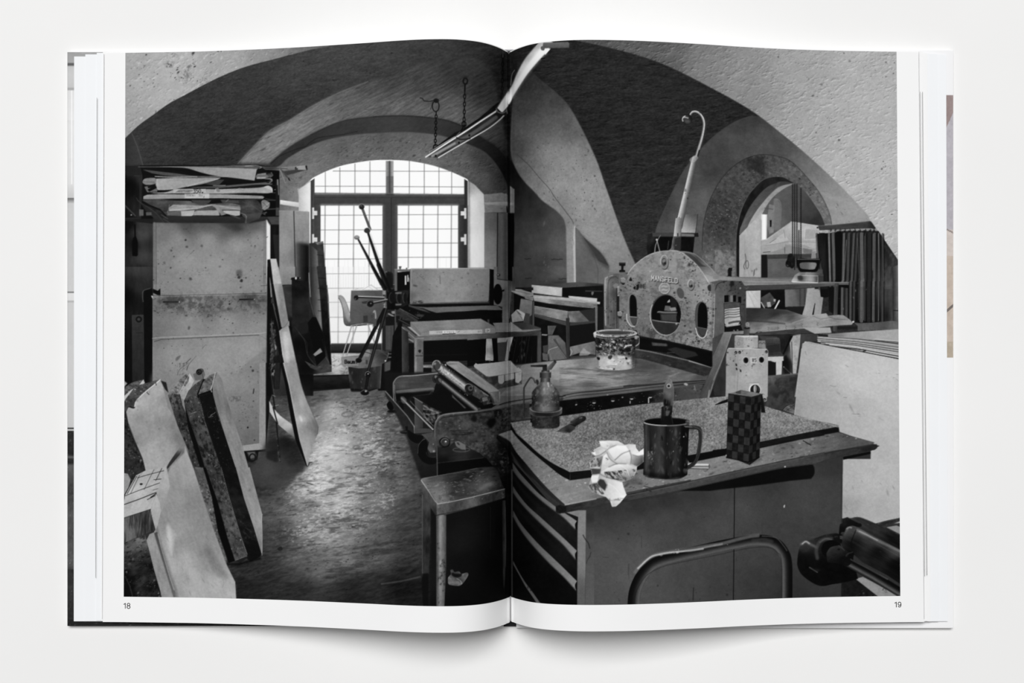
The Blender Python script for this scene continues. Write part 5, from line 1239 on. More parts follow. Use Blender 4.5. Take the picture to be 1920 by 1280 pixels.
# lever with its curved top
V('A3')
S(C(1300,950,1320,880,1345,800,1362,720,1362,670,1345,625,1315,598,1285,592,1262,602,1248,625), 30, 0, own=True, prof=[60,30,50,190,110,50])
S(C(1325,880,1350,790,1365,700,1358,650,1335,615), 6, 210, .7, 2); S(C(1270,596,1295,592,1320,600), 6, 200, .8, 2)
F(ELL(1235,655,38,40), 30); F(ELL(1225,650,24,26), 60, .9, 4); S(ELL(1228,655,30,26,a0=150,a1=250), 8, 190, .8); S(C(1205,640,1222,640,1240,645), 8, 180, .7); F(ELL(1238,672,22,14), 84, .7, 5)
V('P')
S([1302,297,1273,425], 9, 0, 1, 0, 13, own=True, prof=[196,176,130,96,70])
S([1304,296,1298,300], 10, 150, .6)
K([1292,297,1310,297,1282,430,1262,430], .25, 40, .8, 3, 4, 0, 3, 230)
V('C5')
F([890,-60,955,-60,942,125,868,122], N(L(880,0,176,960,0,84,.4,130),(7,4,9,0,2,3))); F([905,90,915,88,918,120,905,122], 40)
F([868,122,945,125,935,270,870,270,820,262,845,240,855,160], N(R(860,160,90, 900,200,44, 850,250,100, 930,240,50), (9,6,6,0,2,3))); F([878,140,945,130,940,260,875,258], 44); S([868,124,850,240,830,262], 5, 120, .7); K([880,140,945,135,935,260,880,258], .2, 110, .6, 5, 5, 0, 3, 231)
# back frame
O('printed_litho_press')
bf = C(940,272,1020,280,1080,300,1140,345,1200,400,1260,460,1300,510,1335,560)
F(bf+[1215,580,1150,480,1000,330], N(R(1000,300,110, 1100,360,64, 1200,420,96, 1250,500,130, 1200,520,120, 1100,400,90), (10,9,6,40,3,4)))
F(C(975,285,1040,300,1100,350,1150,400,1200,425)+C(1200,425,1120,420,1050,360,990,310), 50, .8, 2); S(bf, 6, 150, .7)
F([1180,500,1220,510,1320,560,1215,585], 150, .8, 3)
# front plate
arc = C(405,515,430,470,480,410,560,345,640,300,720,276,820,266,900,268,960,290,1040,350,1110,420,1170,500,1215,572)
plate = arc+[1270,600,1285,700,1280,1000,1265,1215,1260,1270,1150,1245,900,1190,700,1150,520,1110,500,1060,350,1060,310,1050,180,1000,180,560,200,520,260,500,330,495]
F(plate, N(R(450,480,132, 700,300,130, 900,300,128, 600,400,126, 800,450,130, 500,600,112, 650,650,116, 900,520,122, 1000,400,140, 1050,600,130, 550,800,106, 600,950,100, 600,1080,98, 800,1150,124, 1000,800,116, 1000,1000,106, 1050,1150,128, 1200,1200,124, 1200,700,136, 1250,900,132, 900,620,124, 1150,700,134, 340,700,112, 340,900,104), (9,14,12,0,4,4), (7,3,3,0,2,6)))
clip(plate)
K(plate, .30, 36, .9, 4, 3.4, 10, 3, 232); K(plate, .02, 60, .35, 7, 5, 10, 3, 231); K([500,1000,1280,1060,1280,1280,500,1150], .12, 26, 1, 5, 4, 20, 3, 234, b=40); K([480,1020,1280,1090,1280,1280,480,1140], -.05, 40, .5, 6, 5, 20, 3, 229, b=30); K([950,280,1280,500,1280,1000,1130,1000,1080,700], .2, 32, .9, 4.4, 3.4, 20, 3, 236); K([1180,560,1290,560,1290,1250,1180,1250], .12, 28, .9, 4.4, 4, 20, 3, 228); K([400,520,560,520,560,1080,330,1080,330,560], .26, 34, .9, 4, 3.4, 0, 3, 227); K([940,760,1060,760,1060,1020,940,1020], .0, 60, .5, 5, 5, 0, 3, 237); K(plate, .44, 190, .5, 4, 3, 0, 3, 238)
K([900,370,1080,370,1080,580,900,520], .0, 74, .4, 9, 6, 50, 3, 239)
F(C(500,580,540,600,590,600)+[590,640,510,640], 70, .5, 8, own=False)
S([1235,560,1262,640,1265,900,1250,1200], 30, 84, .35, 10); S([1275,600,1282,700,1275,1000,1262,1230], 7, 190, .6, 2)
clip()
S(arc, 7, 180, .8, 1); S([1180,520,1225,590], 6, 190, .7)
# left column
F(C(200,1030,180,1000,176,800,178,560,190,530,230,508,280,495,325,495)+[325,520,325,1050,300,1050,230,1040], N(R(190,600,130, 190,900,100, 260,600,84, 240,800,92, 290,900,70, 310,700,60, 280,520,84), (8,7,12,0,3,4)))
S(C(190,1010,184,800,185,570,200,535,260,512), 8, 170, .7, 2); S(C(215,1000,212,700,215,590,235,545,290,525,310,545), 8, 50, .7, 2); S([270,620,275,1040], 6, 60, .7, 2); S([300,640,302,1040], 8, 40, .8); F([262,610,290,590,320,600,300,640,275,640], 116, .8, 2)
F([300,640,326,640,326,880,300,880], 30); F([305,620,325,615,325,720,308,720], 150, .8); K([180,520,330,500,330,1040,180,1000], .14, 30, .7, 3.4, 4, 0, 3, 240)
F([325,500,400,500,420,520,400,560,330,600], N(92,(14,6,6,0,3,4)))
F([325,385,388,388,388,415,370,420,368,455,385,462,385,480,325,480,325,462,345,455,345,420,323,415], 24); F([322,386,388,386,388,396,322,396], 44); F([330,480,380,480,385,495,330,495], 92)
for x,y,r in ((362,565,24),(330,900,26)):
    F(ELL(x,y+10,r,r+6), 50); F([x-20,y-22,x+8,y-28,x+26,y-10,x+22,y+20,x-6,y+24,x-22,y+8], 116); S([x-20,y-22,x+8,y-28,x+24,y-12], 5, 190, .7); F(CC(x-10,y+20,x+20,y+25,x+10,y+44,x-8,y+40), 30, .8)
# holes
def hole(cx,cy,rx,ry,ang=0):
    F(ELL(cx-8,cy+6,rx+9,ry+8,ang), 176, .9); F(ELL(cx,cy,rx,ry,ang), 22)
F(C(405,900,408,760,430,705,455,698,490,730,502,800,502,960,495,1010,480,1025,440,1010,405,960), 60)
F(CC(398,900,400,960,440,1020,475,1030,500,1000,502,960,502,800,490,730,455,698,425,712,408,760), 110); S(C(400,900,404,960,440,1015,478,1024), 8, 190, .9)
F(CC(430,750,450,705,485,725,500,790,502,950,490,1005,465,1010,440,960,430,880), 12); F([436,925,500,928,502,960,490,1005,465,1010,440,965], 66); S([432,925,500,930], 7, 170, .8)
F(CC(1086,1000,1084,880,1100,810,1140,775,1180,790,1205,840,1212,950,1205,1060,1185,1120,1150,1140,1110,1100), 70); S(C(1090,1040,1110,1105,1150,1138,1185,1122,1205,1060), 9, 190, .9)
F(CC(1110,1000,1112,880,1125,810,1155,782,1190,810,1205,870,1208,980,1200,1060,1180,1110,1150,1120,1120,1070), 12); F([1112,1035,1206,1050,1200,1065,1180,1112,1150,1120,1122,1075], 60); S([1110,1030,1206,1048], 7, 110, .8)
F(ELL(790,908,156,204), 60); S(ELL(790,908,154,202,a0=60,a1=210), 9, 180, .8); S(ELL(790,908,154,202,a0=0,a1=60), 6, 170, .7)
F(ELL(796,908,146,198), 12)
clip(ELL(796,908,146,198))
F([640,960,760,965,960,990,960,1120,640,1120], N(R(700,1000,44, 850,1060,40, 900,1010,48), (4,12,8,0,2,3))); S([640,955,745,975,950,992], 7, 170, .8); F([705,875,900,870,905,985,740,965,735,900], 40); S(C(710,880,730,875,780,885,900,885), 14, 84); S([715,878,890,882], 5, 170, .7); F([745,905,900,900,900,970,755,960], 60)
F([785,815,840,820,835,870,775,865], 90); F([830,835,890,830,900,865,840,870], 150, .8, 2); F([810,770,830,750,835,780,805,785], 150); F([840,720,900,760,905,830,840,830], 30); F([895,920,950,920,950,985,900,975], 20); K([640,960,960,960,960,1120,640,1120], .4, 170, .8, 3, 3, 0, 2, 241)
clip()
# bosses
def boss(x,y,rx,ry):
    F(ELL(x+4,y+6,rx+4,ry+5), 60); F(ELL(x,y,rx,ry), 116); S(ELL(x,y,rx,ry,a0=160,a1=330), 6, 190, .9); S(ELL(x,y,rx,ry,a0=330,a1=520), 5, 150, .6); F(ELL(x-3,y,rx*.6,ry*.6), 60); F(CC(x-20,y-10,x-5,y-30,x+15,y-22,x+8,y,x-10,y+8), 120, .9, 3); F(ELL(x+8,y+14,12,12), 26, .9, 3)
boss(776,378,38,68); boss(1042,605,30,52)
F(ELL(938,690,34,56,-18), 70, .9, 1)
F(ELL(778,642,55,56), 130); S(ELL(778,642,53,54), 6, 176, .9); S(ELL(780,646,55,56,a0=-20,a1=150), 5, 60, .8)
for k,yy in enumerate((604,622,640,658,676)): S(C(745+abs(k-2)*7,yy+3,770,yy-3,790,yy+3,812-abs(k-2)*7,yy), 6, 190 if k%2 else 90, .7)
# raised lettering MANSFELD
TXT('MANSFELD', 655, 521, 46, 22, 40, 10, dx=33.5, slope=.12)
TXT('MANSFELD', 650, 514, 46, 22, 196, 7, dx=33.5, slope=.12)
F(CC(425,565,440,530,455,560,448,570), 26); F(CC(468,630,490,620,485,650,470,650), 26); F(CC(500,610,520,600,520,640,508,660,498,630), 26); TXT('HNE', 522, 602, 38, 18, 40, 6, dx=25, a=.8); K([500,500,600,500,600,600,500,600], .0, 70, .4, 6, 9, 0, 3, 242); TXT('10', 480, 448, 20, 14, 170, 4, dx=18, a=.6)
# right housing
O('printed_litho_press_housing')
hs = C(1285,640,1300,600,1340,575,1400,562)+C(1400,562,1480,555,1550,562,1580,590,1590,640)+[1590,1060,1545,1060,1380,1090,1300,1260,1270,1260,1280,900]
F(hs, N(R(1300,700,96, 1330,620,84, 1450,600,70, 1560,620,60, 1340,900,92, 1320,1100,84, 1570,900,56, 1560,700,60, 1400,640,84), (10,8,12,0,3,4)))
K(hs, .16, 26, .9, 4.4, 4, 0, 3, 243); K([1380,560,1580,560,1580,700,1400,700], .2, 34, .6, 6, 8, 0, 3, 244); S(C(1290,650,1305,606,1345,582,1400,570), 8, 30, .8, 2); S(C(1550,562,1580,590,1590,640,1592,1040), 5, 110, .6)
F([1220,600,1262,595,1280,620,1285,700,1250,690,1215,650], 96, .9, 3); F(CC(1210,620,1240,610,1240,670,1215,660), 46)
F([1422,436,1455,436,1455,465,1448,470,1448,515,1458,530,1400,535,1392,528,1412,515,1412,470,1408,462], 24); F([1395,528,1460,528,1462,548,1400,550], 60)
F([1430,570,1480,565,1480,665,1440,670], 50); F(ELL(1455,600,18,34), 30); F(ELL(1465,640,18,26), 60, .8); 
F([1376,712,1420,708,1420,778,1376,782], 12); F([1462,712,1492,710,1494,775,1465,778], 12); F([1515,725,1545,725,1545,790,1515,785], 12); F([1434,712,1462,712,1462,778,1436,778], 120, .7)
F([1372,790,1535,780,1540,1060,1378,1085], 16); F([1376,792,1532,782,1534,825,1376,848], N(70,(10,9,4,0,3,3)))
F([1378,850,1530,830,1532,900,1540,965,1510,1010,1400,1020,1378,990], N(R(1400,880,150, 1480,870,170, 1400,950,140, 1500,940,170, 1450,1000,160), (16,9,4,0,3,3)))
for y in (858,882,902,930): S(C(1380,y+12,1420,y,1480,y,1530,y-8), 6, 34, .85)
S(C(1425,990,1470,978,1530,972), 20, 50, .8, 2); F([1376,1010,1535,995,1535,1010,1400,1030], 160, .8); S([1415,850,1415,960], 4, 96, .6)
F([1380,1060,1545,1020,1560,1062,1390,1085], 22)
F([1460,1066,1475,1056,1485,1072], 120); F([1495,1062,1510,1052,1520,1068], 120)
# hanging dark felts
V('C6')
O('printed_hanging_felts')
F([1030,735,1140,730,1300,705,1610,700,1640,710,1700,800,1780,920,1835,1000,1840,1290,1000,1290,1000,1170,1090,1160,1040,970,1010,760], N(R(1080,800,26, 1200,900,30, 1400,900,34, 1600,900,28, 1750,1100,40, 1800,1200,70, 1400,1200,26), (8,5,26,0,3,3)))
felts = [(1020,1040,70,14),(1110,1130,20,10),(1145,1150,110,14),(1185,1195,96,20),(1240,1230,12,40),(1295,1275,100,16),(1345,1320,70,18),(1395,1360,84,16),(1430,1395,60,16),(1470,1470,96,24),(1510,1505,60,8),(1550,1545,40,24),(1600,1590,84,18),(1640,1640,110,6),(1680,1680,66,14)]
for x0,x1,t_,w_ in felts:
    S([x0,740,x1+8,1290], w_*1.6, t_, .8, 3); S([x0+w_*.8,740,x1+w_*.8+8,1290], 8, 10, .8, 3)
S([1015,770,1035,980], 6, 110, .7); S([1140,770,1155,1200], 7, 120, .7, 2); S([1318,800,1290,1200], 7, 120, .7, 2); S([1428,780,1450,1200], 5, 110, .6, 2); S([1585,740,1580,1100], 7, 110, .7, 2); S([1640,730,1645,1280], 7, 120, .7, 2); S([1500,760,1495,1290], 5, 120, .6)
V('D1')
F([1140,200,1840,200,1840,540,1790,545,1560,560,1440,560,1400,545,1340,540,1180,470,1140,440], N(R(1200,300,20, 1500,400,26, 1800,300,60, 1820,500,84, 1700,500,22, 1450,540,14), (8,5,26,0,3,3)))
for x0,x1,t_,w_ in felts[4:]:
    S([x1+2,150,x1-2,540], w_*1.6, t_, .8, 3); S([x1+w_*.8+2,150,x1+w_*.8,550], 8, 8, .8, 3)
for x,t_ in ((1490,130),(1580,110),(1640,96),(1440,90),(1290,90)): S([x+4,120,x,530], 5, t_, .7, 2)
K([1140,150,1780,150,1780,540,1140,540], .5, 150, .5, 3, 8, 0, 2, 246)
F([1780,0,1840,-20,1840,630,1780,620], N(L(1780,0,40,1840,0,104), (10,6,14,0,3,3))); F([1395,560,1440,565,1560,560,1780,540,1840,550,1840,625,1430,640,1430,590], N(R(1500,600,84, 1700,600,76, 1820,600,96), (10,6,14,0,3,3))); S([1790,435,1838,438], 6, 14); F([1810,415,1838,412,1838,430,1815,432], 96); F(ELL(1385,550,10,9), 190)
V('C6')
K([1690,800,1830,1000,1830,1290,1690,1290], .1, 90, .4, 8, 16, 0, 3, 247)
O('printed_wall_rail')
F([1035,655,1200,645,1400,625,1555,608,1570,620,1612,680,1600,688,1560,682,1350,690,1200,700,1050,698,1038,685], N(R(1100,670,60, 1300,655,56, 1500,635,60, 1580,660,34), (8,16,4,-4,3,3)))
S([1040,657,1200,647,1400,627,1555,610], 6, 120, .6); F(ELL(1028,675,9,9), 40); F([1040,702,1130,700,1135,725,1050,728], 160); ILL(1080, 709, 34, 11, 60, 3, 6)
for x in (1160,1205,1255,1300,1350,1400,1450,1505,1555,1590): S(C(x,690,x+8,700,x,712,x-6,704), 6, 24); F([x+12,694,x+38,692,x+36,708,x+14,710], 130, .8)
# tray and frames behind, right
V('C6')
O('printed_press_tray')
F([40,1160,230,1168,765,1190,1030,1215,1340,1220,1340,1235,1200,1240,300,1258,270,1210,60,1200,20,1180], N(R(100,1175,130, 300,1190,116, 700,1210,110, 1000,1220,100, 1250,1228,92), (12,24,3,2,3,4)))
S([300,1215,760,1220], 8, 150, .6, 3); S([200,1168,700,1190], 5, 84, .7); F([0,1110,50,1180,0,1195,-20,1180], 120)
V('D1')
F([300,185,800,170,1190,160,1340,155,1340,182,1230,190,1195,190,800,222,300,240,235,245,225,215,250,190], N(R(300,210,60, 700,195,62, 1000,180,70, 1200,180,84), (8,20,4,0,3,3)))
S([300,183,600,175,1200,158,1340,155], 6, 150, .6); S([300,240,800,222,1195,190], 5, 24, .7); F(ELL(250,214,20,24), 60); F(ELL(256,214,9,10), 130); K([240,190,1200,165,1200,190,300,240], .3, 150, .5, 4, 3, 0, 3, 245)
F([1200,165,1240,165,1232,300,1225,650,1185,645,1195,300], N(L(1195,0,66,1240,0,46), (8,5,12,0,3,3))); F([1240,180,1335,180,1335,215,1240,200], 12); S([1198,200,1188,640], 4, 90, .7); F(ELL(1218,182,12,14), 70); F([1225,598,1428,595,1428,622,1225,625], 30)
# the iron-like stamp with a black handle
O('printed_iron')
V('C6')
F(CC(820,985,850,978,930,985,1050,985,1062,1000,1050,1040,1040,1090,1020,1112,980,1122,900,1122,850,1112,825,1060,815,1010), 14)
F(CC(855,1030,900,1022,1000,1025,1018,1040,1010,1070,990,1092,900,1090,860,1080,850,1050), R(900,1050,84, 990,1050,120)); S(C(830,990,900,992,1045,992), 8, 120, .8, 2); S(C(1050,995,1055,1030,1040,1085), 4, 60, .7)
F([1035,1090,1080,1095,1078,1130,1040,1145,1020,1130], 70)
F([765,1215,800,1150,840,1125,920,1120,1040,1125,1075,1150,1088,1165,1088,1210,1030,1228,900,1222,780,1222], N(R(820,1150,130, 860,1180,70, 950,1140,120, 950,1190,150, 1050,1170,60, 1070,1200,50, 800,1210,180), (12,7,5,0,3,3))); S([780,1218,900,1222,1030,1226], 8, 226, .8); S([835,1152,1035,1158,1030,1220], 6, 200, .6); F([1035,1155,1085,1160,1088,1208,1035,1215], 52); F(CC(830,1160,870,1155,880,1195,840,1200), 40, .8, 4, own=False)
# wrapped sheet lying under the tray
O('printed_wrapped_sheet')
V('D1')
F([315,410,520,415,720,430,870,480,1000,480,1115,465,1135,490,1235,480,1290,485,1340,520,1385,560,1370,578,1230,580,1100,600,1000,610,860,620,700,630,640,640,560,650,490,655,440,640,400,665,350,665,320,560], N(R(400,440,40, 600,470,46, 750,500,64, 350,500,50, 450,580,96, 600,575,110, 800,550,104, 950,500,140, 1100,480,150, 1200,520,120, 1300,510,126, 1350,560,130, 700,610,140, 500,620,140, 1000,590,140, 380,640,130), (16,24,5,-8,3,4)))
S(C(440,650,520,600,640,590,800,570,1000,560,1200,560), 22, 130, .6, 6); S(C(500,650,700,625,900,612,1100,592,1360,575), 10, 140, .7, 3); S(C(780,560,900,520,1000,485,1110,470), 8, 150, .7, 3); S(C(320,540,520,550,700,570), 12, 20, .5, 8)
for x,y in ((530,620),(625,620),(705,605),(795,615),(865,585),(1020,570)): S(C(x,y-18,x+16,y-8,x+2,y+2,x+14,y+18), 4, 40, .6)
F([315,410,520,415,700,430,760,460,620,480,520,540,315,545], 44, .6, 10, own=False); S(C(1130,490,1200,520,1330,530), 5, 60, .6, 2); S(C(980,490,1060,520,1180,500), 6, 70, .5, 3)
O('printed_steel_shelf')
F([400,665,500,650,860,622,930,625,1000,660,1010,665,880,672,700,680,440,690,410,690], N(56,(12,12,4,-4,3,3))); S([430,690,700,678,1000,664], 6, 26)
F([640,680,860,670,880,745,860,900,820,1070,690,1070,650,760], N(R(700,800,26, 760,720,20, 840,760,150, 800,900,130, 720,950,14), (8,6,10,0,3,3)))
F([770,690,858,680,850,760,825,1000,815,1070,780,1070,770,950,750,760], N(R(820,720,142, 800,850,150, 800,1000,150), (18,6,9,0,3,3))); K([770,690,858,680,815,1070,770,1070], .2, 80, .5, 4, 5, 0, 3, 248)
F([860,672,1160,662,1040,700,1030,740,900,760,875,770,830,1100,815,1070,850,800], N(R(920,700,60, 1000,690,52, 860,900,40), (6,8,8,0,3,3))); F([760,690,785,688,690,880,680,870], 14); S([770,750,775,940,778,1070], 6, 30)
F([880,610,1155,605,1168,660,1000,668], 150)
O('printed_motor_housing')
F([440,690,620,700,650,720,655,760,660,850,685,885,670,895,540,905,515,800], N(R(480,730,60, 600,740,66, 580,820,40, 600,890,50), (8,8,5,0,3,3))); S([520,720,640,715], 6, 96, .6, 2); F([520,770,650,760,655,850,530,860], 40); S([540,890,680,885], 8, 70, .8); S([520,782,650,765], 5, 84, .6)
F([530,900,690,895,690,940,675,940,668,1080,610,1085,610,960,560,940,530,940], N(176,(8,5,8,0,2,3))); S([610,950,612,1080], 5, 60); F([530,940,610,955,612,1080,530,1095], 26); S([690,1000,765,1070], 7, 170); F([685,900,720,880,760,1070,700,1070], 20, .7)
O('printed_machine_panel')
F([520,1090,835,1065,830,1300,520,1300], N(R(560,1120,80, 600,1200,50, 750,1150,48, 700,1250,54, 800,1100,60), (14,9,9,0,3,4))); S([525,1092,835,1067], 8, 84, .8)
V('D3')
F([520,460,835,430,830,640,800,835,700,790,500,760,520,700], N(R(560,490,84, 570,600,50, 700,520,62, 800,560,44, 650,680,60, 550,740,54, 740,740,60), (14,9,9,0,4,4))); S([525,465,835,430], 10, 96, .7, 3); K([530,480,830,460,800,820,520,700], .1, 26, .6, 12, 14, 20, 3, 249)
F(C(680,790,720,750,800,715)+[800,835], 100); K([680,790,800,715,800,830,690,795], .0, 30, .7, 6, 4, 0, 3, 250); S(C(680,790,720,752,800,716), 5, 20); S([560,730,560,760], 4, 70); S([640,540,700,545], 4, 30, .7)
# slanting frame bar
O('printed_press_brace')
V('D2')
F([740,165,1000,200,1470,310,1470,460,1455,470,1240,400,1020,330,740,290], N(R(800,230,14, 1000,280,18, 1250,350,14, 1400,400,12), (4,10,6,0,2,3))); F([860,220,1020,240,1020,262,870,255], 84, .7, 3); F([1020,290,1100,270,1300,320,1330,355,1180,385], 42, .9, 3)
for x in range(885,1015,12): S([x,232,x+2,255], 3, 150, .6)
S([1020,325,1090,325], 7, 60); S([740,175,1000,210,1470,320], 7, 26)
F([1470,180,1590,120,1600,200,1470,470], N(66,(10,6,12,0,3,3)))
F([1600,125,1790,100,1800,150,1700,160,1700,280,1630,290,1610,780,1430,800,1520,560], N(R(1650,200,40, 1600,400,36, 1550,700,30), (5,6,14,0,2,3)))
F([1600,120,1655,118,1665,135,1430,790,1340,770,1350,740,1480,440], N(R(1600,200,100, 1500,450,84, 1400,700,70, 1640,150,104), (10,24,4,-70,3,3))); S([1655,125,1540,430,1430,790], 10, 150, .6, 3); S([1600,122,1480,440,1345,745], 5, 50, .7); F([1340,765,1430,790,1410,800,1335,785], 60); S([1440,700,1425,790], 8, 170, .7)
V('D1')
F([90,655,290,640,290,672,170,672,160,720,60,1000,-20,1180,-20,900,40,770], N(R(60,850,92, 120,720,104, 0,1000,84, 200,655,120), (10,24,4,-70,3,3))); S([165,672,100,870,-10,1130], 8, 140, .6, 2); S([90,656,290,642], 5, 130, .6)
F([170,675,290,672,250,690,205,690,200,810,125,815,115,1290,0,1290,-20,1200,60,990], N(R(150,750,54, 80,1000,46, 60,1200,44), (5,6,14,0,2,3)))
# ---- switch box
O('printed_switch_box')
F([290,612,355,608,355,640,345,650,345,690,292,690,290,640], L(290,0,60,355,0,90)); F(ELL(322,612,32,12), 30); F(CC(312,570,325,555,345,565,345,600,315,605), 120, .8); S(ELL(327,572,16,15), 5, 150, .7)
F([202,692,220,685,430,688,434,700,434,812,290,820,200,812], N(R(240,750,150, 350,750,158, 420,700,140), (10,6,6,0,3,3))); F([200,692,290,695,290,820,200,812], N(136,(8,6,6,0,3,3))); F([202,690,430,686,434,702,292,706], 190); F([440,738,505,738,512,820,438,810], N(120,(14,6,6,0,3,3))); S(ELL(455,770,12,12,a0=180,a1=360), 5, 50); S(ELL(490,770,12,12,a0=180,a1=360), 5, 50); S(ELL(240,768,11,18), 5, 84, .8)
K([200,700,434,700,434,820,200,820], .3, 40, .8, 4, 3, 0, 3, 251)
F([125,825,140,812,230,812,520,822,535,840,530,1300,110,1300,115,900], N(R(160,900,150, 150,1200,140, 300,900,152, 450,900,150, 350,1100,162, 450,1200,150, 260,1200,150, 215,1000,140), (7,6,14,0,3,3), (4,3,3,0,2,5)))
F([125,825,135,812,220,812,235,840,232,1300,110,1300,115,900], L(115,0,140,235,0,160,.8,128), .8); S([232,840,228,1290], 5, 84, .6); S([198,860,195,1290], 5, 120, .5); S([140,815,520,822], 7, 200, .7)
for x,y in ((212,857),(250,855),(517,850)): F(ELL(x,y,13,16), 26); F(ELL(x-2,y+4,7,8), 96)
K([115,830,530,830,530,1290,115,1290], .40, 36, .9, 4, 4, 0, 3, 252)
for x,y in ((215,980),(258,1038),(218,1020)): F(CC(x-6,y-12,x+6,y-6,x+8,y+14,x-4,y+8), 24)
for x,y in ((312,935),(468,930)):
    F(ELL(x+4,y+2,36,38), 120); S(ELL(x,y,32,36), 8, 170); F(ELL(x,y,26,30), 60); F(ELL(x+2,y,20,25), 14); S([x-18,y+38,x+4,y+60], 5, 90, .6)
F([350,905,420,902,425,965,362,968], 176); TXT('85', 376, 917, 32, 15, 56, 5.5, dx=25); F(ELL(375,992,7,7), 60); F(ELL(375,1100,6,6), 60)
V('D3')
F([232,450,530,450,520,700,500,710,440,640,235,620,110,680,115,450], N(R(160,560,140, 300,480,152, 350,470,156, 480,560,150, 260,560,146), (7,6,14,0,3,3), (4,3,3,0,2,5))); S([198,450,193,640], 5, 120, .5); S([232,450,224,610], 5, 84, .6)
F([315,525,440,518,450,640,318,600], 176); S([316,524,440,518], 5, 110); F([316,526,350,524,345,600,318,598], 150); F(ELL(402,590,60,58), 220); F(ELL(405,592,50,55), 30); F(ELL(404,580,17,40), 110); F(ELL(398,580,7,34), 160); S([435,560,440,600], 8, 60)
F(ELL(500,686,14,14), 30); F(ELL(498,690,8,8), 110); K([120,460,530,460,520,700,120,640], .40, 36, .9, 4, 4, 0, 3, 253)
# ---- pile of large sheets and the white panel
O('printed_sheet_pile')
V('D1')
F([1035,680,1180,668,1500,645,1860,622,1860,925,1500,850,1100,770,1030,740,1025,700], 120)
F([1035,672,1180,668,1500,645,1860,622,1860,760,1600,730,1400,712,1130,690], N(R(1200,680,110, 1400,680,140, 1600,660,150, 1750,640,150, 1500,710,142, 1700,740,160, 1800,700,150), (5,16,6,-4,2,3)))
F([1600,722,1750,690,1860,680,1860,755,1700,742,1610,735], 150); S([1605,735,1720,745,1860,756], 6, 50); S([1600,722,1750,735,1860,745], 5, 200, .7)
F([1035,690,1130,690,1400,712,1600,735,1860,785,1860,925,1500,850,1300,812,1100,772,1030,745], 136)
for k,(a_,b_,c_,t_) in enumerate(((1035,697,770,26),(1035,700,780,170),(1040,712,800,150),(1030,720,806,30),(1030,726,812,190),(1035,735,830,50),(1035,742,838,176),(1060,752,852,40),(1065,760,860,200),(1070,768,880,200),(1100,775,895,26),(1150,780,905,196),(1200,798,918,20))):
    S(C(a_,b_,a_+300,b_+ (c_-b_)*.28,1500,b_+(c_-b_)*.48,1860,c_+4), 9 if t_<60 else 8, t_, .9, 1)
F([1030,672,1130,676,1135,700,1035,696], 34); F([1060,755,1110,760,1105,775,1065,770], 110); F([1030,735,1065,740,1060,750,1030,748], 170)
O('printed_white_panel')
F([900,745,940,750,1100,785,1500,860,1860,930,1860,1300,800,1300,860,900,878,765,893,762], N(R(920, 800, 150, 900, 1000, 148, 850, 1250, 140, 1100, 850, 166, 1300, 900, 180, 1500, 950, 184, 1800, 1000, 180, 1100, 1100, 158, 1500, 1200, 178, 1800, 1250, 176), (4,24,20,0,2,3)))
F([893,762,912,748,910,785,893,787], 176); F([893,775,893,787,910,787,912,765], 84); S([940,752,1100,787,1500,862,1860,932], 6, 200, .7); S([940,760,1030,778], 6, 60, .6)
V('D3')
wp = [865,180,900,120,1860,290,1860,1300,1560,1300,1560,1210,1640,1170,1625,1140,1250,1010,1240,960,795,835]
F([868,180,905,115,1860,290,1860,1300,1560,1300,1560,1200,1650,1150,1250,1010,1240,960,795,840], N(R(880, 200, 154, 850, 500, 146, 830, 780, 138, 1000, 300, 162, 1100, 600, 156, 1000, 800, 150, 1300, 400, 180, 1500, 500, 182, 1400, 800, 162, 1700, 400, 180, 1800, 700, 176, 1600, 900, 168, 1800, 1100, 170, 1700, 1250, 162), (4,24,20,0,2,3)))
S([868,180,830,500,800,835], 6, 176, .6)
K([1100,300,1840,400,1840,1200,1300,900,900,700], .38, 110, .5, 14, 4, 30, 3, 254)
for q in ((1155,545,1185,555,1210,555),(1290,665,1320,668),(1310,345,1335,360),(905,205,915,240),(1395,600,1402,602),(1380,830,1440,835)): S(C(*q) if len(q)>4 else q, 5, 84, .6, 1)
V('D8')
F([856,-212,1900,-212,1900,400,1180,440,1050,380,950,375,850,380], N(R(900, 0, 160, 900, 300, 144, 1100, 0, 166, 1300, 0, 168, 1200, 350, 156, 1400, 300, 162), (4,24,20,0,2,3)), 1, 0)
F([856,-60,1900,-60,1900,400,1180,440,1050,380,950,375,850,380], N(R(900, 0, 160, 900, 300, 144, 1100, 0, 166, 1300, 0, 168, 1200, 350, 156, 1400, 300, 162), (4,24,20,0,2,3)), 1, 4); K([860,0,1430,0,1430,380,860,380], .36, 110, .5, 14, 4, 60, 3, 255)
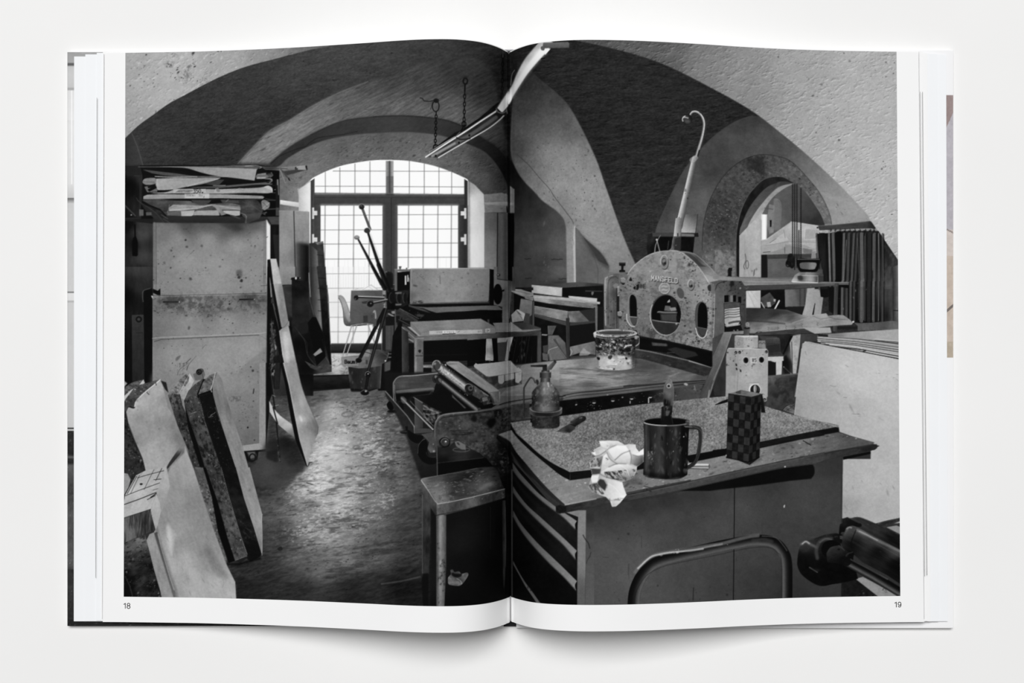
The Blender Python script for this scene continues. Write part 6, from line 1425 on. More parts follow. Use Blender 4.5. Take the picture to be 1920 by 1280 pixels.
# ---- stool
V('C1')
Oagain('printed_press_bed')
F([1560,518,1870,487,2020,470,2020,660,1580,690], N(R(1600,600,24, 1800,560,10, 2000,560,8), (10,6,6,0,3,3)))
V('C2')
Oagain('printed_floor')
F([380,360,1010,330,1080,300,1080,1240,380,1240], R(400,600,20, 430,1000,24, 520,500,18, 700,600,24, 650,700,26, 700,900,16, 900,900,5, 1040,600,3, 600,1200,10, 850,1150,10, 1000,1200,6), .95, 12, own=False)
S(C(-20,960,200,985,320,970), 30, 40, .35, 20); S(C(-20,1045,150,1020,300,985), 10, 110, .4, 6)
O('printed_trolley_base') if False else Oagain('printed_trolley_base')
F([1010,60,1070,60,1070,320,1000,250], N(R(1020,80,30, 1050,150,14, 1000,130,8, 1050,280,4), (8,6,5,0,3,4)), .8, 16)
O('printed_stool')
for q,tt in (([318,290,390,385,388,600,375,960,318,985], R(330,400,60, 380,500,40, 350,600,50, 340,900,44, 370,700,30)),):
    F(q, N(tt, (12,4,12,0,3,4))); S([320,300,322,980], 5, 96, .7)
F([318,960,372,955,372,1240,330,1240,318,1100], 12, .8, 4)
F([885,380,930,370,925,760,890,760], 14); S([890,400,892,750], 5, 40, .5)
F([435,465,520,470,520,900,505,1235,440,1240,440,700], N(L(435,0,44,520,0,64,.4,120,.6,104), (18,5,18,0,4,4))); K([450,480,505,480,500,1230,455,1230], .22, 170, .6, 5, 12, 0, 3, 260); K([436,700,520,700,510,1235,440,1235], .1, 20, .7, 4, 7, 0, 3, 261); S([440,480,440,1235], 5, 84, .6)
F([988,350,1015,345,1022,700,1012,1000,1003,1100,995,1000,990,700], N(L(988,0,30,1020,0,64), (14,4,16,0,3,4))); S([1015,400,1018,900], 5, 84, .5)
seat = C(308,175,330,160,525,125,780,75,890,66,920,70)+C(920,70,950,100,985,200,1010,252)+[1010,258,900,290,700,330,480,375]+C(480,375,460,378,440,365,400,300,308,180)
F([308,175,440,370,450,380,440,470,430,470,385,400,330,300,310,240], N(R(330,230,76, 400,340,70, 430,440,44, 350,290,60), (12,5,9,0,3,4)))
F([440,370,480,376,700,330,1010,255,1012,325,940,350,700,420,520,465,440,474], N(R(460,400,96, 480,430,70, 600,400,60, 740,370,84, 850,340,56, 980,300,56, 900,330,44), (18,5,9,0,4,4)))
K([440,375,1010,258,1012,325,440,470], .3, 130, .6, 3, 6, 0, 3, 262); K([440,375,1010,258,1012,325,440,470], .3, 20, .7, 4, 6, 0, 3, 263); S([440,472,700,418,1010,328], 5, 16, .7)
F(seat, N(R(340,180,104, 400,170,70, 450,250,96, 500,340,104, 430,300,110, 600,200,34, 700,150,30, 850,100,44, 640,300,60, 760,260,60, 830,230,84, 880,210,100, 930,180,50, 960,120,30, 900,260,50, 980,240,30, 560,270,44, 540,130,50), (14,26,5,-8,4,5), (6,4,2.2,-10,3,6)))
clip(seat); K(seat, .12, 140, .5, 7, 3, -8, 3, 264); K(seat, .12, 16, .6, 9, 4, -8, 4, 265); F(CC(780,250,830,225,900,195,920,205,860,240,800,265), 130, .5, 14, own=False); F(CC(480,240,560,210,560,260,510,320,470,300), 104, .3, 20, own=False); clip()
S(C(310,178,380,280,440,366,480,372,700,328,1008,252), 6, 190, .7); S([308,178,330,162,525,128], 4, 110, .6); S([525,125,600,118,780,78], 5, 96, .5)
O('printed_paper_scrap')
F(CC(535,1000,545,980,560,960,555,930,575,925,590,945,625,940,650,960,690,950,706,965,690,1000,660,1040,630,1060,580,1058,540,1045), N(R(550,1020,104, 600,960,40, 680,970,96, 620,1040,90, 640,1000,70), (30,7,6,30,3,4))); S(C(610,1000,640,1020,650,1045), 5, 150, .7); F(CC(570,950,600,960,650,960,640,985,600,990,570,975), 16, .9, 3)
# ---- chest of drawers
O('printed_plan_chest')
V('D6')
V('C2')
F([1066,5,1200,150,1450,440,1620,480,1620,1230,1066,1230], N(R(1100,200,6, 1300,200,8, 1300,450,26, 1450,560,30, 1200,350,10, 1500,800,24, 1200,600,4, 1300,650,10, 1400,1000,4, 1150,900,3), (3,6,6,0,2,3)))
def band(o, i, t0, t1):
    F(o + sum([[i[k], i[k+1]] for k in range(len(i)-2, -1, -2)], []), L(1075,0,t0,1610,0,t1))
for d_ in (30, 50): S(C(1080,320+d_,1200,470+d_,1400,670+d_,1610,870+d_), 14, 24, .6, 12); S(C(1080,110+d_,1200,270+d_,1400,450+d_,1610,640+d_), 16, 26, .6, 12)
band(C(1075,30,1130,110,1200,190,1290,285,1370,350,1435,400)+[1440,450,1520,455,1612,520], C(1078,95,1130,165,1200,240,1300,335,1400,415,1500,490,1598,588), 66, 124)
band(C(1078,225,1120,290,1200,390,1300,480,1400,570,1500,660,1612,768), C(1080,280,1130,350,1200,430,1300,530,1400,625,1500,720,1600,840), 66, 120)
band(C(1080,430,1130,520,1200,610,1300,720,1400,815,1500,910,1616,1025), C(1080,480,1130,570,1200,670,1300,785,1400,890,1500,985,1605,1100), 66, 120)
band(C(1080,850,1120,930,1180,1030,1240,1110,1300,1195,1340,1240), C(1080,880,1130,970,1180,1060,1240,1150,1270,1195,1300,1240), 70, 104)
for q in ((1078,95,1130,165,1200,240,1300,335,1400,415,1500,490,1598,588),(1080,280,1130,350,1200,430,1300,530,1400,625,1500,720,1600,840),(1080,480,1130,570,1200,670,1300,785,1400,890,1500,985,1605,1100)): S(C(*q), 11, 56, .6, 5)
for y_ in (555,805,1060): F(C(1612,y_-35,1598,y_-10,1600,y_+20,1608,y_+35)+[1622,y_+35,1622,y_-35], 8)
S([1070,90,1070,1160], 7, 84, .8, 2)
V('D6')
for q in ((370,285,385,298),(578,450,580,490),(262,905,268,920),(290,935,295,945)): S(q, 6, 24)
# front
F([640,165,770,140,850,140,850,1160,758,1160,762,300,768,215], N(R(700,180,120, 800,200,116, 800,600,110, 800,1000,84, 720,190,110), (4,5,14,0,2,3)))
S([640,168,765,215], 8, 20); F([645,160,765,205,768,240,752,240,650,180], 24)
F([848,130,1400,40,1950,-80,1950,1160,838,1160], N(R(900,200,44, 1100,150,42, 1400,80,42, 1600,40,44, 1000,300,58, 950,400,74, 1100,500,84, 1300,350,74, 1500,300,72, 900,800,78, 1100,800,82, 1300,900,76, 1500,700,74, 1800,300,72, 1700,700,72, 1800,1000,66, 900,1080,84), (3,14,12,0,2,3)))
S([848,140,846,560,838,1080], 5, 60, .7)
V('D7')
clip([-140,60,0,80,600,0,1500,-230,2330,-460,2330,1300,-140,1300])
F([160,-20,1500,-240,2330,-400,2330,1300,-140,1300,-140,160], N(R(0,150,44, 300,120,42, 600,60,42, 900,0,46, 1200,-60,56, 1600,-200,50, 2200,-350,46, 0,300,60, 300,280,68, 600,220,70, 900,120,64, 300,500,80, 0,500,78, 200,800,82, 0,1000,72, 500,900,72, 800,800,66, 900,500,68, 1100,300,70, 1150,900,58, 1300,100,70, 1400,500,62, 1500,900,52, 1700,300,58, 2000,0,66, 2200,600,48, 2000,-150,60, 2280,100,60, 1800,1000,44), (3,14,12,0,2,3)))
S([1266,-120,1262,300,1254,1060], 9, 16); S([1275,-100,1270,300,1262,1060], 3, 96, .5)
K([0,200,1700,0,1700,1060,0,1060], .66, 36, .7, 3.4, 4, 0, 1, 266); S([335,400,336,515], 5, 44, .7); S([855,915,850,1040], 7, 30); S([780,450,778,505], 4, 44, .6); S([205,680,208,820], 12, 50, .35, 5); S([1540,260,1545,370], 14, 50, .3, 5); F(CC(1755,95,1770,85,1768,110,1758,115), 150)
S([160,-20,1500,-240], 4, 20) if False else None
clip()
V('D6')
S(C(818,388,840,430,870,470,885,520), 8, 24, .9, 2); S(C(895,560,885,600,865,630,850,670), 6, 30, .7, 2); S([1015,608,1070,612], 7, 50, .7, 2); S([1275,680,1268,780], 12, 56, .4, 5); K([840,1060,1200,1040,1200,1085,840,1085], .3, 36, .6, 4, 3, 0, 2, 267)
# dark shadowed slot under the top
V('D5')
F([350,960,700,900,1100,820,1500,740,1830,690]+C(1830,690,1850,730,1850,790,1820,838)+[1600,860,1200,915,1000,935,800,960], N(R(800,930,16, 1200,870,12, 1600,780,12, 1800,800,16), (2,8,5,0,2,3)), 1, 4)
V('D3')
F([1285,1260,1560,1205,1560,1230,1285,1290], 14)
# worktop
O('printed_worktop')
V('D4')
wt = C(8,400,140,352)+C(150,370,250,490,400,650,560,810,640,870,740,855) + [1100,770,1500,700]
top = [8,395,140,350,150,290]+[700,120,1280,80]
V('P')
# whole worktop surface down to its front edge
ws = [932,815,956,806,1000,830,1180,860,1240,840,1400,800,1560,790,1573,811,1644,834,1641,842,1560,856,1400,888,1240,925,1180,938,1060,957,1056,946]
ws = C(932,815,960,848,975,870,1000,895,1030,920,1062,948) + [1180,929,1240,916,1400,881,1560,845,1637,832,1640,829,1574,811,1500,800,1300,790,1100,800,1000,820,957,806]
F(ws, N(R(940,820,124, 955,840,96, 980,860,100, 1000,880,104, 1030,905,112, 1060,935,130, 1090,925,124, 1060,900,110, 1120,930,96, 1180,915,100, 1220,910,110, 1300,890,118, 1280,905,104, 1350,880,112, 1340,860,120, 1430,855,108, 1420,870,120, 1500,840,112, 1560,830,96, 1600,825,80, 1480,830,84, 1540,815,84, 1590,815,66), (12,22,4,-14,4,4), (5,4,3,0,2,6)))
clip(ws); K(ws, .22, 44, .55, 9, 3, -16, 3, 268); K(ws, .34, 190, .5, 5, 3, 0, 3, 269); clip()
K([1440,820,1540,800,1640,830,1500,860,1440,850], .2, 30, .6, 8, 3, -12, 3, 272)
S([1506,826,1520,834], 1.6, 24)
V('D4')
for q in ((150,360,250,480,400,640,560,800,640,862),): pass
# front edge and its underside
F([690,1105,1140,1010,1500,935,1950,845,1950,895,1500,985,1220,1060,720,1170,640,1185,600,1170,640,1120], N(R(720,1130,40, 1000,1080,50, 1300,1020,60, 1600,960,56, 640,1160,20), (10,7,4,-12,3,4)))
V('D5')
F([-20,1000,500,890,1000,775,1500,668,1950,580,1950,650,1840,695,1500,735,1000,850,500,960,-20,1065], N(R(0,1030,56, 300,960,64, 600,900,66, 1000,810,62, 1400,730,64, 1900,610,64), (10,7,4,-12,3,4)))
S([-20,998,500,888,1000,773,1500,666,1950,577], 6, 26, .8); S([-20,1010,500,900,1000,786,1500,680,1950,590], 5, 110, .4, 2); S([-20,1062,500,955,1000,845,1500,730,1850,690], 5, 26, .7)
F(ELL(1557,718,9,8), 176); F(CC(870,880,890,878,885,895,872,895), 20)
V('D3')
F([900,1275,1250,1200,1500,1165,1600,1140,1622,1135,1624,1172,1600,1190,1400,1232,1200,1275,1000,1300,900,1300], N(R(950,1280,60, 1300,1220,46, 1600,1160,34), (10,7,4,-12,3,4))); S([900,1273,1250,1198,1500,1160,1620,1132], 5, 30, .7)
V('D4')
# curved left edge, plywood layers
F(C(5,405,60,480,150,580,200,660,290,780,400,900,500,990,600,1080,695,1150)+[695,1110]+C(660,1080,600,1020,500,920,400,810,300,690,200,570,140,470,60,420,10,395), N(R(60,450,24, 200,620,14, 400,860,30, 600,1050,40), (12,30,3,45,3,4)))
for d_ in (12,26): S(C(150,560+d_,290,760+d_,400,860+d_,500,960+d_,600,1050+d_,690,1110+d_*.9), 4, 84, .5)
F([598,1110,640,1100,700,1115,700,1165,640,1188,600,1175], N(24,(10,6,6,0,3,3)))
S(C(15,392,60,415,140,470,200,570,300,690,400,810,500,920,600,1020,690,1105), 5, 30, .6); S([690,1100,800,1080,1000,1040], 10, 190, .5, 5)
S([8,397,140,352], 5, 60, .6)
# stone/felt slab on the worktop
O('printed_felt_slab')
F(C(150,290,200,380,300,470,420,580,560,680,735,770)+[740,855]+C(740,855,640,800,500,690,380,590,260,480,180,390,145,330), N(14,(4,12,4,0,2,3)))
F([735,770,1000,745,1480,660,1480,740,1000,820,740,855], N(20,(4,12,4,0,2,3))); S([742,775,745,850], 4, 60, .5)
V('D5')
F([560,610,975,535,980,600,600,680], N(14,(4,12,4,0,2,3))); F([1300,460,1600,395,1950,340,1950,405,1700,450,1300,535], N(18,(5,12,4,0,2,3)))
V('D3')
F([450,1105,800,1040,1235,960,1242,975,1238,1010,1200,1020,800,1090,450,1168], N(R(500,1130,24, 900,1050,26, 1200,990,18), (5,12,4,0,2,3)))
F([-20,1190,120,1175,120,1235,-20,1260], 16)
V('P')
fs_ = C(957,792,965,806,985,826,1010,846,1040,868,1068,884) + [1115,879,1200,866,1290,850,1360,840,1430,827,1500,813,1572,799,1573,797,1489,778,1430,760,1366,742,1300,748,1200,758,1100,773,1050,780]
F(fs_, N(R(965,797,112, 990,800,116, 1050,800,110, 1000,830,108, 1060,860,116, 1100,820,100, 1150,800,96, 1120,850,116, 1200,780,96, 1250,770,104, 1320,760,116, 1360,750,124, 1300,800,100, 1350,830,112, 1200,850,104, 1450,780,120, 1500,790,116, 1450,820,104, 1540,795,104, 1150,780,104), (12,40,14,-8,3,4), (22,1.9,1.7,12,1,6), (12,3.4,3,0,1,8), (9,60,9,-10,2,11)))
clip(fs_); K([957,790,1250,760,1250,860,1068,884], .26, 40, .6, 2.2, 2.2, 10, 1, 270); K(fs_, .5, 190, .4, 2.2, 2.2, 0, 1, 271); K([1400,750,1573,797,1400,830], .3, 180, .4, 10, 2.4, -20, 3, 273); clip()
V('D3'); S([900,875,1050,900,1235,965], 6, 190, .5, 2)
V('D4'); S(C(160,300,300,455,420,565,560,668,735,765), 5, 150, .35, 2); S([740,768,940,745], 6, 150, .5, 2)
F([-20,0,0,0,0,0], 0) if False else None
# ---- oil can
O('printed_oil_can')
V('C1')
S(C(1620,305,1600,265,1575,255,1555,275,1515,340,1505,380,1505,560,1500,640), 14, 0, own=True, prof=[24,70,40,20]); S(C(1590,255,1620,290,1635,320), 5, 120, .7); S([1500,640,1505,662,1580,660], 10, 60); S([1520,655,1575,655], 4, 130, .7); F(CC(1625,280,1645,275,1655,300,1650,330,1632,320), 40)
F([1570,660,1590,670,1590,710,1570,700], 18)
can = C(1672,290,1650,320,1610,370,1588,400,1584,430)+[1586,740]+C(1588,745,1620,762,1720,768,1820,762,1862,740)+[1862,440]+C(1862,420,1850,390,1800,330,1768,295)
F(can, N(L(1584,0,20,1864,0,30,.12,44,.3,70,.45,110,.55,104,.75,66,.9,44), (14,9,14,0,4,4)))
clip(can)
F([1584,430,1864,430,1864,520,1584,520], R(1600,450,20, 1700,440,40, 1800,460,16, 1700,500,70, 1840,500,60), .55, 12, own=False); K([1584,400,1864,400,1864,760,1584,760], .08, 16, .6, 8, 10, 0, 3, 274); K([1584,300,1864,300,1864,760,1584,760], .0, 150, .35, 6, 9, 0, 3, 275); K([1584,300,1864,300,1864,760,1584,760], .22, 190, .6, 4, 5, 0, 3, 273)
F([1690,560,1780,560,1780,600,1690,600], 130, .3, 10, own=False); F([1584,640,1864,630,1864,770,1584,770], 26, .6, 16, own=False); S([1746,300,1752,345], 8, 220, .8, 3); F([1700,350,1790,350,1810,520,1700,520], 110, .3, 12, own=False)
clip()
F(C(1562,560,1570,545,1590,545)+[1590,560,1862,560]+C(1862,545,1885,550,1888,575,1885,610)+C(1870,625,1800,640,1700,642,1600,635,1565,610), N(L(1562,0,84,1888,0,96,.2,34,.6,26,.9,50), (6,6,4,0,2,3))); S(C(1565,560,1600,590,1700,603,1800,600,1860,585,1885,560), 6, 176, .6, 2); F([1590,545,1860,545,1860,575,1790,592,1700,596,1620,588,1590,572], L(1590,0,30,1860,0,30,.4,110,.6,100))
S(C(1565,612,1610,636,1700,644,1800,640,1885,612), 5, 100, .4); S(C(1588,742,1640,762,1720,768,1810,764,1862,740), 6, 110, .3)
F([1665,200,1778,198,1776,255,1740,266,1700,266,1664,255], L(1664,0,24,1778,0,30,.3,60,.65,90)); S([1664,202,1778,200], 6, 110, .7); F([1672,262,1768,262,1768,300,1672,300], L(1672,0,30,1768,0,34,.5,104)); F([1682,178,1760,176,1762,200,1680,202], L(1682,0,30,1760,0,40,.5,130)); S([1682,190,1760,188], 4, 20); S([1682,180,1760,178], 4, 150, .8)
for x in range(1675,1775,11): S([x,212,x,252], 3, 20, .5)
F([1696,180,1740,150,1745,140,1800,80,1830,95,1830,105,1780,175,1740,180], L(1700,100,40,1800,160,50,.4,110)); S([1745,140,1808,80], 6, 150, .7); F(CC(1800,78,1818,78,1832,98,1820,108,1805,95), 40); F([1692,145,1735,145,1738,185,1692,185], 34); F(C(1570,132,1600,130,1700,125,1735,122)+[1738,148,1650,148,1575,145], 26); S([1580,132,1700,127], 4, 70, .7)
# spatula
O('printed_palette_knife')
V('D4')
F([600,368,740,290,795,300,790,345,740,382,680,378], N(R(660,350,60, 740,310,50, 720,365,30), (7,8,5,-30,3,3))); S([605,368,700,372,738,380,785,345], 5, 110, .7); S([640,345,740,290], 4, 24)
F(CC(742,270,800,232,840,212,880,210,900,225,898,248,870,270,820,300,790,312,760,290), N(R(780,260,50, 850,230,40, 880,250,24, 810,290,16), (8,8,5,-30,3,3))); S(C(760,262,810,230,850,214), 6, 90, .7, 2); S([835,235,860,225], 5, 176, .6); S([748,292,795,315], 8, 10); F(ELL(855,232,6,5), 90)
# pencil-like stick under the box
S([1340,0,1345,0], 1, 0, 0)
V('D5'); O('printed_small_scraper'); F([855,98,920,65,985,40,985,72,920,90,860,102], N(20,(4,5,5,0,2,3))); 
# crumpled rag
O('printed_crumpled_rag')
V('D4')
rag = [1030,462,1120,456,1220,460,1290,500,1330,490,1395,495,1400,530,1430,570,1475,535,1478,600,1470,640,1475,670,1410,720,1405,760,1370,830,1290,862,1262,868,1275,920,1306,1000,1240,1080,1200,1115,1160,1118,1140,1060,1100,1020,1040,1000,960,970,925,920,940,870,960,800,948,740,932,675,970,640,1000,610,960,590,950,570,985,575,975,550,1030,520,1045,515]
F(rag, N(184, (10,9,9,30,3,4)))
clip(rag)
def fac(q, *tn, b=3): F(q, N(tn[0] if len(tn) == 1 else L(*tn), (6,8,5,20,2,4)), 1, b, own=False)
fac([1030,462,1120,458,1105,510,1125,545,1060,520], 1040,465,232,1110,540,190)
fac([1120,458,1220,462,1290,500,1200,505,1130,530,1105,510], 1180,460,222,1180,520,170)
fac([1110,535,1200,505,1300,508,1335,560,1260,590,1190,650,1150,600], 1200,505,238,1180,640,206)
fac([1190,650,1260,590,1335,560,1350,620,1345,690,1230,680], 1290,570,232,1290,690,176)
fac([1300,505,1395,495,1400,530,1430,570,1370,600,1335,560], 1330,500,190,1400,570,222)
fac([1370,600,1430,570,1475,535,1478,600,1420,612], 234)
fac([1350,620,1370,600,1420,612,1475,605,1470,680,1410,715,1350,690], 1360,610,176,1460,690,60)
fac([950,565,975,550,1045,515,1060,520,1100,560,1040,600,1000,612,960,590], 1000,540,170,1060,600,206)
fac([960,575,990,570,1000,612], 240)
fac([935,670,1000,610,1070,610,1050,700,950,730], 960,620,176,1030,720,104)
fac([1065,620,1110,580,1140,640,1210,690,1130,720,1060,690], 1080,600,230,1150,710,180)
fac([1040,780,1130,720,1210,690,1300,690,1405,730,1370,830,1290,862,1200,850,1100,820], 1230,690,230,1260,850,120)
fac([948,735,1050,740,1040,790,960,800], 64)
fac([950,800,1040,790,1100,820,1200,850,1262,868,1275,920,1306,1000,1240,1080,1200,1115,1160,1118,1140,1060,1100,1020,1040,1000,960,970,925,920], 960,900,150,1250,960,222)
fac([945,810,1030,800,1015,870,960,880], 220); fac([1240,1010,1300,1000,1240,1080,1205,1110,1160,1112,1160,1060], 1250,1000,236,1170,1110,170)
for q in ((1115,545,1160,520,1200,505),(1190,650,1260,590,1335,560),(1335,560,1352,620,1345,690),(1110,580,1140,640,1210,690),(1065,620,1050,700,1040,780),(1130,720,1210,690,1300,690),(1370,600,1420,612,1476,602),(1000,612,1040,600,1100,560),(1040,790,1100,820,1262,868),(1180,1050,1240,1050)):
    S(C(*q), 16, 90, .32, 7); S(C(*q), 4, 70, .55, 2)
for q in ((1060,470,1130,500,1110,535),(1200,510,1260,550,1300,560),(1230,700,1300,740,1330,800),(1100,880,1180,920,1240,990),(1400,540,1440,575,1430,600)): S(C(*q), 6, 244, .5, 4)
F([1015,870,1040,840,1080,850,1110,900,1090,960,1050,930,1020,900], 34, .9, 5, own=False); S(C(1090,850,1112,890,1108,930), 7, 110, .6, 2)
K([925,900,1010,880,1090,1000,960,980], -.2, 50, .9, 3, 9, -40, 3, 276); K([1080,770,1400,740,1380,840,1290,862,1100,830], -.12, 40, .9, 4, 9, -50, 3, 277); K([940,640,1060,620,1040,720,950,720], -.05, 60, .8, 4, 7, 0, 3, 278); K([1090,620,1130,640,1100,690], -.1, 50, .8, 4, 6, 0, 3, 279); K([1120,1030,1280,1030,1200,1080,1130,1070], .0, 90, .6, 5, 4, 0, 3, 12)
clip()
F([1290,865,1400,830,1450,860,1480,900,1300,890], 44, .35, 14, own=False); Oagain('printed_worktop'); S([1480,912,1550,930], 6, 24, .8); K([1460,940,1540,930,1560,970,1470,970], .0, 24, .7, 4, 4, 0, 3, 280); F(ELL(893,880,12,6), 190, .8)
# mug with the ink brush
O('printed_metal_tube')
V('D5')
F([585,675,800,690,810,700,808,735,790,740,590,730], L(0,680,110,0,740,120,.3,220,.6,80,.8,170)); F(ELL(800,715,9,24), 84); S([590,735,790,742], 5, 30)
O('printed_enamel_mug')
S(C(600,325,660,325,700,340,712,400,705,500,680,620,640,690,575,730), 38, 0, own=True, prof=[16,34,50,26,60,18])
S(C(640,318,690,335,722,370,728,430,720,540), 5, 110, .6, 2); S(C(690,370,695,480,670,610), 5, 84, .5, 2)
F(C(142,285,148,500,142,700,138,790)+C(140,800,200,830,360,845,500,838,580,800)+[590,500,598,300], N(L(140,0,26,600,0,14,.06,60,.15,30,.35,56,.5,26,.7,44,.85,16), (10,5,26,0,4,4)))
clip([142,285,138,800,360,845,580,800,598,300]); K([150,320,590,320,580,830,140,830], .16, 96, .5, 5, 14, 0, 3, 281); K([150,320,590,320,580,830,140,830], .12, 8, .6, 6, 22, 0, 3, 282); F([170,580,240,600,220,700,180,700], 84, .4, 8, own=False); K([180,560,240,560,230,680,190,680], .05, 176, .5, 4, 5, 0, 3, 283); F(ELL(544,418,6,5), 200); F(ELL(440,565,5,5), 150); F(CC(540,740,575,745,570,790,545,780), 96, .5, 4, own=False)
F([140,760,360,800,580,770,580,850,140,850], 10, .6, 16, own=False); clip()
S(C(140,798,200,828,360,842,500,836,582,800), 5, 84, .5)
F(ELL(372,268,232,40), 26); F(ELL(370,270,215,33), 8); S(ELL(372,268,232,40,a0=0,a1=180), 10, 120, .9); S(ELL(372,266,230,40,a0=90,a1=190), 7, 200, .7); S(ELL(372,268,232,42,a0=180,a1=360), 6, 70, .8); S(C(150,255,200,235,280,228,330,232), 6, 96, .6); F(CC(560,262,590,255,610,285,590,305,570,290), 60); S(C(575,262,605,272,600,295), 6, 150, .6); F(ELL(138,272,9,9), 84); F([540,305,620,315,640,325,560,325], 84)
O('printed_ink_brush')
V('D2')
F([960,870,985,860,980,1000,955,1010], 24); S([965,880,960,990], 4, 96, .6)
F(C(1033,575,1060,600,1078,660,1085,720,1080,800,1075,850,1070,900,1060,980,1062,1045)+[955,1045,975,1000]+C(985,860,978,800,978,720,990,650,1015,600,1033,575), N(R(1035,620,104, 1010,700,84, 1050,750,90, 1040,780,60, 1000,780,40, 1030,850,24, 1030,920,20, 1010,1000,16), (14,6,9,0,4,4)))
S(C(1033,578,1060,605,1078,660,1084,720,1078,820), 5, 130, .6); S(C(1033,578,1012,610,992,660,982,740), 4, 110, .6); S(ELL(1034,658,18,19), 6, 176); F(ELL(1034,660,12,12), 30)
F([1000,700,1060,700,1070,780,1040,800,990,780], 110, .35, 8, own=False); F([985,790,1030,800,1020,860,985,850], 16, .8, 5, own=False); K([995,860,1070,860,1060,960,1000,960], .0, 130, .7, 4, 5, 0, 3, 284); F([1000,905,1050,905,1030,950,1005,960], 170, .35, 4, own=False); S([1015,800,1010,830], 8, 84, .6, 3); F([1060,790,1080,790,1075,860,1050,850], 90, .6, 3, own=False); S([990,880,985,1000], 5, 84, .5)
F([960,960,1062,960,1075,1045,950,1045], 20, .7, 4, own=False); S([1060,960,1078,1045], 6, 40)
# checkered box
O('printed_checkered_box')
V('D3')
F([205,610,260,590,450,625,475,632,362,660,140,628], 104); F([262,592,455,628,430,640,372,655,262,630], N(R(280,620,90, 400,640,110), (10,8,5,0,3,3))); F([205,612,262,594,262,632,215,625], 60)
F([445,628,475,632,490,700,508,820,465,815,462,640], 22); S([475,634,506,818], 4, 84, .4)
F([140,625,365,660,345,1340,118,1250], 30); F([365,660,462,635,445,1270,345,1345], 24)
V('D5')
LF = lambda u,v: ((992+(-22)*v) + ((1220-12*v) - (992-22*v))*u, (0-0*u+ (18)*u) + ((632+40*u)-(18*u))*v)
def quad(f,u0,v0,u1,v1): 
    return [c for (u,v) in ((u0,v0),(u1,v0),(u1,v1),(u0,v1)) for c in f(u,v)]
# left face corners TL(987,-12) TR(1217,22) BR(1190,672) BL(970,628);  right face TR(1318,-5) BR(1300,622)
def bil(TL,TR,BR,BL):
    return lambda u,v: tuple((TL[k]*(1-u)+TR[k]*u)*(1-v) + (BL[k]*(1-u)+BR[k]*u)*v for k in (0,1))
fl_ = bil((990,-14),(1222,22),(1192,672),(968,628)); fr_ = bil((1222,22),(1318,-8),(1302,622),(1192,672))
F(quad(fl_,0,0,1,1), 22); F(quad(fr_,0,0,1,1), 18)
for j in range(8):
    for i in range(4):
        t_ = 46 if (i+j)%2==0 else 25
        F(quad(fl_,i/4+.008,j/8+.004,(i+1)/4-.006,(j+1)/8-.004), N(t_,(7,5,5,0,2,3)))
    for i in range(3):
        t_ = 36 if (i+j)%2==0 else 19
        F(quad(fr_,i/3+.01,j/8+.004,(i+1)/3-.01,(j+1)/8-.004), N(t_,(6,5,5,0,2,3)))
V('D3'); F([138,625,365,658,362,668,138,636], 26); S([140,626,365,659,470,634], 5, 84, .7); F([365,662,475,634,475,645,365,680], 30)
V('D5'); S([1222,24,1193,670], 4, 66, .6); S([968,628,1190,672,1302,622], 7, 6); F(ELL(968,605,5,10), 190, .7)
Oagain('printed_worktop'); F([1192,675,1302,630,1340,640,1230,690], 30, .3, 8, own=False)
# ---- tubular rail in the foreground
O('printed_tube_rail')
V('D7')
rail_ = C(258,1200,258,1060,270,960,300,870,350,780,430,690,530,640,700,595,900,550,1100,505,1300,465,1450,440,1580,443)+C(1620,450,1700,490,1760,570,1785,650,1792,800,1790,1200)
S(rail_, 126, 0, 1, 0, 104, own=True, prof=[64,84,70,48,32,22,16,12,12])
S(C(270,760,330,690,420,615,500,580,640,555,800,530,1000,495,1150,470,1300,430,1420,402,1500,392), 34, 104, .7, 10); S(C(300,720,420,612,520,580,640,560,800,545,950,525), 16, 190, .75, 5); S(C(800,545,850,540,1000,505,1140,478), 18, 140, .6, 6); K([500,560,1200,440,1200,500,500,600], .12, 220, .6, 6, 3, -10, 3, 285); S(C(1540,398,1640,405,1700,430,1760,500,1790,545), 7, 120, .6, 3); S(C(1450,440,1560,430,1640,450), 30, 60, .5, 14)
S(C(262,1200,270,1000,320,880,400,780,560,700,800,645,1100,585,1400,520,1600,510,1690,560,1735,660,1738,1200), 6, 6, .4, 3)
# ---- roller machine in the corner
O('printed_proof_roller')
V('D8')
F([840,1030,980,990,1240,1155,1240,1300,835,1300], N(26,(8,6,6,0,3,3))); K([840,1030,1230,1150,1200,1180,840,1180], .2, 90, .6, 4, 4, 0, 3, 286)
F([985,985,1055,965,1400,1150,1400,1300,1230,1180,1000,1000], N(126,(5,16,5,20,2,3))); S(C(1250,1100,1270,1080,1290,1110), 7, 60, .8); S(C(1255,1085,1280,1120,1300,1120), 5, 70, .7)
F([1180,432,1300,400,1440,372,1440,405,1290,460,1440,545,1440,600,1180,500], N(44,(14,12,5,-20,3,4))); F([1290,470,1390,452,1440,470,1440,545,1420,535], 126); S([1190,430,1440,374], 6, 100, .5, 2); K([1190,430,1440,374,1440,400,1250,460], .1, 130, .5, 6, 3, -10, 3, 287)
F(C(930,385,980,368,1040,375,1180,430)+[1440,560,1440,700,1000,470], N(R(1000,400,44, 1200,480,40, 1400,600,20), (10,20,5,28,3,4))); S(C(940,385,1000,372,1060,380,1180,432), 6, 84, .5); K([1050,400,1400,560,1400,640,1100,470], .2, 90, .5, 8, 3, 28, 3, 288)
